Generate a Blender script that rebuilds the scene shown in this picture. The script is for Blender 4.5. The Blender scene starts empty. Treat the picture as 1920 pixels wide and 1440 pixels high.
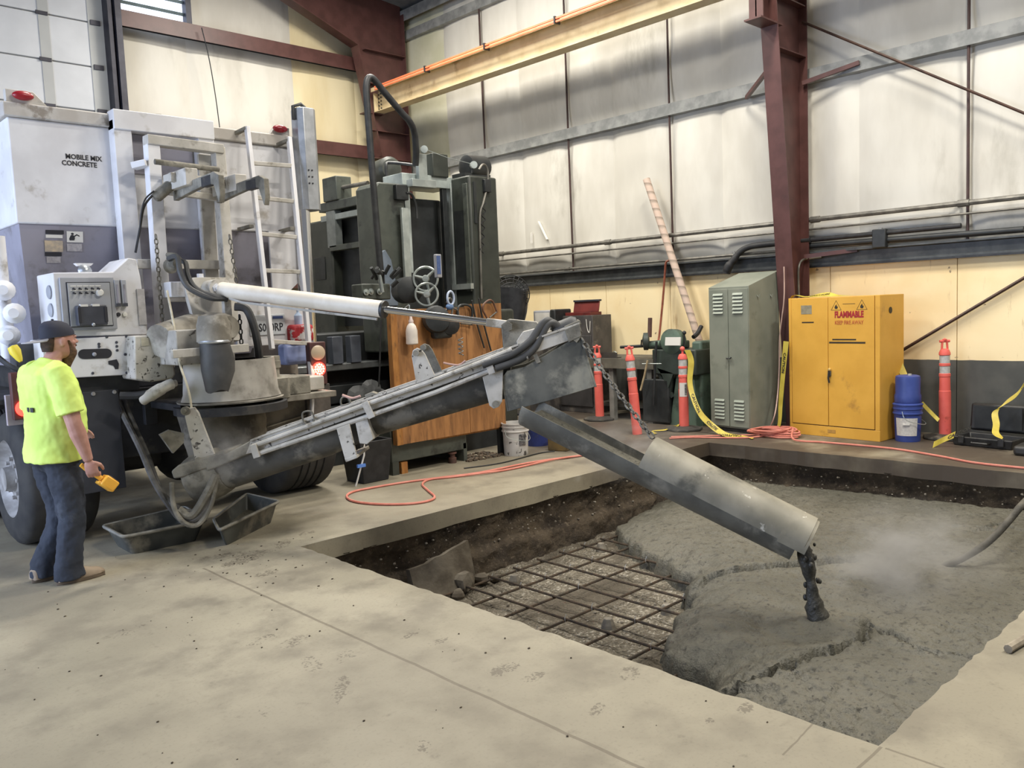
import bpy, bmesh, math, random
from math import sin, cos, pi, radians, sqrt
from mathutils import Vector as V, Matrix, noise
from mathutils.geometry import tessellate_polygon
random.seed(7)
sc = bpy.context.scene
COL = sc.collection

# ---------------------------------------------------------------- camera
cam_d = bpy.data.cameras.new('camera')
cam_d.sensor_width = 36.0
cam_d.lens = 1572 / 1920 * 36.0
cam_d.clip_end = 200
cam = bpy.data.objects.new('camera', cam_d)
COL.objects.link(cam)
_c = [[0.719495, -0.693274, -0.041219], [0.092323, 0.036653, 0.995054], [-0.688334, -0.719742, 0.090377]]
cam.matrix_world = Matrix(((_c[0][0], _c[1][0], _c[2][0], 0), (_c[0][1], _c[1][1], _c[2][1], 0),
                           (_c[0][2], _c[1][2], _c[2][2], 1.67), (0, 0, 0, 1)))
sc.camera = cam

# ---------------------------------------------------------------- world, lights, exposure
sc.view_settings.view_transform = 'Standard'
sc.view_settings.look = 'None'
sc.view_settings.gamma = 1
sc.view_settings.use_curve_mapping = False
sc.view_settings.exposure = 0.0
w = bpy.data.worlds.new('sky')
sc.world = w
w.use_nodes = True
w.node_tree.nodes['Background'].inputs[0].default_value = (0.86, 0.90, 1.0, 1)
w.node_tree.nodes['Background'].inputs[1].default_value = 0.30


def area(name, loc, target, sx, sy, power, col):
    d = bpy.data.lights.new(name, 'AREA')
    d.shape = 'RECTANGLE'
    d.size, d.size_y, d.energy, d.color = sx, sy, power, col
    o = bpy.data.objects.new(name, d)
    COL.objects.link(o)
    o.location = loc
    o.rotation_euler = (V(target) - V(loc)).to_track_quat('-Z', 'Y').to_euler()
    return o


WARM = (1.0, 0.945, 0.85)
for (x, y, p) in ((4.3, 0.6, 300), (3.8, 7.2, 260), (7.0, -0.8, 380), (7.0, 4.4, 270), (7.2, 8.6, 210), (7.0, 10.6, 275)):
    area('high_bay_lamp', (x, y, 7.45), (x, y, 0), 1.3, 0.5, p, WARM)
# daylight entering through the open bay door on the left side of the shop
area('bay_door_daylight', (-3.4, 6.6, 2.3), (3.0, 7.2, 1.2), 4.6, 4.4, 540, (0.62, 0.74, 1.0))


# ---------------------------------------------------------------- materials
def lin(c):
    return tuple(((v / 255) / 12.92 if v / 255 <= 0.04045 else ((v / 255 + 0.055) / 1.055) ** 2.4) for v in c) + (1,)


class N:
    """small wrapper around a node tree"""
    def __init__(s, m):
        m.use_nodes = True
        s.t = m.node_tree
        s.bsdf = s.t.nodes['Principled BSDF']

    def n(s, typ, **kw):
        nd = s.t.nodes.new(typ)
        for k, v in kw.items():
            setattr(nd, k, v)
        return nd

    def put(s, sock, v):
        if isinstance(v, bpy.types.NodeSocket):
            s.t.links.new(v, sock)
        else:
            sock.default_value = v

    def math(s, op, a, b=None, c=None, clamp=False):
        nd = s.n('ShaderNodeMath', operation=op, use_clamp=clamp)
        for i, v in enumerate((a, b, c)):
            if v is not None:
                s.put(nd.inputs[i], v)
        return nd.outputs[0]

    def noise(s, vec, scale, detail=5, rough=0.55, dist=0):
        nd = s.n('ShaderNodeTexNoise')
        if vec is not None:
            s.put(nd.inputs['Vector'], vec)
        nd.inputs['Scale'].default_value = scale
        nd.inputs['Detail'].default_value = detail
        nd.inputs['Roughness'].default_value = rough
        nd.inputs['Distortion'].default_value = dist
        return nd.outputs['Fac']

    def ramp(s, f, lo, hi):
        nd = s.n('ShaderNodeMapRange', interpolation_type='SMOOTHSTEP')
        s.put(nd.inputs[0], f)
        nd.inputs[1].default_value, nd.inputs[2].default_value = lo, hi
        return nd.outputs[0]

    def mix(s, f, a, b):
        nd = s.n('ShaderNodeMix', data_type='RGBA')
        s.put(nd.inputs[0], f)
        s.put(nd.inputs[6], a)
        s.put(nd.inputs[7], b)
        return nd.outputs[2]

    def bump(s, h, strength, dist=0.01):
        nd = s.n('ShaderNodeBump')
        nd.inputs['Strength'].default_value = strength
        nd.inputs['Distance'].default_value = dist
        s.put(nd.inputs['Height'], h)
        s.t.links.new(nd.outputs[0], s.bsdf.inputs['Normal'])

    def pos(s):
        return s.n('ShaderNodeNewGeometry').outputs['Position']

    def xyz(s, v):
        nd = s.n('ShaderNodeSeparateXYZ')
        s.put(nd.inputs[0], v)
        return nd.outputs

    def scaled(s, v, sc_):
        nd = s.n('ShaderNodeMapping')
        s.put(nd.inputs[0], v)
        nd.inputs['Scale'].default_value = sc_
        return nd.outputs[0]


MATS = {}


def M(name, c, c2=None, scale=3.0, rough=0.6, metal=0.0, bump=0.0, bscale=40.0, grime=None, gscale=6.0,
      gth=(0.52, 0.66), stretch=(1, 1, 1), emit=None, spec=None, lo=0.35, hi=0.65, chips=None, cscale=20, cth=(0.62, 0.66)):
    """painted / plain procedural material: colour varied by noise, optional grime patches and paint chips"""
    if name in MATS:
        return MATS[name]
    m = bpy.data.materials.new(name)
    n = N(m)
    p = n.pos()
    if stretch != (1, 1, 1):
        p = n.scaled(p, stretch)
    col = lin(c)
    if c2:
        col = n.mix(n.ramp(n.noise(p, scale), lo, hi), lin(c), lin(c2))
    if grime:
        col = n.mix(n.ramp(n.noise(p, gscale, 8, 0.62), *gth), col, lin(grime))
    if chips:
        col = n.mix(n.ramp(n.noise(p, cscale, 6, 0.6, 0.4), *cth), col, lin(chips))
    n.put(n.bsdf.inputs['Base Color'], col)
    n.bsdf.inputs['Roughness'].default_value = rough
    n.bsdf.inputs['Metallic'].default_value = metal
    if spec is not None:
        n.bsdf.inputs['Specular IOR Level'].default_value = spec
    if bump:
        n.bump(n.noise(p, bscale, 6), bump)
    if emit:
        n.bsdf.inputs['Emission Color'].default_value = lin(emit[0])
        n.bsdf.inputs['Emission Strength'].default_value = emit[1]
    MATS[name] = m
    return m


# ---------------------------------------------------------------- mesh helpers
ORG = {}


class MB:
    def __init__(s):
        s.v, s.f = [], []

    def add(s, vs, fs):
        b = len(s.v)
        s.v += [V(p) for p in vs]
        s.f += [tuple(b + i for i in f) for f in fs]
        return s

    def box(s, c, size, R=None):
        c = V(c)
        vs = []
        for i in (-.5, .5):
            for j in (-.5, .5):
                for k in (-.5, .5):
                    q = V((i * size[0], j * size[1], k * size[2]))
                    vs.append(c + (R @ q if R else q))
        return s.add(vs, [(0, 1, 3, 2), (4, 6, 7, 5), (0, 4, 5, 1), (2, 3, 7, 6), (0, 2, 6, 4), (1, 5, 7, 3)])

    def bx(s, x0, x1, y0, y1, z0, z1):
        return s.box(((x0 + x1) / 2, (y0 + y1) / 2, (z0 + z1) / 2), (abs(x1 - x0), abs(y1 - y0), abs(z1 - z0)))

    def beam(s, p, q, w, h, up=(0, 0, 1)):
        """bar of section w x h from p to q"""
        p, q = V(p), V(q)
        d = (q - p)
        L = d.length
        d.normalize()
        a = d.cross(V(up))
        if a.length < 1e-4:
            a = d.cross(V((1, 0, 0)))
        a.normalize()
        b = a.cross(d)
        R = Matrix((d, a, b)).transposed()
        return s.box((p + q) / 2, (L, w, h), R)

    def tube(s, pts, r, n=8, closed=False, caps=True, smooth=0):
        pts = [V(p) for p in pts]
        if smooth:
            pts = spline(pts, smooth, closed)
        rs = r if isinstance(r, (list, tuple)) else [r] * len(pts)
        if len(rs) != len(pts):
            rs = [rs[min(int(i / (len(pts) - 1) * (len(rs) - 1) + .5), len(rs) - 1)] for i in range(len(pts))]
        m = len(pts)
        rings, prev = [], None
        for i in range(m):
            if closed:
                d = pts[(i + 1) % m] - pts[i - 1]
            else:
                d = pts[min(i + 1, m - 1)] - pts[max(i - 1, 0)]
            if d.length < 1e-9:
                d = V((0, 0, 1))
            d.normalize()
            if prev is None:
                a = d.cross(V((0, 0, 1)))
                if a.length < 1e-3:
                    a = d.cross(V((1, 0, 0)))
            else:
                a = prev - d * prev.dot(d)
            a.normalize()
            prev = a
            b = d.cross(a)
            rings.append([pts[i] + (a * cos(t) + b * sin(t)) * rs[i] for t in [2 * pi * k / n for k in range(n)]])
        return s.loft(rings, closed, caps)

    def loft(s, rings, closed=False, caps=True):
        n = len(rings[0])
        vs = [p for r in rings for p in r]
        fs = []
        m = len(rings)
        for i in range(m if closed else m - 1):
            j = (i + 1) % m
            for k in range(n):
                l = (k + 1) % n
                fs.append((i * n + k, i * n + l, j * n + l, j * n + k))
        if caps and not closed:
            fs.append(tuple(range(n - 1, -1, -1)))
            fs.append(tuple((m - 1) * n + k for k in range(n)))
        return s.add(vs, fs)

    def lathe(s, prof, o=(0, 0, 0), ax=(0, 0, 1), n=20, caps=True):
        """prof: list of (radius, height) along ax from o"""
        o, ax = V(o), V(ax).normalized()
        a = ax.orthogonal().normalized()
        b = ax.cross(a)
        rings = [[o + ax * h + (a * cos(t) + b * sin(t)) * max(r, 1e-4) for t in [2 * pi * k / n for k in range(n)]] for r, h in prof]
        return s.loft(rings, False, caps)

    def cyl(s, p, q, r, n=16, r2=None):
        p, q = V(p), V(q)
        return s.lathe([(r, 0), (r if r2 is None else r2, (q - p).length)], p, q - p, n)

    def prism(s, poly, vec):
        poly = [V(p) for p in poly]
        vec = V(vec)
        n = len(poly)
        vs = poly + [p + vec for p in poly]
        fs = [tuple(range(n - 1, -1, -1)), tuple(range(n, 2 * n))]
        for i in range(n):
            j = (i + 1) % n
            fs.append((i, j, n + j, n + i))
        return s.add(vs, fs)

    def ball(s, c, r, n=12, m=8, R=None):
        if not isinstance(r, (tuple, list)):
            r = (r, r, r)
        c = V(c)
        rings = []
        for i in range(m + 1):
            t = pi * i / m
            ring = []
            for k in range(n):
                q = V((r[0] * sin(t) * cos(2 * pi * k / n), r[1] * sin(t) * sin(2 * pi * k / n), -r[2] * cos(t)))
                if i in (0, m):
                    q = V((r[0] * 1e-3 * cos(2 * pi * k / n), r[1] * 1e-3 * sin(2 * pi * k / n), q.z))
                ring.append(c + (R @ q if R else q))
            rings.append(ring)
        return s.loft(rings)

    def build(s, name, mat, parent=None, bevel=0.0, angle=38, local=False, seg=2, flat=False, loc=None):
        me = bpy.data.meshes.new(name)
        if parent is not None:
            org = ORG.get(parent.name, V((0, 0, 0)))
        elif loc is not None:
            org = V(loc)
        else:
            xs = [p.x for p in s.v]
            ys = [p.y for p in s.v]
            org = V(((min(xs) + max(xs)) / 2, (min(ys) + max(ys)) / 2, min(p.z for p in s.v)))
        o_ = V((0, 0, 0)) if local else org
        me.from_pydata([tuple(p - o_) for p in s.v], [], s.f)
        me.update()
        bm = bmesh.new()
        bm.from_mesh(me)
        bmesh.ops.recalc_face_normals(bm, faces=bm.faces)
        bm.to_mesh(me)
        bm.free()
        if not flat:
            me.polygons.foreach_set('use_smooth', [True] * len(me.polygons))
            me.set_sharp_from_angle(angle=radians(angle))
        me.materials.append(mat)
        o = bpy.data.objects.new(name, me)
        COL.objects.link(o)
        if parent is not None:
            o.parent = parent
        else:
            o.location = org
        ORG[o.name] = org
        if bevel:
            b = o.modifiers.new('bevel', 'BEVEL')
            b.width = bevel
            b.segments = seg
            b.limit_method = 'ANGLE'
            b.angle_limit = radians(40)
        return o


def spline(pts, k=6, closed=False):
    """Catmull-Rom resample"""
    out = []
    m = len(pts)
    for i in range(m if closed else m - 1):
        if closed:
            p0, p1, p2, p3 = pts[i - 1], pts[i], pts[(i + 1) % m], pts[(i + 2) % m]
        else:
            p0, p1, p2, p3 = pts[max(i - 1, 0)], pts[i], pts[i + 1], pts[min(i + 2, m - 1)]
        for j in range(k):
            t = j / k
            out.append(0.5 * ((2 * p1) + (p2 - p0) * t + (2 * p0 - 5 * p1 + 4 * p2 - p3) * t * t + (3 * p1 - p0 - 3 * p2 + p3) * t ** 3))
    if not closed:
        out.append(V(pts[-1]))
    return out


def thing(name, label, cat, loc, group=None, rotz=0.0):
    o = bpy.data.objects.new(name, None)
    o.empty_display_size = 0.1
    COL.objects.link(o)
    o.location = loc
    o.rotation_euler = (0, 0, rotz)
    o['label'], o['category'] = label, cat
    if group:
        o['group'] = group
    ORG[o.name] = V(loc)
    return o


def tag(o, label=None, cat=None, group=None, kind=None):
    for k, v in (('label', label), ('category', cat), ('group', group), ('kind', kind)):
        if v:
            o[k] = v
    return o


def dup(root, loc, label=None, rotz=None):
    c = root.copy()
    COL.objects.link(c)
    c.location = loc
    if rotz is not None:
        c.rotation_euler = (0, 0, rotz)
    if label:
        c['label'] = label
    for ch in root.children:
        d = ch.copy()
        COL.objects.link(d)
        d.parent = c
        for g in ch.children:
            e = g.copy()
            COL.objects.link(e)
            e.parent = d
    return c


def text_mesh(txt, size, name, mat, parent, org, right, up, extrude=0.001, align='LEFT', bold=0.0, sx=1.0):
    """flat lettering turned into a mesh, laid at org along right / up (local frame of the parent)"""
    cu = bpy.data.curves.new(name, 'FONT')
    cu.body = txt
    cu.size = size
    cu.extrude = extrude
    cu.offset = bold
    cu.align_x = align
    cu.resolution_u = 2
    tmp = bpy.data.objects.new(name, cu)
    COL.objects.link(tmp)
    dg = bpy.context.evaluated_depsgraph_get()
    me = bpy.data.meshes.new_from_object(tmp.evaluated_get(dg))
    bpy.data.objects.remove(tmp)
    r, u = V(right).normalized(), V(up).normalized()
    nn = r.cross(u)
    po = ORG.get(parent.name, V((0, 0, 0)))
    for vert in me.vertices:
        q = vert.co
        vert.co = V(org) + r * q.x * sx + u * q.y + nn * q.z - po
    me.materials.clear()
    me.materials.append(mat)
    o = bpy.data.objects.new(name, me)
    COL.objects.link(o)
    o.parent = parent
    return o


def chain(mb, p, q, link=0.05, r=0.006, sag=0.0):
    """alternating links from p to q added to mb"""
    p, q = V(p), V(q)
    L = (q - p).length
    k = max(2, int(L / (link * 0.72)))
    for i in range(k):
        t = (i + .5) / k
        c = p.lerp(q, t) + V((0, 0, -sag * 4 * t * (1 - t)))
        d = (q - p).normalized()
        a = d.orthogonal().normalized()
        if i % 2:
            a = d.cross(a)
        hl, hw = link / 2 - r, link * 0.30 - r * .5
        pts = [c + d * hl + a * hw * .6, c + d * hl - a * hw * .6, c + d * hl * .55 - a * hw, c - d * hl * .55 - a * hw,
               c - d * hl - a * hw * .6, c - d * hl + a * hw * .6, c - d * hl * .55 + a * hw, c + d * hl * .55 + a * hw]
        mb.tube(pts, r, 5, closed=True)
    return mb


def nz(x, y, z=0.0, s=1.0):
    return noise.noise(V((x * s, y * s, z * s)))


def fbm(x, y, z=0.0, s=1.0, o=4):
    return noise.fractal(V((x * s, y * s, z * s)), 0.6, 2.1, o)

# ================================================================ SETTING
m_wall = M('insulation_white', (216, 213, 203), (197, 193, 182), 1.2, 0.75, bump=0.15, bscale=9, grime=(172, 168, 156), gscale=1.3, gth=(0.55, 0.75), stretch=(1, 1, .35))
m_ins_y = M('insulation_yellow', (226, 213, 176), (214, 198, 156), 1.5, 0.75, bump=0.35, bscale=7, stretch=(1, 1, .2))
m_ins_g = M('insulation_aged', (205, 202, 178), (190, 188, 160), 1.4, 0.75, bump=0.15, bscale=8)
m_maroon = M('maroon_primer', (90, 58, 54), (78, 49, 45), 5, 0.45, grime=(70, 46, 43), gscale=5, gth=(.6, .75))
m_galv = M('galvanised_girt', (152, 153, 150), (124, 126, 124), 6, 0.45, 0.1)
m_darkgalv = M('dark_girt', (82, 85, 85), (62, 65, 66), 6, 0.5, 0.05)
m_pipe = M('steel_pipe', (122, 119, 111), (92, 90, 84), 8, 0.45, 0.35)
m_black = M('black_rubber', (30, 31, 33), (44, 44, 46), 12, 0.6)
m_cream = M('cream_beam_paint', (214, 197, 158), (200, 180, 138), 4, 0.5, grime=(176, 154, 116), gscale=3, gth=(.6, .72))
m_orange = M('orange_conductor', (240, 128, 84), (226, 112, 70), 5, 0.45)
m_roof = M('roof_liner', (120, 122, 122), (100, 102, 103), 3, 0.8)
m_dark = M('dark_steel', (44, 46, 48), (58, 59, 60), 9, 0.5, 0.3)


def wainscot_mat():
    m = bpy.data.materials.new('painted_plywood_wall')
    n = N(m)
    p = n.pos()
    x, y, z = n.xyz(p)
    up = n.mix(n.ramp(n.noise(p, 1.1, 5), .35, .7), lin((248, 230, 186)), lin((238, 214, 164)))
    up = n.mix(n.ramp(n.noise(n.scaled(p, (1, 3, .6)), 3.2, 8, .65), .6, .74), up, lin((202, 176, 132)))
    up = n.mix(n.ramp(n.noise(p, 9, 3), .72, .76), up, lin((150, 132, 104)))
    dn = n.mix(n.ramp(n.noise(p, 2.2, 6), .35, .65), lin((92, 92, 86)), lin((76, 77, 73)))
    edge = n.math('ADD', z, n.math('MULTIPLY', n.noise(p, 6, 2), .012))
    f = n.ramp(edge, .868, .874)
    n.put(n.bsdf.inputs['Base Color'], n.mix(f, dn, up))
    n.bsdf.inputs['Roughness'].default_value = .6
    n.bump(n.noise(p, 30, 4), .06)
    return m


def concrete_floor_mat():
    m = bpy.data.materials.new('shop_floor_concrete')
    n = N(m)
    p = n.pos()
    x, y, z = n.xyz(p)
    big = n.noise(p, .55, 4, .55)
    mid = n.noise(p, 2.6, 8, .6)
    fine = n.noise(p, 60, 4, .6)
    c = n.mix(n.ramp(big, .36, .66), lin((138, 131, 113)), lin((162, 154, 133)))
    c = n.mix(n.ramp(mid, .42, .70), c, lin((124, 117, 101)))
    c = n.mix(n.ramp(n.noise(p, 8, 6, .65), .60, .78), c, lin((110, 103, 88)))
    c = n.mix(n.math('MULTIPLY', n.ramp(fine, .52, .72), .35), c, lin((112, 104, 90)))
    c = n.mix(n.ramp(n.noise(p, 1.9, 3, .5), .70, .78), c, lin((172, 166, 150)))
    # worn, dirtier walking strip between the machines and the wall behind the excavation
    dirty = n.math('MULTIPLY', n.ramp(n.math('ADD', x, n.math('MULTIPLY', n.noise(p, 1.5, 4), .8)), 5.6, 8.2), n.ramp(n.noise(p, 1.2, 4), .2, .55))
    c = n.mix(dirty, c, lin((76, 67, 57)))
    # trodden mud prints: ellipses broken up by a tread pattern
    tread = n.math('ADD', n.noise(p, 70, 2, .5), n.math('MULTIPLY', n.noise(p, 17, 3, .6), .9))
    prints = None
    for (px, py, rx, ry, a, th) in PRINTS:
        mp = n.n('ShaderNodeMapping', vector_type='TEXTURE')
        n.put(mp.inputs[0], p)
        mp.inputs['Location'].default_value = (px, py, 0)
        mp.inputs['Rotation'].default_value = (0, 0, a)
        mp.inputs['Scale'].default_value = (rx, ry, 1)
        ln = n.n('ShaderNodeVectorMath', operation='LENGTH')
        n.put(ln.inputs[0], mp.outputs[0])
        d = n.math('SUBTRACT', 1.0, ln.outputs['Value'], clamp=True)
        d = n.math('MULTIPLY', n.ramp(d, 0, .45), th)
        prints = d if prints is None else n.math('MAXIMUM', prints, d)
    pm = n.ramp(n.math('ADD', tread, n.math('MULTIPLY', prints, .41)), 1.34, 1.46)
    pm = n.math('MULTIPLY', pm, n.ramp(prints, .02, .2))
    c = n.mix(n.math('MULTIPLY', pm, .55), c, lin((70, 61, 50)))
    # saw-cut lines and cracks
    lines = None
    for (x0, y0, x1, y1, wd, amp) in CUTS:
        L = sqrt((x1 - x0) ** 2 + (y1 - y0) ** 2)
        ux, uy = (x1 - x0) / L, (y1 - y0) / L
        dx = n.math('SUBTRACT', x, x0)
        dy = n.math('SUBTRACT', y, y0)
        t = n.math('ADD', n.math('MULTIPLY', dx, ux), n.math('MULTIPLY', dy, uy))
        s = n.math('ABSOLUTE', n.math('ADD', n.math('SUBTRACT', n.math('MULTIPLY', dx, uy), n.math('MULTIPLY', dy, ux)),
                                      n.math('MULTIPLY', n.math('SUBTRACT', n.noise(p, 4, 4), .5), amp)))
        k = n.math('MULTIPLY', n.math('LESS_THAN', s, wd), n.math('MULTIPLY', n.math('GREATER_THAN', t, 0), n.math('LESS_THAN', t, L)))
        lines = k if lines is None else n.math('MAXIMUM', lines, k)
    c = n.mix(n.math('MULTIPLY', lines, .55), c, lin((84, 74, 60)))
    n.put(n.bsdf.inputs['Base Color'], c)
    n.put(n.bsdf.inputs['Roughness'], n.math('ADD', .42, n.math('MULTIPLY', mid, .35)))
    n.bump(n.math('ADD', n.math('MULTIPLY', fine, .4), n.math('MULTIPLY', mid, 1.0)), .12, .01)
    return m


# mud prints (x, y, half length, half width, turn, density) and saw cuts (x0, y0, x1, y1, half width, wobble)
PRINTS = []
for (q, l, w_, a, t) in (((2.556, 5.458, 0.000), .32, .14, .3, 1.25), ((2.580, 5.630, 0.000), .5, .13, -.5, 1.0), ((2.518, 5.039, 0.000), .16, .09, .2, 1.1), ((2.942, 5.602, 0.000), .22, .1, .9, 1.0),
                         ((1.519, 4.702, -0.000), .20, .10, .4, .8), ((1.946, 4.005, 0.000), .17, .09, .2, .9), ((2.047, 3.854, 0.000), .17, .09, .3, 1.0), ((1.965, 3.531, 0.000), .19, .08, 1.2, .9),
                         ((2.137, 3.493, -0.000), .19, .08, .8, .8), ((1.917, 3.197, 0.000), .26, .06, .9, 1.0), ((2.511, 3.468, 0.000), .14, .07, .2, .9), ((2.536, 3.278, -0.000), .13, .06, .1, .9),
                         ((2.533, 2.781, 0.000), .16, .08, .1, 1.15), ((2.562, 2.619, 0.000), .12, .06, .1, 1.1), ((2.875, 2.316, 0.000), .13, .08, .6, 1.1), ((2.521, 2.206, 0.000), .11, .05, .5, 1.05),
                         ((2.926, 1.760, 0.000), .10, .05, .3, 1.2), ((2.740, 1.809, 0.000), .05, .03, .5, 1.2), ((1.577, 3.244, 0.000), .10, .05, 1.4, .8), ((1.852, 2.511, 0.000), .10, .05, 1.0, .9),
                         ((3.214, 5.726, 0.000), .14, .09, .3, 1.0), ((1.698, 4.353, 0.000), .12, .05, .3, .7)):
    PRINTS.append((q[0], q[1], l * .8, w_ * .85, a, t))
CUTS = [(2.29, -2.0, 2.29, 5.5, .009, .02),
        (2.99, 1.235, 2.55, 1.235, .006, .012), (2.99, 1.22, 2.99, .9, .006, .012), (2.99, 1.50, 2.70, 1.47, .004, .03)]
m_floor = concrete_floor_mat()

# ---- floor with the excavated opening (ragged saw-cut lip, 0.15 m thick slab)
def ragged(p, q, amp, step=.06, seed=0.0):
    p, q = V(p), V(q)
    k = max(2, int((q - p).length / step))
    d = (q - p).normalized()
    nrm = V((-d.y, d.x, 0))
    out = []
    for i in range(k):
        t = i / k
        a = amp * (nz(t * k * .33, seed, 3.1) + .6 * nz(t * k * .9, seed, 9.7))
        if i == 0:
            a = 0
        out.append(p.lerp(q, t) + nrm * a)
    return out


PX0, PX1, PY0, PY1 = 2.99, 8.38, 1.245, 5.43
lip = (ragged((PX0, PY0, 0), (PX0, PY1, 0), .022, .05, 1.0) + ragged((PX0, PY1, 0), (PX1, PY1 + .03, 0), .006, .12, 2.0) +
       ragged((PX1, PY1 + .03, 0), (PX1 + .05, PY0, 0), .02, .09, 3.0) + ragged((PX1 + .05, PY0, 0), (PX0, PY0, 0), .02, .05, 4.0))
outer = [V((-6, -3, 0)), V((10.45, -3, 0)), V((10.45, 14, 0)), V((-6, 14, 0))]
vs = outer + lip
fs = [tuple(t) for t in tessellate_polygon([outer, lip])]
mb = MB()
mb.add(vs, fs)
nl = len(lip)
low = [p + V((0, 0, -.15 - .012 * nz(p.x * 3, p.y * 3, 5))) for p in lip]
mb.add(lip + low, [(i, (i + 1) % nl, nl + (i + 1) % nl, nl + i) for i in range(nl)])
floor = tag(mb.build('floor', m_floor, flat=True, loc=(0, 0, 0)), kind='structure')

# ---- excavation: earth walls, ground, gravel
def soil_mat():
    m = bpy.data.materials.new('dug_soil')
    n = N(m)
    p = n.pos()
    c = n.mix(n.ramp(n.noise(p, 3.5, 8, .65), .35, .68), lin((58, 50, 41)), lin((92, 80, 64)))
    c = n.mix(n.ramp(n.noise(p, 28, 5, .6), .56, .72), c, lin((116, 104, 88)))
    c = n.mix(n.ramp(n.noise(p, 48, 3, .6), .70, .74), c, lin((168, 160, 148)))
    n.put(n.bsdf.inputs['Base Color'], c)
    n.bsdf.inputs['Roughness'].default_value = .9
    n.bump(n.noise(p, 34, 8, .65), .9, .03)
    return m


def gravel_mat():
    m = bpy.data.materials.new('crushed_gravel')
    n = N(m)
    p = n.pos()
    vo = n.n('ShaderNodeTexVoronoi')
    n.put(vo.inputs['Vector'], p)
    vo.inputs['Scale'].default_value = 62
    h = n.xyz(vo.outputs['Color'])[0]
    c = n.mix(n.ramp(h, .1, .9), lin((104, 97, 83)), lin((138, 130, 114)))
    c = n.mix(n.ramp(h, .84, .9), c, lin((170, 163, 149)))
    c = n.mix(n.ramp(n.noise(p, 1.7, 5), .45, .62), c, lin((92, 84, 71)))
    n.put(n.bsdf.inputs['Base Color'], c)
    n.bsdf.inputs['Roughness'].default_value = .9
    n.bump(n.math('SUBTRACT', 1.0, vo.outputs['Distance']), .9, .02)
    return m


m_soil = soil_mat()
def soil_wall(p, q, name):
    p, q = V(p), V(q)
    d = (q - p).normalized()
    out = V((d.y, -d.x, 0))            # away from the opening
    nu, nv = int((q - p).length / .035), 24
    vs = []
    for i in range(nu + 1):
        for j in range(nv + 1):
            b = p.lerp(q, i / nu)
            z = -.135 - j / nv * .62
            k = j / nv
            off = .02 + .07 * min(1, k * 4) - .075 * min(1, max(0, (k - .42 - .08 * nz(i * .06, 2.2)) * 9)) - .05 * k
            off += .035 * fbm(b.x, b.y, z, 5) + .014 * nz(b.x, b.y, z, 22)
            vs.append(b + out * off + V((0, 0, z)))
    fs = [(i * (nv + 1) + j, (i + 1) * (nv + 1) + j, (i + 1) * (nv + 1) + j + 1, i * (nv + 1) + j + 1) for i in range(nu) for j in range(nv)]
    o = MB().add(vs, fs).build(name, m_soil, angle=70, loc=(p.x, p.y, -.75))
    return tag(o, kind='structure')


soil_wall((PX1 + .12, PY1 + .02, 0), (PX0 - .05, PY1, 0), 'wall_pit_far')
soil_wall((PX1 + .05, PY0 - .1, 0), (PX1 + .02, PY1 + .1, 0), 'wall_pit_back')
soil_wall((PX0, PY1 + .1, 0), (PX0, PY0 - .1, 0), 'wall_pit_near')
soil_wall((PX0 - .1, PY0, 0), (PX1 + .1, PY0, 0), 'wall_pit_right')

def height_grid(x0, x1, y0, y1, step, hf, name, mat, angle=75):
    nx, ny = int((x1 - x0) / step), int((y1 - y0) / step)
    vs, keep = [], []
    for i in range(nx + 1):
        for j in range(ny + 1):
            x, y = x0 + (x1 - x0) * i / nx, y0 + (y1 - y0) * j / ny
            h, k = hf(x, y)
            vs.append((x, y, h))
            keep.append(k)
    fs = []
    for i in range(nx):
        for j in range(ny):
            a = i * (ny + 1) + j
            q = (a, a + ny + 1, a + ny + 2, a + 1)
            if any(keep[t] for t in q):
                fs.append(q)
    used = sorted({t for f in fs for t in f})
    ix = {t: k for k, t in enumerate(used)}
    return MB().add([vs[t] for t in used], [tuple(ix[t] for t in f) for f in fs]).build(name, mat, angle=angle, loc=((x0 + x1) / 2, (y0 + y1) / 2, -.66))


def ground_h(x, y):
    e = max(0, (y - 4.95) * .35) * (1 if x < 4.6 else .3)
    return -.665 + .02 * fbm(x, y, 1, 2.2) + .012 * nz(x, y, 4, 14) + .006 * nz(x, y, 7, 40) + e * .3, True


gravel = height_grid(2.9, 8.5, 1.15, 5.55, .035, ground_h, 'gravel_bed', gravel_mat())
tag(gravel, 'grey crushed gravel bed under the rebar in the pit', 'gravel', kind='stuff')

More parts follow.
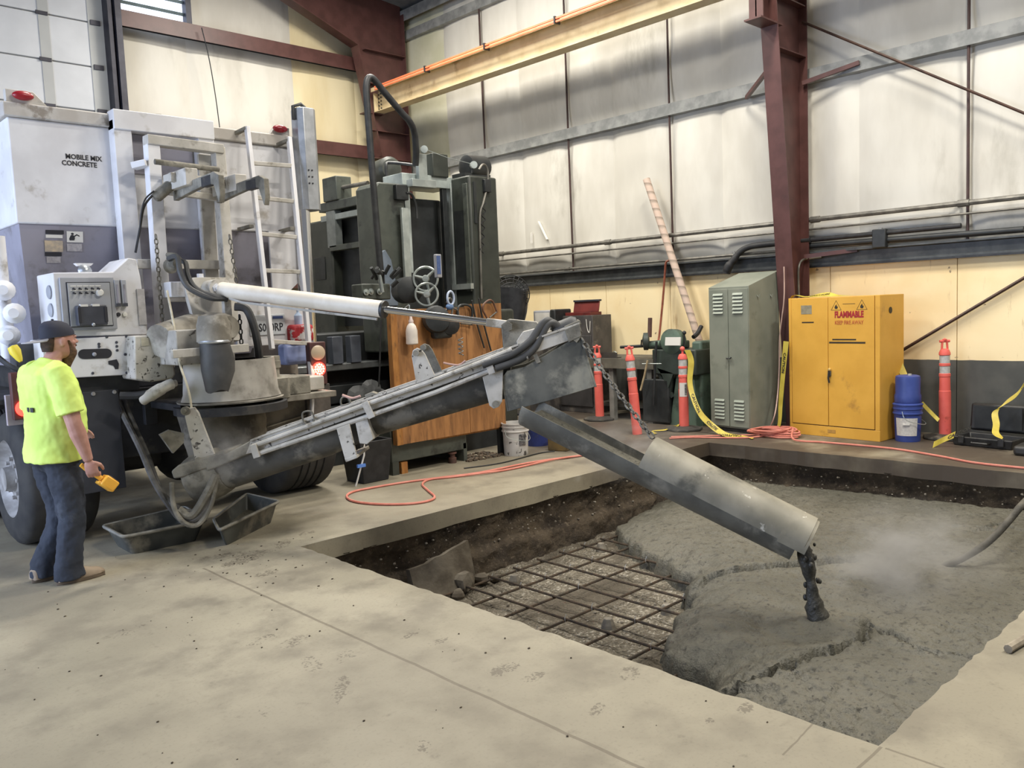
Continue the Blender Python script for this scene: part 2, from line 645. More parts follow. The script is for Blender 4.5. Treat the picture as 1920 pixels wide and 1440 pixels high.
# ---- fresh concrete
EDGE = [(7.75, 5.6), (6.98, 5.38), (6.28, 5.20), (6.02, 4.85), (5.80, 4.48), (5.62, 4.12), (5.50, 3.92), (5.44, 3.74), (5.20, 3.66), (5.06, 3.50), (4.87, 3.37), (4.62, 3.33), (4.42, 3.23),
        (4.22, 3.14), (4.13, 3.05), (4.05, 2.90), (4.05, 2.78), (3.98, 2.62), (3.80, 2.52), (3.5, 2.46), (2.8, 2.40)]
FOLDS = [([(5.112, 3.531, -0.400), (5.297, 3.471, -0.390), (5.416, 3.375, -0.380), (5.611, 3.227, -0.370), (5.809, 3.062, -0.370), (6.019, 2.918, -0.360), (6.234, 2.756, -0.360)], .05, .045),
         ([(3.699, 2.405, -0.400), (3.727, 2.309, -0.380), (3.907, 2.241, -0.370), (4.066, 2.178, -0.370), (4.340, 2.152, -0.360), (4.499, 2.090, -0.360), (4.724, 2.062, -0.360), (4.915, 2.113, -0.360)], .045, .06),
         ([(4.915, 2.113, -0.360), (4.935, 2.012, -0.360), (4.883, 1.923, -0.360), (4.732, 1.758, -0.350), (4.736, 1.622, -0.350), (4.781, 1.506, -0.350)], .028, .03),
         ([(4.066, 2.178, -0.370), (4.016, 2.097, -0.370), (4.121, 2.044, -0.370)], .028, .03),
         ([(7.573, 2.416, -0.330), (7.597, 2.299, -0.330), (7.828, 2.224, -0.330), (7.789, 2.131, -0.330)], .03, .035)]


def seg_d(px, py, a, b):
    dx, dy = b[0] - a[0], b[1] - a[1]
    t = ((px - a[0]) * dx + (py - a[1]) * dy) / (dx * dx + dy * dy)
    t = 0 if t < 0 else 1 if t > 1 else t
    ex, ey = px - a[0] - t * dx, py - a[1] - t * dy
    return sqrt(ex * ex + ey * ey), dx * ey - dy * ex


def conc_h(x, y):
    # signed distance into the pour
    best, cr, inside = 9, 1, False
    poly = EDGE + [(2.8, 1.0), (8.7, 1.0), (8.7, 5.6)]
    j = len(poly) - 1
    for i in range(len(poly)):
        xi, yi = poly[i]
        xj, yj = poly[j]
        if (yi > y) != (yj > y) and x < (xj - xi) * (y - yi) / (yj - yi) + xi:
            inside = not inside
        j = i
    for a, b in zip(EDGE, EDGE[1:]):
        d, c = seg_d(x, y, a, b)
        if d < best:
            best = d
    d = (best if inside else -best) + .05 * nz(x, y, 3, 5) + .025 * nz(x, y, 8, 16)
    lev = -.345 - .022 * (y - 2) + .012 * fbm(x, y, 2, 1.3)
    wide = .34 if y > 4.2 else .17
    k = max(0, min(1, (d + .02) / .05))
    k2 = max(0, min(1, d / (wide * 2.6)))
    h = -.69 + .16 * k * k * (3 - 2 * k) + (lev + .53) * (k2 * (2 - k2))
    rough = .010 * fbm(x, y, 5, 9)
    pat = max(0, fbm(x, y, 11, 1.4) + .25)
    near = max(0, 1 - abs(x - 3.5) / .9) * (1 if y < 2.4 else .3)
    rough += (.022 * pat + .034 * near) * nz(x, y, 6, 24) + .006 * nz(x, y, 9, 42) * (.4 + pat)
    f = 0
    for pl, wd, dp in FOLDS:
        for a, b in zip(pl, pl[1:]):
            if abs(x - a[0]) + abs(y - a[1]) > 1.6:
                continue
            q, c = seg_d(x, y, a, b)
            sg = (q if c > 0 else -q) + .016 * nz(x, y, 4, 8)
            g = -dp * 1.1 * math.exp(-(sg / wd) ** 2 * 4)
            if q < .3:
                g += dp * .8 * max(0, min(1, (sg + .012) / .04)) * max(0, 1 - q / .3)
            if abs(g) > abs(f):
                f = g
    # mound where the stream lands
    q = sqrt((x - 4.8) ** 2 + (y - 2.36) ** 2)
    m_ = .05 * math.exp(-(q / .22) ** 2) - .015 * math.exp(-((q - .33) / .07) ** 2)
    return h + (rough + f + m_) * max(0.0, min(1.0, d * 6)), d > -.04


def wet_mat():
    m = bpy.data.materials.new('fresh_concrete')
    n = N(m)
    p = n.pos()
    c = n.mix(n.ramp(n.noise(p, 1.3, 5, .6), .36, .66), lin((84, 82, 71)), lin((102, 99, 87)))
    c = n.mix(n.ramp(n.noise(p, 15, 7, .65), .52, .68), c, lin((66, 64, 56)))
    c = n.mix(n.ramp(n.noise(p, 38, 4, .6), .58, .68), c, lin((52, 50, 43)))
    n.put(n.bsdf.inputs['Base Color'], c)
    n.bsdf.inputs['Roughness'].default_value = .55
    h = n.math('ADD', n.math('MULTIPLY', n.noise(p, 70, 6, .6), .5), n.noise(p, 22, 6, .6))
    n.bump(h, .8, .02)
    return m


m_wet = wet_mat()
fresh = height_grid(2.92, 8.46, 1.17, 5.52, .017, conc_h, 'fresh_concrete', m_wet)
tag(fresh, 'wet grey fresh concrete spread over the right part of the pit', 'concrete', kind='stuff')

# stones sticking out of the soil faces and lying on the gravel
mb = MB()
for i in range(420):
    t = random.random()
    r = random.uniform(.004, .015)
    if i < 190:
        x = random.uniform(3.1, 8.2)
        c = (x, PY1 + .02 + random.uniform(-.005, .03), random.uniform(-.6, -.17))
    elif i < 270:
        c = (PX1 + .05 + random.uniform(-.01, .02), random.uniform(1.6, 5.3), random.uniform(-.42, -.17))
    else:
        x, y = random.uniform(3.2, 6.4), random.uniform(2.6, 5.3)
        c = (x, y, ground_h(x, y)[0] + r * .3)
    mb.ball(c, (r, r * random.uniform(.7, 1.2), r * random.uniform(.5, .9)), 6, 4)
tag(mb.build('loose_stones', M('pale_stone', (150, 143, 130), (96, 88, 76), 30, .8), flat=True), 'small pale stones caught in the pit soil and gravel', 'stones', kind='stuff')

# broken slab and plastic-like lump at the foot of the far soil face
lump = thing('broken_concrete', 'tilted broken concrete slab leaning at the foot of the dark pit face', 'rubble', (4.2, 5.3, -.64))
m_lump = M('muddy_concrete', (110, 102, 88), (78, 70, 58), 6, .85, bump=.5, bscale=25)
mb = MB()
ring = []
for i in range(9):
    a = i / 8
    x = 3.88 + a * .62
    top = -.36 + .10 * a - .05 * abs(nz(i * .7, 1.2))
    ring.append([V((x, 5.33 - .05 * sin(a * 3), top)), V((x, 5.38 - .05 * sin(a * 3), top - .01)), V((x - .02, 5.30, -.66)), V((x - .02, 5.20 - .08 * sin(a * 3.1), -.66))])
mb.loft(ring)
mb.build('slab_face', m_lump, lump)
for (q, r) in (((4.32, 5.17, -.56), .10), ((4.52, 5.2, -.60), .07), ((4.18, 5.12, -.61), .06), ((4.66, 5.18, -.62), .05)):
    mb = MB().ball(q, (r, r * .8, r * .85), 9, 6)
    mb.v = [p + V((nz(*p, 9), nz(p.y, p.x, p.z, 9), nz(p.z, p.x, p.y, 9))) * r * .5 for p in mb.v]
    mb.build('soil_lump', m_lump, lump, flat=True)

# ---- rebar grid on concrete spacers
m_rebar = M('rebar_steel', (62, 55, 48), (84, 70, 56), 18, .6, .5, bump=.4, bscale=120)
grid = thing('rebar_grid', 'grid of dark tied reinforcing bars lying over the gravel', 'rebar', (5, 4, -.66))
AX = [(4.275, 2.62, 5.17), (4.57, 3.0, 5.17), (4.86, 3.02, 5.16), (5.165, 3.22, 5.17), (5.455, 3.42, 5.17), (5.745, 3.75, 5.16), (6.015, 4.4, 5.15), (6.25, 4.75, 5.14), (3.98, 2.30, 4.95), (3.69, 2.2, 4.6), (3.42, 2.2, 4.4)]
BY = [(5.12, 3.95, 6.45), (4.78, 3.7, 6.15), (4.41, 3.5, 5.95), (4.02, 3.3, 5.62), (3.62, 3.2, 5.38), (3.26, 3.1, 4.78), (2.90, 3.1, 4.30), (2.58, 3.1, 4.08)]
for x, y0, y1 in AX:
    MB().tube([(x, y0, -.572), (x + .006, (y0 + y1) / 2, -.578), (x, y1, -.570)], .010, 6).build('rebar', m_rebar, grid)
for y, x0, x1 in BY:
    MB().tube([(x0, y, -.588), ((x0 + x1) / 2, y + .006, -.592), (x1, y, -.586)], .010, 6).build('rebar', m_rebar, grid)
m_sp = M('spacer_concrete', (140, 134, 122), (110, 103, 92), 12, .85)
for (x, y) in ((4.502, 3.809, -0.620)[:2], (4.766, 5.050, -0.620)[:2], (5.942, 5.084, -0.620)[:2], (5.0, 3.65)):
    MB().lathe([(.055, 0), (.05, .03), (.034, .07), (.03, .075)], (x, y, -.66), n=7).build('spacer_block', m_sp, grid, flat=True)
mb = MB()
for x, y0, y1 in AX:
    for y, x0, x1 in BY:
        if y0 < y < y1 and x0 < x < x1 and random.random() < .55:
            mb.tube([(x - .012, y - .012, -.595), (x, y, -.562), (x + .012, y + .012, -.595)], .002, 4)
            mb.tube([(x, y, -.562), (x + .01, y - .006, -.54)], .0018, 4)
mb.build('tie_wire', M('tie_wire', (170, 165, 156), None, 3, .4, .6), grid)['kind'] = 'stuff'

# ---- right wall: insulation blanket between girts, plywood lining below
wr = tag(MB().bx(10.46, 10.5, -3, 14, 0, 8.2).build('wall_right', m_wall), kind='structure')
seams = [13.9, 12.25, 11.29, 10.32, 9.29, 8.34, 7.32, 6.42, 5.47, 4.52, 3.32, 2.3, 1.3, .3, -1, -3]
PROF = ((2.17, 4.50), (4.50, 7.35))
for a, b in zip(seams[1:], seams):
    vs, zs = [], []
    for z0, z1 in PROF:
        zs += [z0 + (z1 - z0) * k / 16 for k in range(17)]
    for i in range(9):
        u = i / 8
        y = a + (b - a) * u
        for z in zs:
            z0, z1 = PROF[0] if z < 4.5 or (z == 4.5 and zs.index(z) < 17) else PROF[1]
            t = (z - z0) / (z1 - z0)
            bul = (1 - abs(2 * t - 1) ** 5) * (.085 + .02 * nz(y, z, 3, .8)) * (1 - .55 * abs(2 * u - 1) ** 6)
            low = .05 * math.exp(-((z - 2.42) / .12) ** 2) * (1 - .8 * abs(2 * u - 1) ** 4)
            vs.append((10.37 - bul - low + .012 * nz(y, z, 5, 3), y, z))
    k = len(zs)
    fs = [(i * k + j, (i + 1) * k + j, (i + 1) * k + j + 1, i * k + j + 1) for i in range(8) for j in range(k - 1)]
    MB().add(vs, fs).build('insulation_panel', m_ins_g if a > 12 else m_wall, wr, angle=60)
m_ply = wainscot_mat()
ys = [14, 12.2, 10.98, 9.76, 8.54, 7.32, 6.1, 4.88, 3.39, 2.17, .95, -.3, -1.5, -3]
for b, a in zip(ys, ys[1:]):
    MB().bx(10.30, 10.325, a + .004, b - .004, .0, 2.2).build('plywood_panel', m_ply, wr)
# girts: galvanised Z sections, each with web, front flange and lip
for (z, mat, nm) in ((4.40, m_galv, 'girt'), (6.95, m_galv, 'girt')):
    prof = [(10.36, z - .085), (10.20, z - .085), (10.20, z + .0), (10.206, z), (10.206, z - .078), (10.36, z - .078)]
    MB().prism([(x, -3, zz) for x, zz in prof], (0, 17, 0)).build(nm, mat, wr)
    prof = [(10.36, z + .078), (10.202, z + .078), (10.202, z - .08), (10.21, z - .08), (10.21, z + .07), (10.36, z + .07)]
    MB().prism([(x, -3, zz) for x, zz in prof], (0, 17, 0)).build(nm, mat, wr)
MB().prism([(x, -3, zz) for x, zz in [(10.33, 2.04), (10.235, 2.04), (10.235, 2.07), (10.25, 2.075), (10.25, 2.19), (10.17, 2.20), (10.17, 2.22), (10.33, 2.22)]], (0, 17, 0)).build('girt', m_darkgalv, wr)
MB().bx(10.22, 10.24, -3, 14, 2.02, 2.045).build('trim_strip', m_dark, wr)
for y in (11.15, 9.17, 7.22, 5.26, 3.27, 1.3):
    MB().tube([(10.255, y, 2.2), (10.24, y, 4.4), (10.24, y, 7.3)], .017, 6).build('sag_rod', M('rod_dark', (74, 52, 48), (60, 44, 42), 9, .6), wr)

# ---- far wall
wf = tag(MB().bx(-6, 10.6, 13.95, 14, 0, 9).build('wall_far', m_wall), kind='structure')
FX = [4.96, 6.14, 8.07, 9.38, 10.46]
for i, (a, b) in enumerate(zip(FX, FX[1:])):
    for z0, z1 in ((0, 2.3), (2.3, 4.75), (4.75, 6.3), (6.3, 8.9)):
        if i == 0 and z0 > 6:
            continue
        vs = []
        for u in range(9):
            x = a + (b - a) * u / 8
            for k in range(13):
                t = k / 12
                bul = (1 - abs(2 * t - 1) ** 6) * (.07 + .02 * nz(x, z0, 3, 1.5)) * (1 - .6 * abs(u / 4 - 1) ** 8)
                vs.append((x, 13.86 - bul + .014 * nz(x * 2.2 + .6 * t, t * .6, z0, 3), z0 + (z1 - z0) * t))
        fs = [(i_ * 13 + j, (i_ + 1) * 13 + j, (i_ + 1) * 13 + j + 1, i_ * 13 + j + 1) for i_ in range(8) for j in range(12)]
        MB().add(vs, fs).build('insulation_panel', m_ins_y if i >= 2 else m_wall, wf, angle=60)
MB().bx(6.10, 10.46, 13.86, 13.9, 6.3, 8.9).build('insulation_backing', m_wall, wf)
for z in (6.32, 4.72, 2.3):
    prof = [(13.80, z + .12), (13.52, z + .12), (13.52, z - .12), (13.53, z - .12), (13.53, z + .11), (13.80, z + .11)]
    x0 = 5.02 if z < 5 else 4.98
    MB().prism([(x0, y, zz) for y, zz in prof], (9.62 - x0 + (.1 if z < 5 else 0), 0, 0)).build('girt', m_maroon, wf)
    MB().bx(x0, 9.6, 13.62, 13.63, z - .11, z + .08).build('girt_web', m_dark, wf)
# sectional overhead door (closed), black track
dr = tag(MB().bx(-2.0, 4.86, 13.84, 13.88, 0, 7.6).build('door_1', m_wall), kind='structure')
m_door = M('door_white', (204, 207, 211), (192, 195, 199), 1.2, .5)
m_doorg = M('door_shade', (178, 180, 178), (166, 168, 167), 1.2, .55)
zz = [0, .3, .96, 1.62, 2.28, 2.94, 3.6, 4.26, 4.92, 5.58, 6.24, 6.9, 7.6]
for a, b in zip(zz, zz[1:]):
    MB().bx(-2, 4.86, 13.79, 13.84, a + .012, b - .006).build('door_panel', m_door, dr, bevel=.008)
for x in ((3.932, 13.780, 5.659)[0], 1.3):
    MB().bx(x, x + .14, 13.775, 13.79, 0, 7.6).build('door_stile', m_doorg, dr)
MB().bx(4.62, 4.86, 13.775, 13.79, 0, 7.6).build('door_stile', m_doorg, dr)
m_track = M('track_black', (46, 46, 56), (58, 58, 68), 6, .5, .3)
MB().bx(4.84, 4.90, 13.55, 13.80, 0, 8.4).build('door_track', m_track, dr)
MB().bx(4.93, 5.02, 13.50, 13.80, 0, 8.4).build('door_jamb', m_track, dr)
for z in zz[7:12]:
    MB().box(((3.982, 13.780, 5.667)[0], 13.765, z), (.16, .02, .05)).build('door_hinge', m_track, dr)
    MB().box((4.72, 13.765, z), (.14, .03, .07)).build('door_hinge', m_track, dr)
# high window with louvre slats
wn = tag(MB().prism([(5.03, 13.74, 6.44), (6.10, 13.74, 6.44), (6.10, 13.74, 8.4), (5.03, 13.74, 8.4)], (0, .02, 0)).build(
    'window_1', M('window_glass', (205, 222, 250), emit=((222, 232, 255), 2.2))), kind='structure')
for k in range(9):
    z = 6.62 + k * .19
    MB().box((5.57, 13.70, z), (1.08, .015, .05), Matrix.Rotation(radians(30), 3, 'X')).build('louvre_slat', M('louvre_green', (120, 134, 134), (104, 118, 120), 5, .5), wn)
for (x0, x1, z0, z1) in ((5.0, 5.06, 6.4, 8.4), (6.08, 6.17, 6.4, 8.9), (5.0, 6.17, 6.38, 6.47)):
    MB().bx(x0, x1, 13.6, 13.76, z0, z1).build('window_frame', m_track, wn)

# ---- roof
MB_ = MB()
MB_.add([(10.6, -3, 7.42), (10.6, 14, 7.42), (-6, 14, 8.9), (-6, -3, 8.9), (10.6, -3, 7.5), (10.6, 14, 7.5), (-6, 14, 9.0), (-6, -3, 9.0)],
        [(0, 1, 2, 3), (4, 5, 6, 7), (0, 1, 5, 4), (1, 2, 6, 5), (2, 3, 7, 6), (3, 0, 4, 7)])
ceil = tag(MB_.build('ceiling', m_roof, flat=True), kind='structure')
MB().prism([(10.36, -3, 7.38), (10.12, -3, 7.38), (10.12, -3, 7.18), (10.14, -3, 7.18), (10.14, -3, 7.36), (10.36, -3, 7.36)], (0, 17, 0)).build('eave_strut', m_galv, ceil)
for k in range(1, 5):
    x = 10.1 - k * 1.5
    z = 7.38 + (10.6 - x) * .0892
    MB().bx(x - .03, x + .03, -3, 13.9, z - .22, z).build('purlin', m_galv, ceil)

# ---- steel frames
def frame_at(y, label, wt=7.3):
    t = thing('steel_column', label, 'column', (9.9, y, 0))
    xi = lambda z: 9.91 - (z * .0985 if z < 5 else .4925 + (z - 5) * .12)
    h = .11
    top = 7.15
    tf = min(top, wt)
    MB().prism([(xi(0), y - h, 0), (xi(0) + .014, y - h, 0), (xi(tf) + .014, y - h, tf), (xi(tf), y - h, tf)], (0, 2 * h, 0)).build('inner_flange', m_maroon, t)
    MB().bx(10.11, 10.125, y - h, y + h, 0, 7.3).build('outer_flange', m_maroon, t)
    MB().prism([(xi(0) + .012, y - .006, 0), (10.12, y - .006, 0), (10.12, y - .006, wt), (xi(min(top, wt)) + .012, y - .006, min(top, wt))], (0, .012, 0)).build('web', m_maroon, t)
    MB().bx(9.82, 10.2, y - .17, y + .17, 0, .025).build('base_plate', m_maroon, t)
    return t, xi


col1, xi = frame_at(5.18, 'maroon tapered steel column between the grey locker and yellow cabinet')
# crane bracket on that column
mb = MB().bx(9.02, 9.52, 5.07, 5.29, 4.86, 4.88)
mb.build('bracket_flange', m_maroon, col1)
MB().bx(9.10, 9.5, 5.172, 5.188, 4.88, 5.34).build('bracket_web', m_maroon, col1)
MB().bx(9.02, 9.52, 5.07, 5.29, 5.33, 5.35).build('bracket_flange', m_maroon, col1)
MB().bx(9.10, 9.115, 5.09, 5.27, 4.88, 5.33).build('stiffener', m_maroon, col1)
for z in (4.6, 5.2):
    MB().bx(9.46, 10.1, 5.08, 5.17, z, z + .014).build('stiffener', m_maroon, col1)
MB().beam((10.05, 5.1, 4.28), (10.18, 4.45, 4.40), .04, .05).build('flange_brace', m_maroon, col1)
MB().beam((9.55, 5.29, 4.40), (10.18, 5.95, 4.30), .04, .05).build('flange_brace', m_maroon, col1)
MB().beam((10.05, 5.1, 2.16), (10.22, 4.5, 2.20), .03, .05).build('flange_brace', m_maroon, col1)

col2, xi2 = frame_at(13.25, 'maroon corner column of the end frame behind the machine', 4.4)
# deep knee and rafter of the end frame
MB().prism([(9.50, 13.244, 4.4), (9.05, 13.244, 6.55), (4.2, 13.244, 8.45), (4.2, 13.244, 9.0), (10.12, 13.244, 7.46), (10.12, 13.244, 4.4)], (0, .012, 0)).build('rafter_web', m_maroon, col2)
MB().beam((9.05, 13.25, 6.55), (4.2, 13.25, 8.45), .24, .016).build('rafter_flange', m_maroon, col2)
MB().beam((9.46, 13.25, 4.6), (9.05, 13.25, 6.55), .24, .016, up=(1, 0, .2)).build('haunch_flange', m_maroon, col2)
for z in (6.5, 5.9, 5.05, 4.55):
    MB().bx(9.2, 10.1, 13.13, 13.24, z, z + .014).build('stiffener', m_maroon, col2)
MB().bx(9.15, 9.55, 13.14, 13.36, 5.36, 5.38).build('bracket_flange', m_maroon, col2)

# ---- crane runway beam with conductor bars
cb = thing('crane_runway_beam', 'cream crane runway beam with orange conductor bars high along the right wall', 'beam', (9.42, 9, 5.4))
CX = 9.42
y0, y1 = -2.8, 13.12
MB().bx(CX - .11, CX + .11, y0, y1, 5.375, 5.39).build('bottom_flange', m_cream, cb)
MB().bx(CX - .006, CX + .006, y0, y1, 5.39, 5.78).build('web', m_cream, cb)
MB().prism([(CX - .16, y0, 5.73), (CX - .15, y0, 5.73), (CX - .15, y0, 5.785), (CX + .15, y0, 5.785), (CX + .15, y0, 5.73), (CX + .16, y0, 5.73), (CX + .16, y0, 5.80), (CX - .16, y0, 5.80)], (0, y1 - y0, 0)).build('cap_channel', m_cream, cb)
MB().bx(CX - .11, CX - .02, y1 - .012, y1, 5.39, 5.72).build('end_plate', m_cream, cb)
MB().bx(CX - .025, CX + .025, y0, y1, 5.80, 5.86).build('rail', m_dark, cb)
yy = y1 - .25
while yy > y0:
    for dz in (0, .045):
        MB().bx(CX - .26, CX - .235, yy - 1.46, yy, 5.70 + dz, 5.725 + dz).build('conductor_bar', m_orange, cb)
    MB().bx(CX - .27, CX - .15, yy - 1.49, yy - 1.465, 5.69, 5.79).build('conductor_clamp', m_dark, cb)
    yy -= 1.5
mb = MB()
for k in range(5):
    mb.cyl((CX - .02, y1 - .05, 5.43 + k * .065), (CX - .0065 - .03, y1 - .05, 5.43 + k * .065), .014, 6)
    mb.cyl((CX - .02, y1 - .12, 5.44 + k * .065), (CX - .0065 - .03, y1 - .12, 5.44 + k * .065), .014, 6)
mb.build('bolt', m_dark, cb)['kind'] = 'stuff'

# ---- diagonal brace rods
m_rod = M('brace_rod', (84, 62, 52), (66, 50, 44), 9, .5, .3)
tag(MB().tube([(10.10, 5.12, 5.03), (10.13, .72, 2.20)], .017, 6).build('brace_rod', m_rod), 'long dark brace rod crossing the upper white wall right of the column', 'rod')
tag(MB().tube([(10.25, 4.05, .93), (10.25, 2.05, 2.17)], .02, 6).build('brace_rod', m_rod), 'dark brace rod rising diagonally over the yellow wall beside the flammables cabinet', 'rod')
# ---- conduits along the wall
def conduit(z, x, r, label, ya=-3, yb=11.5, ribs=()):
    t = thing('conduit_pipe', label, 'pipe', (x, 5, z))
    MB().tube([(x, ya, z), (x, yb, z)], r, 8).build('pipe', m_pipe, t)
    for y in ribs:
        MB().tube([(x, y - .06, z), (x, y + .06, z)], r * 1.35, 8).build('coupling', m_pipe, t)
        MB().bx(x, 10.3, y + .08, y + .11, z - .015, z + .015).build('strap', m_dark, t)
    return t


conduit(2.615, 10.15, .030, 'thick upper steel conduit running along the white wall', ribs=(8.35, 5.0, 3.28, 10.75))
conduit(2.50, 10.17, .013, 'thin steel conduit just below the thick one on the white wall', ribs=(7.2,))
conduit(2.262, 10.19, .020, 'steel conduit lying directly above the dark lower girt', ribs=(9.25,))

# ================================================================ CONCRETE TRUCK
m_white = M('truck_white', (220, 220, 222), (205, 204, 206), 2.5, .5, grime=(160, 154, 146), gscale=4.5, gth=(.56, .74))
m_dusty = M('dusty_white', (196, 192, 184), (174, 170, 160), 6, .7, bump=.1, bscale=60, grime=(132, 126, 114), gscale=7, gth=(.52, .68))
m_chip = M('chipped_white', (198, 194, 185), (176, 171, 160), 6, .65, grime=(128, 122, 110), gscale=9, gth=(.56, .7), chips=(70, 66, 60), cscale=22, cth=(.60, .645), bump=.08)
m_purp = M('hopper_shaded_grey', (144, 142, 154), (132, 130, 140), 3, .55, grime=(120, 117, 122), gscale=5)  # hopper paint with shade put into the colour; also used on the flow tubes
m_panelg = M('panel_grey', (158, 160, 166), (146, 148, 154), 6, .5)
m_dbox = M('dark_box', (52, 54, 62), (64, 66, 74), 9, .45)
m_blk = M('chassis_black', (34, 35, 38), (48, 48, 50), 7, .65, grime=(66, 63, 58), gscale=6)
m_tyre = M('tyre_rubber', (40, 40, 41), (56, 55, 53), 5, .8, bump=.1, bscale=40)
m_rim = M('wheel_rim', (176, 174, 172), (140, 137, 134), 8, .5, .2)
m_dust = M('cement_dust', (150, 145, 134), (112, 107, 97), 5, .9, bump=.25, bscale=30, grime=(176, 171, 160), gscale=3)
m_cem = M('cement_caked', (142, 138, 126), (104, 101, 92), 7, .85, bump=.5, bscale=45, grime=(92, 89, 80), gscale=5)
m_boot = M('rubber_boot', (58, 59, 60), (74, 74, 74), 6, .55)
m_hose = M('grey_hose', (96, 94, 90), (70, 68, 66), 12, .6)
m_chrome = M('chrome_rod', (205, 205, 205), None, 3, .18, 1.0)
m_alum = M('aluminium', (190, 194, 198), (168, 172, 176), 8, .35, .7)
m_red = M('red_lens', (150, 30, 40), (120, 20, 30), 6, .3)
m_amber = M('clear_lens', (196, 176, 150), None, 6, .3)
m_lit = M('lit_tail_lamp', (255, 60, 50), emit=((255, 40, 30), 9.0))
m_lit2 = M('lit_led', (255, 200, 180), emit=((255, 170, 140), 14.0))
m_ink = M('black_ink', (36, 36, 42), None, 3, .6)
m_label = M('pale_label', (214, 212, 206), None, 5, .6)
m_yellowt = M('yellow_tag', (228, 206, 60), None, 5, .5)
m_rope = M('cream_rope', (206, 198, 176), (184, 176, 154), 20, .8)
m_chainm = M('dusty_chain', (126, 122, 112), (92, 89, 82), 18, .6, .4)
m_plate = M('plate_white', (196, 200, 204), (180, 184, 188), 6, .5)
m_plateb = M('plate_blue', (58, 74, 120), None, 5, .5)

tr = thing('concrete_truck', 'white volumetric concrete mixer truck with a dusty lift auger at its rear', 'truck', (2.96, 8.5, 0))
HX0, HX1, HY = 1.78, 4.14, 7.2
# -- hopper
hop = MB().bx(HX0, HX1, HY, 11.8, 2.462, 3.25).build('hopper', m_white, tr, bevel=.012)
MB().bx(HX0 - .03, HX1 + .03, HY - .035, 11.8, 3.25, 3.355).build('hopper_rim', M('rim_dirty', (176, 170, 162), (198, 195, 190), 5, .7, grime=(140, 132, 122), gscale=5, gth=(.5, .62)), hop, bevel=.01)
MB().loft([[V((HX0 + .02, HY + .02, 2.462)), V((HX1 - .02, HY + .02, 2.462)), V((HX1 - .02, 11.7, 2.462)), V((HX0 + .02, 11.7, 2.462))],
           [V((HX0 + .10, HY + .22, 1.35)), V((3.70, HY + .22, 1.35)), V((3.70, 11.5, 1.35)), V((HX0 + .10, 11.5, 1.35))]]).build('hopper_bottom', m_purp, hop)  # down-facing sides painted darker, shade included in the grey
for (x0, x1, z0, z1, y) in ((2.50, 2.64, 1.6, 3.30, 7.08), (3.19, 3.33, 2.0, 3.30, 7.08)):
    MB().bx(x0, x1, y, HY, z0, z1).build('rear_post', m_white, hop, bevel=.006)
MB().bx(2.50, 3.33, 7.06, HY - .0, 3.22, 3.375).build('rear_header', m_white, hop, bevel=.006)
MB().bx(2.66, 3.17, HY - .02, HY - .001, 2.9, 3.215).build('recess_shade_panel', m_purp, hop)  # added grey sheet, paints the shadow inside the recess
# marker lamps on their brackets at the two upper corners
for (x, s) in ((1.90, 1), (4.02, -1)):
    b = MB().prism([(x - .12, HY - .02, 3.355), (x + .16 * 1, HY - .02, 3.355), (x + .07, HY - .02, 3.45), (x - .12, HY - .02, 3.45)] if s > 0 else
                   [(x - .10, HY - .02, 3.355), (x + .10, HY - .02, 3.355), (x + .10, HY - .02, 3.43), (x - .04, HY - .02, 3.43)], (0, .06, 0)).build('marker_bracket', m_dusty, tr, bevel=.004)
    MB().ball((x - .01, HY - .05, 3.405), (.075, .035, .035), 12, 8).build('marker_lamp', m_red, b)
MB().tube([(2.62, 7.22, 3.40), (2.70, 7.2, 3.385), (2.80, 7.2, 3.372), (2.88, 7.18, 3.388), (2.93, 7.18, 3.40)], [.012, .02, .025, .018, .01], 6).build('hatch_handle', m_dust, tr)
# lettering and labels on the hopper
text_mesh('MOBILE MIX', .054, 'hopper_lettering', m_ink, hop, (2.162, 7.198, 2.976), (1, 0, 0), (0, 0, 1), .001, bold=.0012, sx=.92)
text_mesh('CONCRETE', .054, 'hopper_lettering', m_ink, hop, (2.131, 7.198, 2.924), (1, 0, 0), (0, 0, 1), .001, bold=.0012, sx=.92)
sl = lambda x, z: (x, HY + .02 + .20 * (2.462 - z) / 1.112 - .006, z)
def sticker(x, z, w_, h_, mat, name='safety_label'):
    MB().add([sl(x, z), sl(x + w_, z), sl(x + w_, z - h_), sl(x, z - h_)], [(0, 1, 2, 3)]).build(name, mat, hop, flat=True)
for (x, z, w_, h_, mt) in ((1.98, 2.42, .13, .03, m_ink), (1.98, 2.385, .12, .025, m_label), (1.97, 2.34, .13, .085, M('worn_orange_label', (196, 178, 150), (168, 156, 140), 30, .7)),
                           (1.97, 2.25, .12, .028, m_ink), (1.98, 2.218, .10, .05, M('worn_grey_label', (172, 168, 170), (150, 147, 150), 40, .7)), (2.13, 2.415, .12, .085, m_label), (2.13, 2.32, .11, .06, M('worn_grey_label', (1, 1, 1)))):
    sticker(x, z, w_, h_, mt)
mb = MB()
mb.prism([sl(2.150, 2.345), sl(2.185, 2.345), sl(2.19, 2.365), sl(2.18, 2.385), sl(2.16, 2.385), sl(2.148, 2.36)], (0, -.002, 0))
mb.ball(V(sl(2.172, 2.397)), (.011, .002, .011), 8, 5)
mb.prism([sl(2.185, 2.37), sl(2.205, 2.385), sl(2.222, 2.375), sl(2.225, 2.382), sl(2.203, 2.394), sl(2.18, 2.378)], (0, -.002, 0))
mb.build('warning_pictogram', m_ink, hop, flat=True)
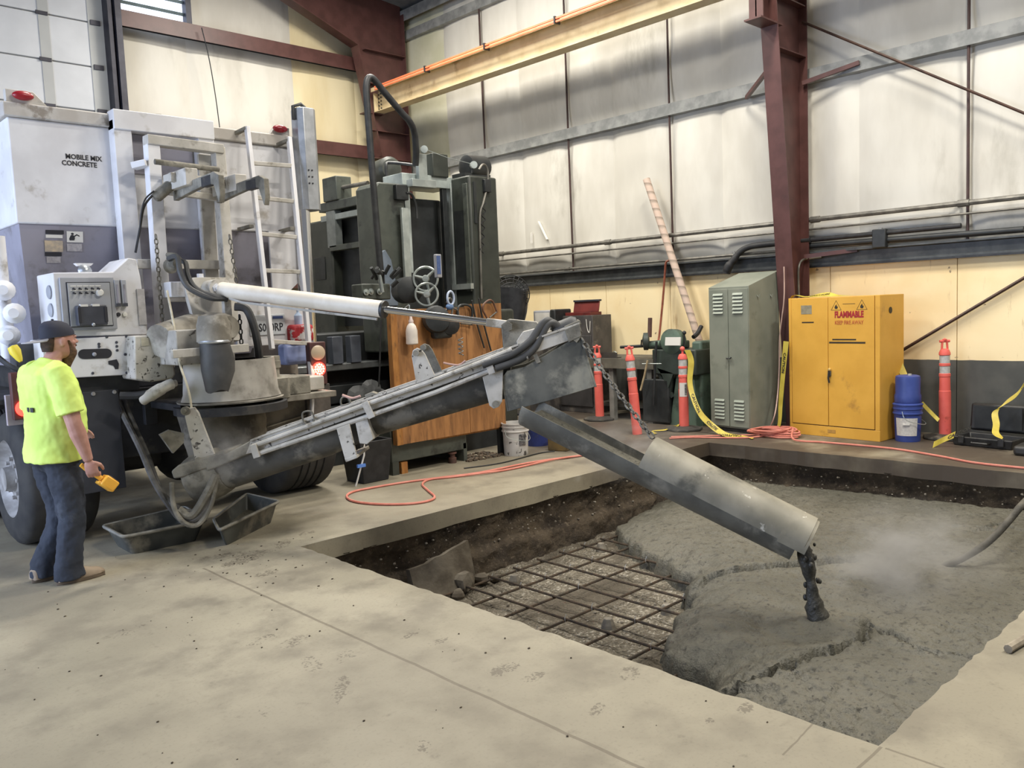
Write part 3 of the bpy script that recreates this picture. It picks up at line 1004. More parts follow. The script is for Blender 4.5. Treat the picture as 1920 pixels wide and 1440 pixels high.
# -- chassis
for x in (2.55, 3.30):
    MB().bx(x - .05, x + .05, 6.9, 12.5, .85, 1.10).build('chassis_rail', m_blk, tr, bevel=.006)
MB().bx(2.0, 3.9, 7.45, 12, 1.12, 1.40).build('subframe', m_blk, tr, bevel=.01)
MB().cyl((1.7, 7.35, .53), (4.2, 7.35, .53), .10, 14).build('axle', m_blk, tr)
MB().ball((2.95, 7.35, .53), (.24, .24, .26), 14, 10).build('axle_housing', m_blk, tr)
MB().bx(2.0, 3.9, 6.95, 7.02, .60, 1.15).build('rear_crossmember', m_blk, tr, bevel=.008)


def wheel(x0, x1, y, side):
    w_ = MB()
    R = .52
    L = x1 - x0
    prof = [(.30, 0), (.36, -.01), (.46, .0), (.505, .03), (R, .06), (R, L * .23)]
    for k in range(1, 5):
        u = L * (.23 + .54 * (k - .5) / 4)
        prof += [(R, u - .012), (R - .014, u - .006), (R - .014, u + .006), (R, u + .012)]
    prof += [(R, L - .06), (.505, L - .03), (.46, L), (.36, L + .01), (.30, L)]
    w_.lathe(prof, (x0, y, R), (1, 0, 0), 40, caps=False)
    wh = w_.build('tyre', m_tyre, tr, angle=30)
    xo = x0 if side < 0 else x1
    s = side
    MB().lathe([(.305, 0), (.30, .01), (.27, -.06), (.20, -.10), (.18, -.04), (.10, -.03), (.09, .04), (.001, .05)], (xo - s * .01, y, R), (s, 0, 0), 28, caps=False).build('rim', m_rim, wh)
    mb = MB()
    for k in range(8):
        a = 2 * pi * k / 8
        mb.cyl((xo - s * .10, y + .15 * cos(a), R + .15 * sin(a)), (xo - s * .02, y + .15 * cos(a), R + .15 * sin(a)), .017, 6)
    mb.build('wheel_nut', m_rim, wh)['kind'] = 'stuff'
    return wh


wheel(1.58, 2.10, 7.30, -1)
wheel(3.70, 4.26, 7.36, 1)
wheel(1.60, 2.10, 8.65, -1)
wheel(3.72, 4.24, 8.70, 1)
# left side plumbing and fender
MB().tube([(1.52, 7.0, 1.10), (1.52, 7.4, 1.16), (1.52, 7.9, 1.16), (1.52, 8.9, 1.16)], .02, 6).build('fender_edge', m_blk, tr)
MB().bx(1.42, 2.1, 6.82, 7.9, 1.13, 1.17).build('fender', m_blk, tr, bevel=.008)
MB().bx(1.50, 1.74, 6.78, 6.81, .98, 1.20).build('mud_guard', M('guard_pale', (190, 180, 186), (160, 150, 154), 5, .6), tr, bevel=.004)
for (x, y, z0, z1, r) in ((1.62, 7.1, 1.45, 2.35, .05), (1.56, 7.35, 1.3, 2.2, .035)):
    MB().cyl((x, y, z0), (x, y, z1), r, 12).build('water_pipe', m_white, tr)
for (x, y, z) in ((1.60, 6.98, 1.95), (1.64, 6.92, 1.78), (1.61, 7.0, 1.62)):
    MB().lathe([(.05, -.08), (.075, -.07), (.075, -.02), (.05, 0), (.055, .05), (.035, .07)], (x, y, z), (-.3, -1, 0), 14).build('pipe_valve', m_white, tr)
MB().bx(1.60, 1.86, 6.82, 7.0, 1.36, 1.56).build('valve_block', m_dbox, tr, bevel=.01)
MB().lathe([(.0, 0), (.035, .01), (.04, .05), (.022, .11), (.012, .13)], (1.57, 6.77, 1.55), (.3, -.3, -.9), 10).build('valve_tag', m_yellowt, tr)
MB().tube([(1.50, 6.9, 1.48), (1.56, 6.8, 1.40), (1.66, 6.77, 1.36), (1.78, 6.8, 1.42)], .018, 6, smooth=5).build('water_hose', m_blk, tr)
# left tail lamps
lb = MB().bx(1.53, 1.78, 6.72, 6.78, 1.02, 1.36).build('lamp_box', M('lamp_box_maroon', (86, 50, 48), (70, 44, 42), 8, .6), tr, bevel=.008)
MB().lathe([(.062, 0), (.062, .012), (.045, .02), (.0, .022)], (1.66, 6.72, 1.27), (0, -1, 0), 20).build('lamp_lens', m_amber, lb)
MB().lathe([(.058, 0), (.058, .012), (.04, .02), (.0, .022)], (1.60, 6.72, 1.10), (0, -1, 0), 20).build('lit_lamp', m_lit, lb)

# -- control panel
cx0, cx1 = 1.83, 2.29
cp = MB().prism([(cx0, 6.60, 1.60), (2.46, 6.60, 1.58), (2.44, 6.60, 2.02), (2.42, 6.60, 2.155), (2.36, 6.60, 2.165), (2.24, 6.60, 2.06), (cx0, 6.60, 2.055)], (0, .40, 0)).build('control_panel', m_white, tr, bevel=.008)
MB().bx(1.865, 2.235, 6.578, 6.60, 1.635, 2.02).build('panel_frame', m_panelg, cp, bevel=.004)
MB().bx(1.905, 2.205, 6.572, 6.579, 1.66, 1.985).build('panel_seam', m_ink, cp)
MB().bx(1.911, 2.199, 6.566, 6.579, 1.666, 1.979).build('panel_face', M('panel_face_grey', (166, 168, 172), (154, 156, 160), 6, .5), cp)
di = MB().bx(1.945, 2.145, 6.50, 6.57, 1.668, 1.815).build('display_box', m_dbox, cp, bevel=.008)
for x in (1.965, 2.045):
    MB().bx(x, x + .05, 6.496, 6.53, 1.806, 1.822).build('display_label', m_label, di)
for x in (1.945, 2.125):
    MB().bx(x, x + .02, 6.494, 6.5, 1.69, 1.80).build('display_hinge', m_ink, di)
MB().ball((2.04, 6.49, 1.675), .013, 8, 6).build('display_latch', m_alum, di)
for r in range(2):
    z = 1.952 - r * .030
    for k in range(5):
        x = 1.948 + k * .042
        MB().bx(x - .019, x + .019, 6.563, 6.567, z - .0, z + .008).build('switch_label', m_label, cp)
        if not (r == 1 and k == 4):
            MB().lathe([(.008, 0), (.008, .008), (.004, .01), (.004, .03), (.006, .034)], (x, 6.566, z - .014), (0, -1, -.2), 8).build('toggle_switch', m_ink, cp)
MB().lathe([(.026, 0), (.026, .018), (.02, .028), (.0, .03)], (2.122, 6.566, 1.905), (0, -1, 0), 18).build('emergency_button', m_label, cp)
for k in range(2):
    x = 2.252 + k * .05
    f = MB().bx(x - .018, x + .018, 6.57, 6.60, 1.80, 2.0).build('flow_meter', m_panelg, cp, bevel=.003)
    MB().bx(x - .006, x + .006, 6.566, 6.571, 1.83, 1.965).build('flow_tube', m_purp, f)
    MB().bx(x - .015, x + .015, 6.562, 6.572, 1.802, 1.825).build('flow_valve', m_dbox, f)
MB().lathe([(.016, 0), (.014, .012), (.0, .013)], (2.255, 6.60, 1.742), (0, -1, 0), 14).build('knob', m_ink, cp)
MB().lathe([(.018, 0), (.016, .014), (.0, .016)], (2.30, 6.60, 1.742), (0, -1, 0), 14).build('knob', m_label, cp)
MB().bx(2.40, 2.455, 6.586, 6.60, 1.66, 1.93).build('warning_strip', M('faded_strip', (186, 182, 180), (160, 156, 154), 14, .6), cp)
for k in range(3):
    MB().lathe([(.05, 0), (.05, .01), (.04, .016), (.0, .017)], (cx0, 6.70, 1.92 - k * .13), (-1, 0, 0), 16).build('gauge', m_panelg, cp)
# hose tray and ring on top of the panel
MB().lathe([(.045, 0), (.05, .03), (.03, .05), (.012, .06)], (2.12, 6.86, 2.075), (0, -1, .3), 16).build('panel_knob', m_alum, cp)
MB().prism([(2.06, 6.85, 2.14), (2.19, 6.85, 2.14), (2.17, 6.85, 2.12), (2.08, 6.85, 2.12)], (0, .05, 0)).build('panel_bracket', m_white, cp)
# -- lower instrument plate, recesses and boxes
lp = MB().prism([(1.72, 6.60, 1.30), (2.24, 6.60, 1.285), (2.40, 6.60, 1.30), (2.40, 6.60, 1.58), (1.72, 6.60, 1.58)], (0, .30, 0)).build('lower_panel', m_white, tr, bevel=.006)
pts = []
for k in range(9):
    a = pi / 2 + pi * k / 8
    pts.append((1.99 + .04 * cos(a), 6.595, 1.462 + .036 * sin(a)))
for k in range(9):
    a = -pi / 2 + pi * k / 8
    pts.append((2.145 + .04 * cos(a), 6.595, 1.457 + .036 * sin(a)))
MB().prism(pts, (0, .004, 0)).build('slot_opening', m_ink, lp)
MB().prism([(2.155, 6.595, 1.40), (2.215, 6.595, 1.408), (2.228, 6.595, 1.375), (2.222, 6.595, 1.335), (2.20, 6.595, 1.335), (2.19, 6.595, 1.36), (2.155, 6.595, 1.375)], (0, .004, 0)).build('slot_opening', m_ink, lp)
MB().ball((2.06, 6.592, 1.456), .016, 10, 6).build('slot_handle', m_panelg, lp)
for (x, z) in ((2.10, 1.53), (2.10, 1.51), (2.225, 1.535), (2.225, 1.505), (2.225, 1.475), (2.28, 1.44), (2.30, 1.575), (2.16, 1.58), (1.95, 1.56), (2.04, 1.318), (2.28, 1.30), (2.33, 1.31)):
    MB().lathe([(.011, 0), (.009, .008), (.0, .009)], (x, 6.60, z), (0, -1, 0), 8).build('bolt', m_dbox, lp)
pb = MB().prism([(2.30, 6.44, 1.58), (2.57, 6.44, 1.575), (2.585, 6.44, 1.265), (2.56, 6.44, 1.235), (2.40, 6.44, 1.225), (2.28, 6.44, 1.255)], (0, .30, 0)).build('chipped_guard', m_chip, tr, bevel=.012)
MB().bx(2.345, 2.40, 6.434, 6.441, 1.50, 1.56).build('warning_label', M('faint_yellow_label', (196, 190, 168), (176, 170, 150), 20, .6), pb)
# black mud flap below the panel
mf = MB().bx((1.908, 6.660, 0.733)[0], (2.230, 6.660, 0.684)[0], 6.66, 6.68, .42, 1.18).build('mud_flap', M('flap_grey', (54, 56, 63), (45, 47, 53), 4, .6), tr, bevel=.004)
for x in (2.05, 2.2):
    MB().lathe([(.016, 0), (.013, .01), (.0, .011)], (x, 6.66, 1.16), (0, -1, 0), 8).build('bolt', m_rim, mf)
MB().bx(1.8, 2.4, 6.70, 6.78, 1.16, 1.28).build('flap_hanger', m_blk, tr)

# -- mast frame in front of the hopper
YM = 6.95
def post(a, b, w_, d_, name, mat=m_white, par=None):
    return MB().beam(a, b, w_, d_, up=(0, 1, 0)).build(name, mat, par or tr, bevel=.005)


ma = post((2.739, 6.950, 3.155), (2.640, 6.750, 1.305), .10, .10, 'mast_frame')
post((3.296, 6.950, 3.126), (3.197, 6.720, 1.487), .09, .10, 'mast_post', m_dusty, ma)
MB().beam((2.684, 6.930, 3.128), (3.319, 6.930, 3.111), .11, .075).build('mast_header', m_dusty, ma, bevel=.005)
post((3.197, 7.000, 3.071), (3.179, 7.000, 1.855), .12, .03, 'mast_plate', m_dusty, ma)
MB().beam((2.590, 6.970, 2.917), (2.674, 6.900, 2.939), .10, .05).build('mast_stub', m_white, ma, bevel=.004)
MB().beam((2.542, 6.950, 2.143), (3.326, 6.950, 2.139), .06, .075).build('mast_crossbar', m_dusty, ma, bevel=.004)
MB().beam((2.675, 6.850, 1.912), (3.214, 6.850, 1.903), .05, .16).build('mast_crossplate', m_white, ma, bevel=.004)
# fork carrier: two arms reaching backwards, cross tube, hooked forks
for (q0, q1, nm) in (((2.820, 6.850, 2.779), (2.772, 6.450, 2.783), 'fork_arm'), ((3.223, 6.850, 2.764), (3.146, 6.450, 2.762), 'fork_arm')):
    q0, q1 = V(q0), V(q1)
    q1.x = q0.x
    MB().beam(q0, (q0.x, 6.42, q0.z), .10, .13).build(nm, m_dusty, ma, bevel=.006)
MB().beam((2.730, 6.620, 2.796), (3.195, 6.620, 2.771), .05, .07).build('fork_crossbar', m_dusty, ma, bevel=.004)
MB().beam((2.776, 6.880, 2.725), (3.250, 6.880, 2.694), .06, .05).build('fork_crossbar', m_dusty, ma, bevel=.004)
MB().tube([(2.663, 6.720, 2.923), (3.183, 6.720, 2.905)], .022, 10).build('fork_shaft', m_cem, ma)
for (xf, zf) in ((2.84, 2.69), (3.20, 2.69)):
    k = MB().prism([(xf - .02, 6.80, zf - .05), (xf - .02, 6.46, zf - .02), (xf - .02, 6.18, zf + .0), (xf - .02, 6.06, zf - .02), (xf - .02, 6.02, zf - .10), (xf - .02, 5.99, zf - .16), (xf - .02, 5.965, zf - .10),
                    (xf - .02, 5.97, zf + .04), (xf - .02, 6.05, zf + .075), (xf - .02, 6.4, zf + .065), (xf - .02, 6.80, zf + .02)], (.045, 0, 0)).build('fork_hook', m_cem, ma, bevel=.005)
    MB().bx(xf - .024, xf + .029, 6.10, 6.26, zf - .015, zf + .06).build('hook_pad', m_blk, k, bevel=.006)
MB().lathe([(.03, 0), (.045, .02), (.045, .16), (.03, .18), (.02, .26)], (2.652, 6.750, 2.643), (.75, -.1, .65), 12).build('limit_switch', m_cem, ma)
MB().tube([(2.638, 6.750, 2.667), (2.565, 6.750, 2.572), (2.530, 6.780, 2.401), (2.490, 6.800, 2.220)], .009, 6, smooth=6).build('switch_cable', m_black, ma)
MB().tube([(2.641, 6.720, 2.696), (2.574, 6.740, 2.629), (2.540, 6.750, 2.522), (2.530, 6.780, 2.401)], .007, 6, smooth=6).build('switch_cable', m_black, ma)
for (a, b) in (((2.603, 6.660, 2.351), (2.581, 6.600, 1.522)), ((3.187, 6.620, 2.365), (3.225, 6.620, 1.937))):
    mb = MB()
    chain(mb, a, b, .05, .005)
    mb.build('safety_chain', m_chainm, ma, flat=True)
# -- ladder
la = MB().beam((3.630, 7.050, 3.360), (3.489, 6.600, 1.401), .035, .05, up=(0, 1, 0)).build('ladder', m_white, tr, bevel=.004)
MB().beam((4.039, 7.050, 3.312), (3.829, 6.550, 1.073), .035, .05, up=(0, 1, 0)).build('ladder_stile', m_white, la, bevel=.004)
MB().beam((3.829, 6.550, 1.073), (3.774, 6.520, 0.702), .028, .03, up=(0, 1, 0)).build('ladder_stile', m_white, la, bevel=.004)
for (a, b) in (((3.626, 6.980, 3.034), (4.002, 6.980, 3.043)), ((3.583, 6.920, 2.728), (3.983, 6.920, 2.713)), ((3.553, 6.850, 2.406), (3.941, 6.850, 2.384)), ((3.534, 6.780, 2.083), (3.916, 6.780, 2.069)), ((3.510, 6.700, 1.781), (3.880, 6.700, 1.752)), ((3.485, 6.620, 1.470), (3.863, 6.620, 1.429)), ((3.500, 6.560, 1.168), (3.850, 6.560, 1.138))):
    MB().beam(a, b, .03, .035).build('ladder_rung', m_dusty, la, bevel=.004)
for (a, b) in (((3.629, 7.050, 3.351), (3.574, 7.200, 3.315)), ((4.038, 7.050, 3.292), (3.976, 7.200, 3.253)), ((3.518, 6.870, 2.471), (3.556, 7.180, 2.474)), ((3.910, 6.870, 2.466), (3.962, 7.180, 2.468))):
    MB().beam(a, b, .04, .03).build('ladder_standoff', m_cem, la, bevel=.003)
# stowed aluminium chute section behind the ladder
st = MB().prism([(4.12, 7.02, 2.66), (4.12, 7.12, 2.66), (4.16, 7.2, 2.66), (4.27, 7.2, 2.66), (4.31, 7.12, 2.66), (4.31, 7.02, 2.66), (4.27, 6.98, 2.66), (4.16, 6.98, 2.66)], (0, 0, .93)).build('stowed_chute', m_alum, tr, bevel=.004)
mb = MB()
for i in range(3):
    for x in (4.18, 4.215):
        mb.cyl((x, 6.98, 2.80 + i * .06 + .1), (x, 6.974, 2.80 + i * .06 + .1), .008, 8)
mb.build('chute_hole', m_ink, st)['kind'] = 'stuff'
MB().tube([(4.10, 7.05, 3.48), (4.10, 7.05, 3.60), (4.18, 7.05, 3.63), (4.22, 7.05, 3.60)], .018, 6).build('chute_handle', m_dark, st)
MB().cyl((4.13, 7.08, 1.3), (4.14, 7.08, 2.66), .075, 16).build('stainless_pipe', m_chrome, tr)
MB().prism([(3.80, 7.10, 2.46), (4.08, 7.10, 2.46), (4.08, 7.10, 2.0), (3.96, 7.10, 1.9), (3.80, 7.10, 1.9)], (0, .02, 0)).build('side_gusset', m_white, tr)
# -- number plate panel
npn = MB().bx(3.30, 3.96, 6.85, 6.88, 1.43, 1.80).build('plate_panel', m_white, tr, bevel=.004)
lic = MB().bx(3.42, 3.76, 6.835, 6.85, 1.52, 1.70).build('licence_plate', m_plate, npn, bevel=.004)
text_mesh('S020RP', .098, 'plate_lettering', m_ink, npn, (3.50, 6.833, 1.555), (1, 0, 0), (0, 0, 1), .0012, bold=.0012, sx=.78)
MB().bx(3.64, 3.74, 6.832, 6.836, 1.66, 1.685).build('plate_mark', m_plateb, npn)
MB().bx(3.55, 3.95, 7.0, 7.05, .98, 1.43).build('tail_plate', M('tail_beige', (168, 158, 144), (148, 138, 126), 5, .7), tr)
# right tail lamps
lb = MB().bx(3.83, 3.99, 6.56, 6.64, 1.06, 1.44).build('lamp_box', M('lamp_box_maroon', (1, 1, 1)), tr, bevel=.008)
MB().lathe([(.066, 0), (.066, .012), (.05, .02), (.0, .024)], (3.905, 6.56, 1.345), (-.15, -1, 0), 22).build('lamp_lens', m_amber, lb)
ll = MB().lathe([(.062, 0), (.062, .012), (.045, .018), (.0, .02)], (3.905, 6.56, 1.20), (-.15, -1, 0), 22).build('lit_lamp', m_lit, lb)
mb = MB()
for k in range(19):
    r_, a = (0, 0) if k == 0 else (.022, k * pi / 3) if k < 7 else (.043, k * pi / 6)
    mb.ball((3.90 + r_ * cos(a), 6.536, 1.20 + r_ * sin(a)), .0075, 6, 4)
mb.build('led_cluster', m_lit2, lb)['kind'] = 'stuff'
MB().bx(3.78, 4.02, 6.58, 6.62, .72, 1.06).build('mud_plate', M('mud_plate', (92, 86, 80), (66, 62, 58), 7, .8), tr, bevel=.004)
MB().bx(3.36, 3.80, 6.62, 6.64, .62, 1.05).build('splash_plate', M('splash_plate', (128, 122, 112), (88, 84, 78), 5, .85, bump=.2, bscale=20), tr, bevel=.004)
for (a, b) in (((3.40, 6.61, .74), (3.78, 6.61, .80)), ((3.40, 6.61, .88), (3.60, 6.61, .94)), ((3.37, 6.61, .62), (3.38, 6.61, 1.05))):
    MB().beam(a, b, .012, .012).build('splash_rib', m_dust, tr)
# shelf with bottle-like washer jug, red and white bag
MB().bx(3.78, 4.0, 6.75, 6.9, 1.44, 1.60).build('rag_bag', M('red_white_bag', (206, 204, 204), (170, 40, 48), 9, .6, lo=.47, hi=.53), tr, bevel=.03)
MB().bx(3.72, 3.96, 6.80, 6.95, 1.24, 1.43).build('water_jug', M('blue_jug', (164, 178, 220), (140, 154, 200), 6, .4), tr, bevel=.03)
MB().lathe([(.04, 0), (.042, .08), (.016, .11), (.016, .14), (.02, .142), (.02, .165), (0, .166)], (3.90, 6.86, 1.60), n=12).build('spray_bottle', M('bottle_blue', (176, 196, 224), None, 4, .35), tr)

# -- discharge end: bowl, rubber snout, gear motor, swivel
bo = MB()
C0 = V((2.95, 6.30, 1.02))
for R0, R1, z0, z1 in ((.40, .36, 1.06, 1.36),):
    ring = []
    for z, r in ((z0, R0), (z0 + .05, R0 - .02), (z1, R1), (z1 + .0, R1 - .02), (z0 + .08, R0 - .05)):
        ring.append([C0 + V((r * cos(a), r * .85 * sin(a), z - 1.02)) for a in [pi + pi * k / 22 for k in range(23)]])
    bo.loft(ring, closed=True, caps=False)
bowl = bo.build('mixing_bowl', M('bowl_dusty', (178, 174, 166), (150, 146, 138), 4, .7, grime=(124, 120, 112), gscale=4), tr)
MB().beam((2.392, 6.000, 1.441), (2.974, 6.000, 1.451), .04, .06).build('bowl_rim', m_dusty, bowl, bevel=.004)
for x in (2.66, 2.71, 2.78):
    MB().ball((x, 6.035 + .1, 1.12), .012, 6, 5).build('bolt', m_dust, bowl)
MB().lathe([(.395, 0), (.40, .0), (.405, .012), (.39, .014)], (2.95, 6.30, 1.04), n=36).build('bowl_flange', m_dust, bowl)
MB().lathe([(.43, 0), (.43, .06), (.40, .065), (.40, 0)], (2.95, 6.30, .955), n=36).build('swing_ring', m_blk, tr)
MB().bx(2.55, 3.42, 6.32, 6.98, .985, 1.04).build('tail_frame', m_blk, tr, bevel=.008)
sn = MB()
rings = []
for (q, rx, ry) in (((2.691, 5.950, 1.516), .105, .10), ((2.696, 5.950, 1.476), .112, .10), ((2.701, 5.940, 1.390), .125, .10), ((2.694, 5.930, 1.300), .122, .095), ((2.679, 5.920, 1.223), .10, .085), ((2.670, 5.920, 1.153), .082, .07)):
    rings.append([V(q) + V((rx * cos(a), ry * sin(a), .012 * sin(a * 3))) for a in [2 * pi * k / 20 for k in range(20)]])
sn.loft(rings)
snout = sn.build('rubber_snout', m_boot, tr, angle=60)
MB().lathe([(.112, 0), (.116, .01), (.112, .02)], (2.690, 5.950, 1.504), (0, 0, 1), 20).build('hose_clamp', m_alum, snout)
gm = MB()
gm.lathe([(.06, 0), (.12, .02), (.13, .10), (.11, .24), (.085, .30)], (2.850, 6.450, 1.599), (.25, -1, .05), 18)
gmo = gm.build('gear_motor', m_dust, tr, angle=50)
MB().lathe([(.125, 0), (.12, .12), (.10, .19)], (2.700, 5.970, 1.515), (0, 0, 1), 18).build('motor_elbow', m_dust, gmo)
MB().lathe([(.075, 0), (.075, .03), (.06, .04), (.055, .07), (.03, .075), (.03, .095), (0, .096)], (2.790, 6.060, 1.622), (.3, -1, 0), 16).build('motor_cap', m_dust, gmo)
mb = MB()
for k in range(6):
    a = k * pi / 3
    q = V((2.777, 6.030, 1.622)) + V((.062 * cos(a), -.012, .062 * sin(a)))
    mb.cyl(q, q + V((.006, -.02, 0)), .012, 6)
mb.build('motor_bolt', m_dust, gmo)['kind'] = 'stuff'
MB().box((2.629, 6.300, 1.479), (.30, .36, .26)).build('mixer_housing', M('housing_dusty', (180, 176, 168), (150, 146, 138), 8, .75, chips=(84, 80, 74), cscale=18), tr, bevel=.01)
MB().cyl((2.451, 6.350, 1.529), (2.897, 6.550, 1.632), .13, 16).build('mixer_barrel', m_dust, tr)
MB().prism([(2.728, 6.500, 1.950), (2.769, 6.400, 1.553), (3.018, 6.400, 1.497), (3.145, 6.500, 1.837), (3.081, 6.500, 2.010), (2.818, 6.500, 2.011), (3.050, 6.500, 1.903), (2.973, 6.470, 1.776), (2.883, 6.470, 1.737), (2.806, 6.480, 1.802)][:6], (0, .05, 0)).build('swing_bracket', m_dusty, tr, bevel=.005)
MB().bx(2.62, 3.1, 6.50, 6.72, 1.86, 1.98).build('cylinder_mount', m_white, tr, bevel=.008)
MB().lathe([(.05, 0), (.05, .02), (.026, .021), (.026, .05), (0, .051)], (2.907, 6.600, 1.995), (0, 0, 1), 6).build('mount_bolt', m_white, tr)
# swivel column right of the bowl
sv = MB().lathe([(.15, 0), (.15, .16), (.10, .17)], (3.30, 6.30, 1.02), n=20).build('swivel_base', m_cem, tr)
MB().lathe([(.075, 0), (.075, .07), (.088, .075), (.088, .13), (.084, .135), (.084, .17), (0, .171)], (3.30, 6.30, 1.19), n=18).build('swivel_cap', m_cem, sv)
MB().bx(3.35, 3.62, 6.22, 6.5, 1.03, 1.18).build('swivel_arm', m_cem, sv, bevel=.01)
MB().bx(3.56, 3.80, 6.30, 6.46, 1.04, 1.16).build('swing_motor', m_dusty, sv, bevel=.012)
MB().bx(3.2, 3.85, 6.2, 6.6, .98, 1.03).build('tail_shelf', m_dust, tr, bevel=.006)
MB().tube([(3.035, 6.300, 1.769), (3.107, 6.250, 1.745), (3.145, 6.220, 1.608), (3.170, 6.220, 1.446), (3.187, 6.250, 1.350)], .032, 8, smooth=6).build('snout_hose', m_boot, tr)
MB().beam((2.993, 6.350, 1.835), (2.967, 6.300, 1.332), .06, .05, up=(0, 1, 0)).build('motor_post', m_dusty, tr, bevel=.004)
mb = MB()
chain(mb, (3.070, 6.300, 1.705), (3.061, 6.280, 1.473), .05, .006)
mb.build('hook_chain', m_dark, tr, flat=True)
# -- black underside, hoses, exhaust-like tube
MB().tube([(2.292, 6.350, 1.097), (2.353, 6.250, 1.162), (2.430, 6.200, 1.208), (2.487, 6.200, 1.219)], [.035, .045, .04, .025], 10, smooth=5).build('wrapped_hose', m_dusty, tr)
MB().tube([(2.184, 6.500, 1.140), (2.281, 6.450, 1.133), (2.361, 6.400, 1.143)], .03, 8, smooth=5).build('hydraulic_fitting', m_blk, tr)
MB().tube([(2.314, 7.000, 1.133), (2.261, 6.750, 1.025), (2.260, 6.400, 0.745), (2.274, 6.200, 0.505), (2.324, 6.050, 0.319), (2.368, 5.980, 0.242), (2.452, 5.920, 0.245), (2.540, 5.900, 0.357), (2.628, 5.900, 0.560), (2.727, 5.920, 0.661)], .022, 8, smooth=8).build('hydraulic_hose', m_hose, tr)
MB().tube([(2.367, 7.000, 1.128), (2.307, 6.700, 0.982), (2.307, 6.400, 0.698), (2.309, 6.200, 0.459), (2.345, 6.020, 0.339), (2.441, 5.930, 0.301), (2.556, 5.900, 0.414), (2.638, 5.900, 0.578)], .020, 8, smooth=8).build('hydraulic_hose', m_hose, tr)
MB().tube([(2.340, 6.050, 0.512), (2.314, 5.980, 0.350), (2.358, 5.930, 0.232), (2.448, 5.900, 0.206), (2.536, 5.880, 0.321), (2.597, 5.880, 0.488), (2.647, 5.900, 0.596), (2.775, 5.930, 0.673)], .018, 8, smooth=8).build('hydraulic_hose', m_cem, tr)
MB().tube([(2.347, 5.980, 0.324), (2.419, 5.930, 0.274), (2.524, 5.890, 0.421), (2.598, 5.890, 0.546)], .030, 8, smooth=8).build('hydraulic_hose', m_cem, tr)
MB().tube([(2.553, 6.400, 1.907), (2.544, 6.300, 1.644), (2.485, 6.100, 1.371), (2.466, 5.960, 1.222), (2.470, 5.930, 1.126), (2.475, 5.930, 1.052)], .009, 6, smooth=6).build('tag_line', m_rope, tr)
# hydraulic hoses to the lift cylinder
for (o, r) in ((0, .022), (9, .02)):
    MB().tube([(2.664, 6.600, 2.162), (2.691, 6.500, 2.168), (2.673, 6.420, 2.048), (2.698, 6.380, 1.944), (2.768, 6.340, 1.881), (2.857, 6.300, 1.840), (2.969, 6.300, 1.834)] if o == 0 else
              [(2.721, 6.600, 2.142), (2.750, 6.500, 2.127), (2.730, 6.420, 2.028), (2.748, 6.380, 1.944), (2.802, 6.340, 1.888), (2.876, 6.300, 1.856), (2.977, 6.300, 1.825)], r, 8, smooth=7).build('lift_hose', m_boot, tr)
MB().lathe([(.05, 0), (.06, .02), (.045, .08), (.05, .1), (.03, .14)], (2.708, 6.700, 2.107), (0, -1, .1), 14).build('hose_manifold', m_cem, tr)
MB().tube([(2.698, 6.700, 2.199), (2.733, 6.620, 2.185), (2.763, 6.600, 2.134)], .02, 8, smooth=5).build('lift_hose', m_cem, tr)

# -- auger boom (near side lies in one vertical plane, body reaches .34 m behind it)
BN = V((-.725, -.689, 0))
def back(q, d):
    return V(q) - BN * d


def plate(poly, d0, d1, name, mat, par, bevel=.004):
    return MB().prism([back(q, d0) for q in poly], -BN * (d1 - d0)).build(name, mat, par, bevel=bevel)


bo_ = MB()
sec = []
for (top, bot) in (((2.534, 5.914, 0.625), (2.599, 5.846, 0.401)), ((3.131, 5.286, 0.907), (3.146, 5.270, 0.635)), ((3.402, 5.000, 1.024), (3.384, 5.019, 0.771)), ((4.018, 4.353, 1.334), (3.976, 4.397, 0.987)), ((4.097, 4.269, 1.379), (4.060, 4.308, 1.013))):
    t, b = V(top), V(bot)
    r = .17
    ring = [t - BN * .03]
    for k in range(11):
        a = pi * k / 10
        ring.append(t.lerp(b, .5) - BN * .19 + BN * .16 * cos(a) + (b - t) * .5 * sin(a))
    ring.append(t - BN * .35)
    ring.append(t - BN * .33 + (b - t) * .1)
    ring.append(t - BN * .05 + (b - t) * .1)
    sec.append(ring)
bo_.loft(sec)
boom = bo_.build('auger_boom', M('boom_dark', (88, 86, 80), (64, 63, 59), 5, .75, grime=(122, 118, 108), gscale=4), tr, angle=50)
RT = [(2.776, 5.659, 0.793), (2.862, 5.569, 0.836), (3.622, 4.769, 1.170), (4.137, 4.227, 1.414), (4.429, 3.919, 1.543)]
RB = [(4.427, 3.921, 1.446), (4.229, 4.130, 1.356), (3.936, 4.438, 1.229), (3.374, 5.031, 0.972), (2.818, 5.615, 0.713), (2.744, 5.693, 0.693)]
plate(RT + RB, 0, .012, 'side_rail', m_chip, boom)
plate([(V(q) + V((0, 0, .01))) for q in RT + RB], .345, .357, 'side_rail', m_dusty, boom)
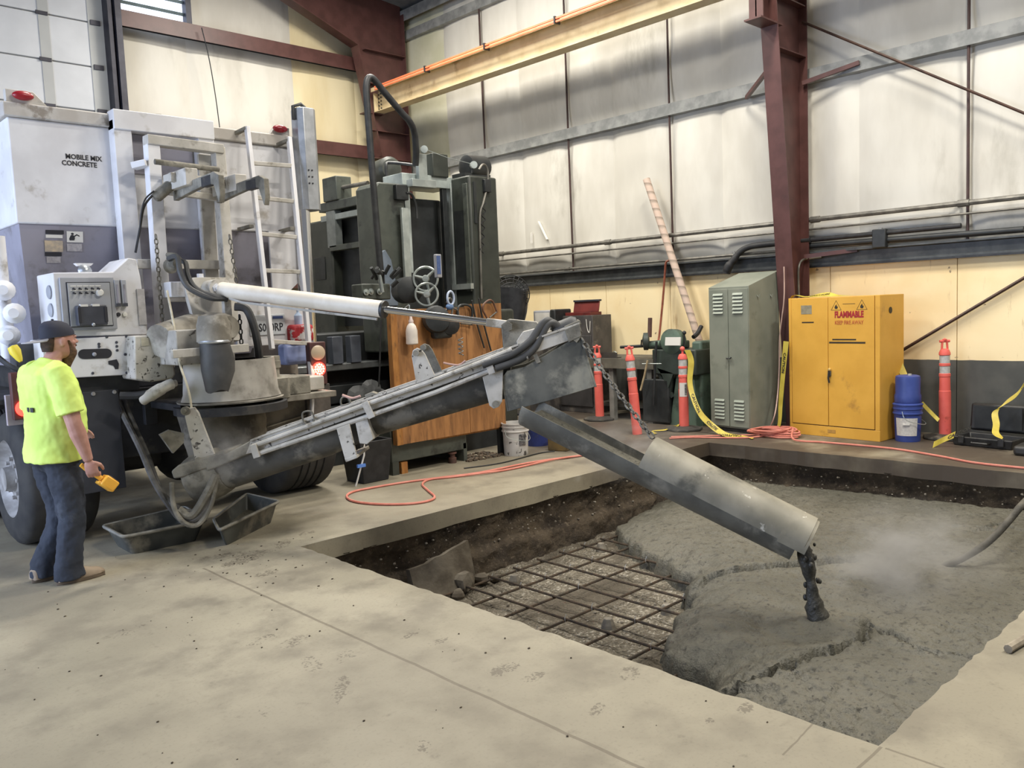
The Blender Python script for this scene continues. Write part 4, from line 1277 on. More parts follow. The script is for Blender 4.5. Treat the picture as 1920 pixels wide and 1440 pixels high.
# rail top lips
for d in (0.0, .345):
    mb = MB()
    for a, b in zip(RT, RT[1:]):
        mb.beam(back(a, d + .015) , back(b, d + .015), .05, .012)
    mb.build('rail_lip', m_chip, boom)
plate([(2.776, 5.659, 0.793), (2.534, 5.914, 0.625), (2.543, 5.905, 0.577), (2.772, 5.664, 0.700)], 0, .35, 'inlet_shroud', m_cem, boom, .01)
for (pts, r) in (([(2.788, 5.647, 0.753), (3.022, 5.401, 0.862), (3.376, 5.028, 1.030), (3.672, 4.717, 1.163), (3.951, 4.422, 1.300), (4.097, 4.269, 1.379)], .017), ([(2.804, 5.630, 0.694), (3.073, 5.347, 0.809), (3.405, 4.998, 0.955), (3.722, 4.664, 1.099), (4.002, 4.369, 1.244), (4.115, 4.250, 1.298), (4.173, 4.189, 1.325)], .017)):
    MB().tube([back(q, -.025) for q in pts], r, 8).build('hydraulic_line', m_dusty, boom)
# clamps, hinge straps, ears, brackets
for (a, b) in (((3.366, 5.038, 1.049), (3.399, 5.004, 0.932)), ((3.975, 4.397, 1.321), (3.998, 4.373, 1.214)), ((2.796, 5.638, 0.769), (2.814, 5.620, 0.674))):
    MB().beam(back(a, -.045), back(b, -.045), .05, .016, up=(BN.x, BN.y, 0)).build('line_clamp', m_dusty, boom, bevel=.003)
plate([(3.220, 5.192, 0.864), (3.285, 5.123, 0.896), (3.313, 5.094, 0.665), (3.253, 5.157, 0.637)], -.05, -.03, 'hinge_strap', m_chip, boom)
plate([(3.254, 5.157, 0.645), (3.314, 5.094, 0.673), (3.318, 5.089, 0.650), (3.258, 5.152, 0.621)], -.06, .35, 'hinge_foot', m_dusty, boom)
plate([(3.312, 5.095, 0.898), (3.372, 5.032, 0.934), (3.398, 5.005, 0.778), (3.364, 5.040, 0.741), (3.327, 5.079, 0.750)], -.03, .38, 'hinge_band', m_dusty, boom)
plate([(3.619, 4.772, 1.174), (3.605, 4.787, 1.357), (3.612, 4.780, 1.399), (3.633, 4.757, 1.416), (3.654, 4.736, 1.404), (3.671, 4.717, 1.369), (3.722, 4.663, 1.187), (3.626, 4.765, 1.143)], -.005, .012, 'lift_ear', m_chip, boom, .004)
plate([(3.625, 4.766, 1.181), (3.605, 4.786, 1.372), (3.612, 4.779, 1.414), (3.634, 4.757, 1.431), (3.657, 4.732, 1.419), (3.674, 4.714, 1.384), (3.725, 4.660, 1.198)], .34, .358, 'lift_ear', m_cem, boom, .004)
for d in (-.012, .335):
    q = back((3.629, 4.761, 1.379), d) if d < 0 else back((3.630, 4.760, 1.401), d)
    MB().cyl(q, q + BN * .02, .022, 12).build('ear_bolt', m_cem, boom)
plate([(3.948, 4.426, 1.194), (4.051, 4.317, 1.249), (4.039, 4.330, 1.014), (4.023, 4.347, 0.977), (3.996, 4.375, 0.963), (3.976, 4.397, 0.987)], -.02, .0, 'support_bracket', m_dusty, boom, .004)
q = back((4.007, 4.363, 0.996), -.03)
MB().cyl(q, q - BN * .42, .026, 12).build('pivot_pin', m_cem, boom)
MB().tube([back(q, -.02) for q in ((3.051, 5.370, 0.981), (3.054, 5.367, 0.919), (3.077, 5.343, 0.898), (3.105, 5.314, 0.920), (3.102, 5.317, 0.975), (3.084, 5.335, 0.995))], .007, 6, closed=True, smooth=4).build('tie_ring', m_cem, boom)
MB().tube([back(q, .34) for q in ((3.185, 5.229, 0.990), (3.184, 5.230, 1.036), (3.204, 5.209, 1.054), (3.224, 5.187, 1.038), (3.228, 5.183, 1.003))], .007, 6, closed=True, smooth=4).build('tie_ring', m_cem, boom)
MB().tube([back(q, .2) for q in ((3.216, 5.197, 1.080), (3.244, 5.167, 1.063), (3.270, 5.139, 1.054), (3.308, 5.099, 1.068))], .010, 6, smooth=4).build('latch_pin', M('pink_pin', (206, 168, 156), None, 4, .6), boom)
MB().tube([back(q, .1) for q in ((3.750, 4.635, 1.296), (3.786, 4.596, 1.283), (3.828, 4.552, 1.276), (3.860, 4.518, 1.305))], .008, 6, smooth=4).build('latch_pin', M('pink_pin', (1, 1, 1)), boom)
mb = MB()
mb.tube([back(V((3.840, 4.539, 1.344)) + V((.018 * cos(k * 1.2) * -BN.y, .018 * cos(k * 1.2) * BN.x, .006 * k)), .1 + .018 * sin(k * 1.2)) for k in range(22)], .004, 5)
mb.build('latch_spring', m_chainm, boom)
plate([(3.341, 5.065, 1.081), (3.379, 5.025, 1.102), (3.405, 4.998, 1.086), (3.350, 5.055, 1.058)], .12, .2, 'latch_block', m_cem, boom)
# inlet end: arm, bearing housing, dusty canvas boot up to the bowl
plate([(2.444, 6.008, 0.981), (2.464, 5.988, 1.043), (2.497, 5.953, 1.049), (2.516, 5.933, 1.009), (2.582, 5.864, 0.701), (2.569, 5.877, 0.662), (2.481, 5.970, 0.651)], .02, .04, 'pivot_arm', m_chip, boom, .005)
q = back((2.463, 5.989, 1.027), 0)
MB().lathe([(.032, 0), (.032, .03), (.016, .031), (.016, .05), (0, .051)], q, BN, 12).build('arm_bolt', m_cem, boom)
MB().lathe([(.02, 0), (.02, .02), (0, .021)], back((2.498, 5.952, 0.662), .02), BN, 12).build('arm_bolt', m_cem, boom)
en = MB()
d = (V((2.626, 5.817, 0.510)) - V((2.373, 6.084, 0.364))).normalized()
en.lathe([(.05, -.02), (.10, 0), (.12, .03), (.175, .04), (.19, .10), (.185, .22), (.17, .30)], back((2.391, 6.064, 0.454), .18), d, 18)
en.build('bearing_housing', m_cem, boom, angle=45)
plate([(2.358, 6.100, 0.586), (2.398, 6.057, 0.631), (2.637, 5.806, 0.722), (2.644, 5.798, 0.651), (2.423, 6.031, 0.539), (2.368, 6.089, 0.530)], .0, .36, 'inlet_flange', m_cem, boom, .012)
cv = MB()
rings = []
for (q, rx) in (((2.926, 6.420, 1.042), .34), ((2.926, 6.420, 0.926), .35), ((2.924, 6.400, 0.842), .345), ((2.914, 6.360, 0.731), .33), ((2.895, 6.300, 0.619), .30), ((2.884, 6.250, 0.549), .26)):
    q = V(q)
    i = len(rings)
    rings.append([q + V((rx * cos(a) * (1 + .035 * sin(7 * a + i * 1.3)), rx * .55 * sin(a) * (1 + .03 * sin(6 * a + i)), .012 * sin(5 * a + i))) for a in [2 * pi * k / 36 for k in range(36)]])
cv.loft(rings)
cv.build('canvas_boot', M('dusty_canvas', (124, 118, 106), (78, 74, 66), 4, .9, grime=(140, 134, 122), gscale=3, gth=(.48, .62)), tr, angle=80)
MB().prism([(2.340, 6.200, 0.851), (2.412, 6.200, 0.877), (2.497, 6.150, 0.846), (2.491, 6.150, 0.775), (2.407, 6.150, 0.707)], (0, .03, 0)).build('canvas_flap', m_cem, tr)
# tip: neck, rubber hood, hoses
plate([(4.052, 4.316, 1.355), (4.045, 4.324, 1.551), (4.082, 4.285, 1.590), (4.219, 4.141, 1.563), (4.261, 4.097, 1.493), (4.249, 4.109, 1.426)], .10, .125, 'lift_lug', m_cem, boom, .004)
plate([(4.052, 4.316, 1.355), (4.045, 4.324, 1.551), (4.082, 4.285, 1.590), (4.219, 4.141, 1.563), (4.261, 4.097, 1.493), (4.249, 4.109, 1.426)], .24, .265, 'lift_lug', m_dusty, boom, .004)
plate([(4.119, 4.246, 1.434), (4.152, 4.211, 1.500), (4.251, 4.107, 1.531), (4.270, 4.086, 1.470), (4.249, 4.109, 1.426), (4.128, 4.236, 1.377)], .02, .12, 'lug_block', m_chip, boom, .006)
HOOD = [(4.044, 4.324, 1.185), (4.069, 4.298, 1.229), (4.153, 4.210, 1.251), (4.251, 4.107, 1.321), (4.391, 3.960, 1.433), (4.427, 3.922, 1.439), (4.491, 3.854, 1.092), (4.269, 4.088, 1.006), (4.069, 4.299, 0.940)]
hd = MB()
for d0, d1 in ((-.006, .004), (.352, .362)):
    hd.prism([back(q, d0) for q in HOOD], -BN * (d1 - d0))
hd.prism([back(q, -.006) for q in ((4.427, 3.922, 1.439), (4.437, 3.911, 1.438), (4.502, 3.843, 1.092), (4.491, 3.854, 1.089))], -BN * .368)
hd.prism([back(q, -.006) for q in ((4.044, 4.324, 1.185), (4.069, 4.299, 0.940), (4.061, 4.307, 0.940), (4.034, 4.335, 1.182))], -BN * .368)
hd.build('rubber_hood', M('hood_rubber', (106, 106, 99), (74, 75, 71), 3.2, .75, grime=(156, 153, 139), gscale=3.5, gth=(.44, .62)), boom, bevel=.003)
for (a, b) in (((4.207, 4.153, 1.338), (4.224, 4.135, 1.277)), ((4.403, 3.947, 1.418), (4.419, 3.930, 1.447))):
    MB().beam(back(a, -.012), back(b, -.012), .03, .01, up=(BN.x, BN.y, 0)).build('hood_clip', m_cem, boom)
plate([(4.354, 3.999, 1.503), (4.429, 3.919, 1.543), (4.435, 3.913, 1.453), (4.372, 3.979, 1.412)], -.02, 0.0, 'end_block', m_cem, boom, .004)
plate([(4.354, 3.998, 1.525), (4.430, 3.919, 1.566), (4.437, 3.911, 1.535), (4.359, 3.993, 1.495)], 0, .36, 'end_bar', m_cem, boom, .004)
for (pts, r) in (([(3.951, 4.423, 1.277), (4.096, 4.270, 1.345), (4.186, 4.175, 1.430), (4.225, 4.135, 1.503), (4.257, 4.100, 1.561), (4.283, 4.073, 1.567), (4.313, 4.041, 1.528)], .027), ([(4.015, 4.355, 1.251), (4.134, 4.230, 1.305), (4.200, 4.160, 1.373), (4.242, 4.117, 1.464), (4.272, 4.085, 1.538), (4.303, 4.052, 1.551), (4.333, 4.020, 1.512)], .026)):
    MB().tube([back(q, -.045 + .02 * i) for i, q in enumerate(pts)], r, 10, smooth=7).build('auger_hose', m_boot, boom)
MB().lathe([(.075, 0), (.085, .02), (.08, .16), (.06, .19)], back((4.306, 4.049, 1.461), .12), V((.55, -.7, .35)), 16).build('auger_motor', m_boot, boom)

# -- lift cylinder
A0, A1, A2 = V((2.922, 6.450, 1.920)), V((3.582, 5.073, 1.698)), V((4.099, 4.528, 1.574))
cyl = MB().cyl(A0 + (A1 - A0).normalized() * .06, A1, .062, 24).build('lift_cylinder', M('cylinder_cream', (224, 216, 200), (208, 198, 180), 5, .5, grime=(176, 164, 144), gscale=6, gth=(.62, .75)), tr)
MB().cyl(A1 - (A1 - A0).normalized() * .004, A1 + (A1 - A0).normalized() * .018, .064, 24).build('gland', m_dark, cyl)
MB().cyl(A1, A2, .026, 16).build('piston_rod', m_chrome, cyl)
MB().beam(A2, V((4.232, 4.388, 1.543)), .08, .06).build('clevis', m_dusty, cyl, bevel=.006)
q = V((4.143, 4.351, 1.539))
MB().lathe([(.036, 0), (.036, .03), (0, .031)], q, BN, 6).build('clevis_pin', m_cem, cyl)
MB().lathe([(.03, -.09), (.072, -.09), (.072, .08), (.03, .08)], A0 + (A1 - A0).normalized() * .02, (0, 1, 0), 20).build('base_eye', m_dusty, cyl)
MB().lathe([(.036, 0), (.036, .03), (.02, .031), (.02, .045), (0, .046)], A0 + V((0, -.09, 0)), (0, -1, 0), 6).build('base_pin', m_white, cyl)
dn_ = V((0, 0, -1))
MB().tube([A0 + (A1 - A0) * .12 + dn_ * .06 - BN * -.03, A0 + (A1 - A0) * .2 + dn_ * .078 - BN * -.03, A0 + (A1 - A0) * .97 + dn_ * .076 - BN * -.03], .010, 6).build('port_line', m_dusty, cyl)

# ---------------------------------------------------------------- chute hanging from the boom
BDv = V((.689, -.725, 0))
ch = thing('delivery_chute', 'grey half round steel chute pouring concrete into the pit', 'chute', (4.4, 3.2, 0))
m_chute = M('chute_steel', (112, 110, 100), (88, 86, 78), 4, .6, .2, grime=(140, 136, 124), gscale=3)
m_chute2 = M('chute_cover', (150, 145, 130), (126, 122, 108), 4, .6, .1, grime=(92, 90, 80), gscale=2.5, gth=(.56, .7), chips=(206, 202, 190), cscale=7, cth=(.64, .68), stretch=(1, 1, 1))
c0, c1 = V((4.09, 4.09, 1.005)), V((4.745, 2.46, .17))
ax = (c1 - c0).normalized()
sd = ax.cross(V((0, 0, 1))).normalized()
up = sd.cross(ax)


def half(a, b, r0, r1, a0, a1, th, n=14):
    rings = []
    for k in range(9):
        t = k / 8
        c = a.lerp(b, t)
        r = r0 + (r1 - r0) * t
        ring = []
        for i in range(n + 1):
            g = a0 + (a1 - a0) * i / n
            ring.append(c + (sd * cos(g) + up * sin(g)) * r)
        for i in range(n, -1, -1):
            g = a0 + (a1 - a0) * i / n
            ring.append(c + (sd * cos(g) + up * sin(g)) * (r - th))
        rings.append(ring)
    return MB().loft(rings)


half(c0, c1, .17, .135, pi, 2 * pi, .008).build('trough', m_chute, ch, angle=50)
k0, k1 = c0.lerp(c1, .455), c0.lerp(c1, 1.02)
half(k0 + up * .015, k1 + up * .015, .165, .16, -.12, pi + .12, .007).build('cover', m_chute2, ch, angle=50)
half(c0.lerp(c1, .94), c0.lerp(c1, 1.03), .165, .16, -.12, pi + .12, .012).build('cover_band', m_chute2, ch, angle=50)
mud = MB()
rings = []
for k in range(13):
    t = .02 + .96 * k / 12
    c = c0.lerp(c1, t)
    r = (.17 + (.135 - .17) * t) - .012
    rings.append([c + (sd * cos(g) + up * sin(g)) * r for g in [pi + .35 + (pi - .7) * i / 10 for i in range(11)]] + [c + up * (-.06 + .012 * nz(k * .8, 1)) + sd * x for x in (.07, 0, -.07)])
mud.loft(rings)
mud.build('slurry', m_wet, ch, angle=60)['kind'] = 'stuff'
mb = MB()
chain(mb, V((4.440, 3.923, 1.438)), k0 + up * .17 - ax * .02, .062, .007, sag=.02)
tag(mb.build('chute_chain', m_chainm, flat=True), 'steel chain running from the boom tip down to the chute', 'chain')
# falling concrete
stm = MB()
rings = []
for k in range(23):
    t = k / 22
    q = V((4.755 + .045 * t + .012 * nz(k * .5, 3), 2.44 - .085 * t + .012 * nz(k * .5, 7), .155 - .53 * t))
    r = .034 + .012 * sin(t * 9) + .030 * t * t
    rings.append([q + V((r * cos(a) * (1 + .35 * nz(a, k * .45, 2)), r * sin(a) * (1 + .35 * nz(a, k * .45, 5)), 0)) for a in [2 * pi * i / 16 for i in range(16)]])
stm.loft(rings)
for i in range(30):
    t = random.random()
    r = random.uniform(.008, .020)
    stm.ball((4.755 + .045 * t + random.uniform(-.05, .05), 2.44 - .085 * t + random.uniform(-.05, .05), .155 - .53 * t), (r, r, r * 1.3), 7, 5)
tag(stm.build('concrete_stream', M('stream_concrete', (72, 70, 63), (52, 51, 46), 30, .45, bump=.6, bscale=60), angle=80), 'lumpy dark stream of concrete falling from the chute mouth', 'concrete', kind='stuff')

# ================================================================ BORING MILL AND THE THINGS AROUND IT
m_mill = M('machine_green', (62, 66, 60), (52, 56, 51), 4, .45, grime=(38, 40, 38), gscale=3.5, gth=(.55, .72))
m_mill2 = M('machine_green_light', (84, 89, 82), (72, 77, 71), 5, .45, grime=(54, 57, 54), gscale=4)
m_mdark = M('machine_dark', (36, 39, 40), (48, 51, 52), 6, .5)
m_way = M('steel_way', (188, 196, 192), (160, 168, 166), 5, .3, .5)
m_plywd = M('stained_plywood', (172, 122, 74), (140, 97, 58), 3.2, .6, grime=(98, 68, 44), gscale=2.6, gth=(.54, .72), stretch=(4, 4, .8), bump=.1, bscale=30)
m_plywd2 = M('plywood_edge', (176, 122, 62), (150, 98, 46), 5, .7, grime=(110, 80, 48), gscale=4, stretch=(4, 4, 1))

ml = thing('boring_mill', 'huge dark green machine tool with handwheels standing between truck and wall', 'machine', (6.9, 9.6, 0))
rx0, rx1 = (7.054, 8.000, 3.330)[0], (7.527, 8.000, 3.332)[0]
zt = (7.242, 8.000, 3.344)[2]
yb = (6.980, 8.465, 3.349)[1]
rc = MB().bx(rx0, rx1, 8.0, yb, .3, zt).build('right_column', m_mill, ml, bevel=.025)
MB().bx(rx0 - .012, rx0, 8.12, yb - .16, 1.95, zt - .42).build('way_recess', m_mdark, rc)
MB().bx(rx0 - .03, rx0 - .005, 8.02, 8.10, 1.9, zt - .10).build('guide_way', m_mill2, rc, bevel=.004)
MB().bx(rx0 - .03, rx0 - .005, yb - .14, yb - .02, 1.7, zt - .06).build('guide_way', m_way, rc, bevel=.004)
MB().bx(rx0 - .05, rx0 - .0, 8.0, 8.5, 1.93, 2.0).build('way_stop', m_way, rc)
MB().bx(rx0 + .06, rx0 + .10, 7.985, 8.0, 2.75, zt - .08).build('slot_cover', m_mdark, rc)
MB().tube([(7.202, 7.970, 3.416), (7.278, 7.970, 3.488), (7.348, 7.970, 3.428), (7.337, 7.970, 3.247), (7.250, 7.970, 3.009), (7.185, 7.970, 2.840), (7.165, 7.970, 2.339), (7.151, 7.970, 1.802)], .014, 6, smooth=5).build('conduit', m_pipe, rc)
mb = MB()
a, b = V((7.264, 7.965, 3.009)), V((7.180, 7.965, 2.372))
mb.tube([a.lerp(b, i / 72) + V((.03 * cos(i * pi / 6), 0, 0)) for i in range(73)], .008, 5)
mb.build('coiled_cable', m_black, rc)
MB().bx(rx1 - .25, rx1 - .14, 7.95, 8.0, zt - .2, zt - .04).build('junction_box', m_mdark, rc, bevel=.006)
# machine top: gearbox, motors, shaft
yt = 8.55
MB().bx((6.730, 8.400, 3.360)[0], (6.981, 8.400, 3.380)[0], 8.3, 8.6, zt, (6.824, 8.400, 3.632)[2]).build('gearbox', m_mill, ml, bevel=.01)
MB().bx((6.475, 8.280, 3.324)[0], (6.608, 8.280, 3.334)[0], 8.26, 8.32, (6.519, 8.280, 3.231)[2], (6.542, 8.280, 3.593)[2]).build('bright_bar', m_way, ml, bevel=.004)
MB().bx((6.275, 8.200, 3.171)[0], (6.639, 8.200, 3.229)[0], 8.14, 8.26, (6.453, 8.200, 3.171)[2], (6.459, 8.200, 3.261)[2]).build('cross_tie', m_way, ml, bevel=.004)
MB().lathe([(.10, 0), (.15, .02), (.15, .32), (.12, .36), (.03, .37)], (rx0 + .25, 8.35, zt + .17), (1, 0, .05), 18).build('drive_motor', m_mdark, ml)
MB().bx(rx0 + .15, rx0 + .6, 8.25, 8.5, zt, zt + .08).build('motor_base', m_mdark, ml)
mm = MB().lathe([(.12, 0), (.17, .03), (.17, .34), (.13, .38), (.02, .39)], (6.848, 9.600, 3.573), (-.2, -1, 0), 18).build('feed_motor', m_mill, ml)
MB().tube([(6.459, 8.900, 3.356), (6.454, 8.900, 3.529), (6.515, 8.900, 3.581), (6.700, 8.600, 3.519)], .02, 6, smooth=5).build('conduit', m_dark, ml)
for q in ((6.515, 8.200, 3.629), (7.133, 8.000, 3.467)):
    MB().lathe([(.045, 0), (.045, .02), (.03, .022), (.03, .035), (.045, .04), (.045, .05), (0, .051)], q, (-.5, -1, 0), 14).build('cable_pulley', m_way, ml)
MB().tube([(6.516, 8.200, 3.642), (6.814, 8.100, 3.545), (7.134, 8.000, 3.480)], .004, 4).build('cable', m_way, ml)
MB().tube([(7.133, 8.000, 3.454), (7.101, 8.000, 3.366)], .008, 5).build('pulley_post', m_dark, ml)
# left ram column with rounded head, graduated bar and the bent hose
sx0, sx1 = (5.844, 8.300, 3.186)[0], (6.265, 8.300, 3.215)[0]
zr = (6.014, 8.300, 3.216)[2]
MB().bx(sx1 + .01, rx0 + .02, 8.34, 8.74, zt - .13, zt + .015).build('cross_head', M('way_mint', (196, 206, 202), (168, 178, 176), 5, .35, .2), ml, bevel=.006)
MB().bx(sx1 + .05, sx1 + .13, 8.36, 8.42, 2.15, zt - .12).build('guide_way', M('way_mint', (1, 1, 1)), ml, bevel=.004)
MB().bx(rx0 - .14, rx0 - .07, 8.36, 8.42, 1.7, zt - .12).build('guide_way', m_mdark, ml, bevel=.004)
mb = MB()
for k in range(26):
    q = V((random.uniform(6.05, 6.95), 7.73, random.uniform(1.38, 1.60)))
    mb.tube([q, q + V((random.uniform(-.09, .09), random.uniform(-.10, -.03), random.uniform(-.09, .09)))], random.uniform(.008, .026), 7)
mb.build('control_levers', m_mdark, ml, flat=True)['kind'] = 'stuff'
rm = MB().prism([(sx0, 8.3, 1.2), (sx0, 8.3, zr - .06), (sx0 + .05, 8.3, zr), (sx1 - .05, 8.3, zr), (sx1, 8.3, zr - .06), (sx1, 8.3, 1.2)], (0, .42, 0)).build('ram_column', m_mill2, ml, bevel=.02)
MB().bx(sx1 - .16, sx1 + .02, 8.24, 8.36, zr - .20, zr - .02).build('ram_bracket', m_mdark, rm, bevel=.008)
MB().bx((6.142, 8.200, 2.343)[0], (6.237, 8.200, 2.344)[0], 8.2, 8.24, (6.165, 8.200, 1.851)[2], (6.235, 8.200, 2.916)[2]).build('graduated_bar', m_way, rm, bevel=.003)
MB().prism([(sx0 - .02, 8.26, 1.75), (sx0 - .02, 8.26, 2.38), (sx0 + .07, 8.26, 2.42), (sx0 + .15, 8.26, 2.30), (sx0 + .20, 8.26, 2.05), (sx0 + .22, 8.26, 1.75)], (0, .04, 0)).build('blue_cover', M('cover_blue_grey', (120, 132, 146), (100, 112, 126), 4, .4), rm, bevel=.01)
MB().tube([(5.726, 8.100, 1.931), (5.695, 8.100, 2.695), (5.667, 8.100, 3.595), (5.656, 8.100, 4.068), (5.661, 8.100, 4.245), (5.703, 8.100, 4.334), (5.775, 8.100, 4.321), (5.900, 8.100, 4.209), (6.130, 8.100, 4.010), (6.248, 8.100, 3.915), (6.350, 8.150, 3.799), (6.399, 8.200, 3.592), (6.419, 8.250, 3.443)], .040, 10, smooth=5).build('bent_hose', m_dark, ml)
MB().bx(sx1 + .02, rx0 - .02, 8.55, 8.8, 1.3, zt - .25).build('saddle', m_mdark, ml, bevel=.02)
MB().tube([(6.184, 8.150, 3.084), (6.263, 8.150, 3.070), (6.319, 8.150, 2.947), (6.325, 8.150, 2.788)], .016, 6, smooth=5).build('conduit', m_dark, ml)
# left frame: column, top beam, posts
lx = 6.75
p0, p1 = (6.750, 10.773, 3.079), (6.750, 11.708, 3.217)
lc = MB().bx(lx, lx + .8, p0[1], p1[1], .3, p0[2]).build('left_column', m_mill, ml, bevel=.03)
MB().bx(lx - .012, lx, (6.750, 10.960, 2.472)[1], (6.750, 11.260, 2.493)[1], (6.750, 11.141, 2.206)[2], (6.750, 11.102, 2.538)[2]).build('access_cover', m_mdark, lc, bevel=.006)
q0, q1 = (6.750, 11.011, 3.315), (6.750, 9.444, 3.345)
tb = MB().bx(lx - .03, lx + .2, q1[1], q0[1], q0[2] - .13, q0[2]).build('top_beam', m_mill2, ml, bevel=.01)
MB().bx(lx - .02, lx + .1, (6.750, 10.608, 3.138)[1], (6.750, 10.836, 3.163)[1], (6.750, 10.792, 2.655)[2], q0[2] - .13).build('front_post', M('post_grey', (142, 148, 146), (120, 126, 125), 6, .4), ml, bevel=.006)
MB().bx(lx + .16, lx + .22, 9.3, p0[1], 1.5, q0[2] - .1).build('back_panel', m_mdark, ml)
MB().bx(lx - .02, lx + .1, 9.3, (6.750, 10.793, 2.648)[1], (6.750, 10.233, 2.604)[2] - .0, (6.750, 10.224, 2.685)[2]).build('mid_rail', m_mill2, ml, bevel=.006)
MB().bx(lx - .01, lx + .06, 9.9, 11.0, 3.05, 3.13).build('lamp_strip', M('strip_lamp_housing', (170, 178, 176), (150, 158, 156), 6, .4), ml)
gb = MB().bx(lx - .06, lx + .2, (6.750, 10.455, 3.498)[1], (6.750, 10.822, 3.546)[1], q0[2], (6.750, 10.650, 3.653)[2]).build('lead_screw_box', m_mill2, ml, bevel=.012)
MB().tube([(6.800, 10.492, 3.492), (6.800, 9.821, 3.470)], .03, 8).build('lead_screw', m_pipe, ml)
# bed and table facing the camera, dark
for (x0, x1, y, z0, z1, mt) in ((4.7, 6.6, 8.7, .10, .55, m_mdark), (4.6, 6.6, 8.6, .62, .84, m_mdark), (4.55, 6.7, 8.5, 1.02, 1.10, M('table_edge', (120, 124, 124), (92, 96, 97), 5, .35, .4)), (4.7, 6.6, 8.75, .55, 1.45, m_mdark)):
    MB().bx(x0, x1, y, y + .8, z0, z1).build('bed_section', mt, ml, bevel=.01)
for x in (5.25, 5.5):
    MB().bx(x, x + .14, 8.48, 8.6, 1.10, 1.42).build('table_fixture', M('fixture_grey', (96, 102, 112), (80, 86, 96), 5, .4), ml, bevel=.006)
# control box, handwheels, readout
kb = MB().bx((5.107, 7.600, 1.976)[0], (5.482, 7.600, 1.971)[0], 7.6, 7.8, (5.247, 7.600, 1.819)[2], (5.259, 7.600, 1.991)[2]).build('control_box', m_mill2, ml, bevel=.012)
for q in ((5.150, 7.600, 1.901), (5.211, 7.600, 1.906), (5.322, 7.600, 1.904)):
    MB().lathe([(.03, 0), (.035, .02), (.015, .022), (.015, .04), (0, .041)], q, (0, -1, 0), 12).build('control_knob', m_way, kb)
mb = MB()
for k in range(9):
    q = V((5.381, 7.550, 2.045)) + V((random.uniform(-.16, .2), random.uniform(-.05, .1), random.uniform(-.10, .08)))
    mb.tube([q, q + V((random.uniform(-.1, .1), -.05, random.uniform(.02, .12)))], random.uniform(.015, .03), 8)
mb.build('lever_cluster', m_mdark, ml, flat=True)['kind'] = 'stuff'
MB().tube([(5.300, 7.500, 1.894), (5.276, 7.500, 2.054), (5.254, 7.500, 2.139)], .022, 8).build('lever', m_way, ml)
def handwheel(c, r, name, spokes=3):
    c = V(c)
    nrm = V((-.62, -.78, 0))
    a = nrm.cross(V((0, 0, 1))).normalized()
    b = V((0, 0, 1))
    hw = MB().tube([c + (a * cos(t) + b * sin(t)) * r for t in [2 * pi * k / 32 for k in range(32)]], .013, 8, closed=True).build(name, m_way, ml)
    for k in range(spokes):
        t = 2 * pi * k / spokes + .3
        MB().tube([c, c + (a * cos(t) + b * sin(t)) * r], [.022, .012], 8).build('spoke', m_way, hw)
    MB().lathe([(.04, -.03), (.045, 0), (.035, .03), (0, .035)], c, nrm, 16).build('hub', m_way, hw)


handwheel((5.898, 7.500, 2.034), .135, 'handwheel')
handwheel((5.862, 7.450, 1.859), .125, 'handwheel')
ro = MB().box((5.921, 7.300, 2.164), (.085, .05, .26), Matrix.Rotation(radians(12), 3, 'Z')).build('readout', m_panelg, ml, bevel=.01)
MB().box(V((5.918, 7.300, 2.175)) + V((-.006, -.028, 0)), (.06, .006, .20), Matrix.Rotation(radians(12), 3, 'Z')).build('readout_screen', M('readout_screen', (70, 90, 140), (90, 112, 160), 40, .3), ro)
MB().bx(6.0, 7.0, 7.75, 8.3, .3, 1.6).build('apron', m_mdark, ml, bevel=.03)
MB().lathe([(.10, 0), (.15, .02), (.15, .3), (.1, .32)], (5.875, 7.900, 1.920), (-.4, -1, 0), 18).build('spindle_nose', m_mdark, ml)
MB().bx(rx0 - .2, rx0 + .45, 7.75, 8.0, .1, 1.66).build('apron', m_mill, ml, bevel=.03)
# base cabinet under the plywood
MB().bx(4.97, 5.99, 7.03, 7.75, .13, .62).build('base_cabinet', m_mill2, ml, bevel=.01)
MB().bx(5.94, 5.99, 7.03, 7.75, .0, .20).build('base_foot', m_mill2, ml)
MB().bx(4.97, 5.05, 7.02, 7.5, .0, .14).build('base_foot', m_mill, ml)
MB().bx(6.05, 6.9, 7.5, 8.0, .0, .7).build('base_plinth', m_mdark, ml)

# plywood sheets clamped across the front
pl = thing('plywood_barrier', 'orange stained plywood sheets standing in front of the green machine', 'board', (5.8, 6.95, 0))
z0, z1 = .32, 1.70
MB().bx(4.98, 5.055, 6.93, 7.0, z0, z1).build('edge_board', m_plywd2, pl)
MB().bx(5.06, 5.985, 6.95, 6.97, z0, z1).build('plywood_sheet', m_plywd, pl)
MB().bx(5.995, 6.53, 6.955, 6.975, z0, z1 + .03).build('plywood_sheet', m_plywd, pl)
MB().bx(5.08, 5.16, 7.02, 7.10, .0, .12).build('wood_block', m_plywd2, pl)
MB().bx(6.44, 6.53, 6.975, 7.02, 0, .34).build('support_leg', m_mdark, pl)
MB().bx(5.5, 6.5, 6.98, 7.02, .30, .36).build('bottom_batten', m_plywd2, pl)
MB().lathe([(.045, 0), (.045, .06), (.03, .065), (.03, .10), (.05, .105), (.05, .12), (0, .121)], (5.80, 7.06, 0), n=10).build('screw_jack', M('jack_rust', (96, 66, 56), (70, 54, 48), 8, .7), pl)

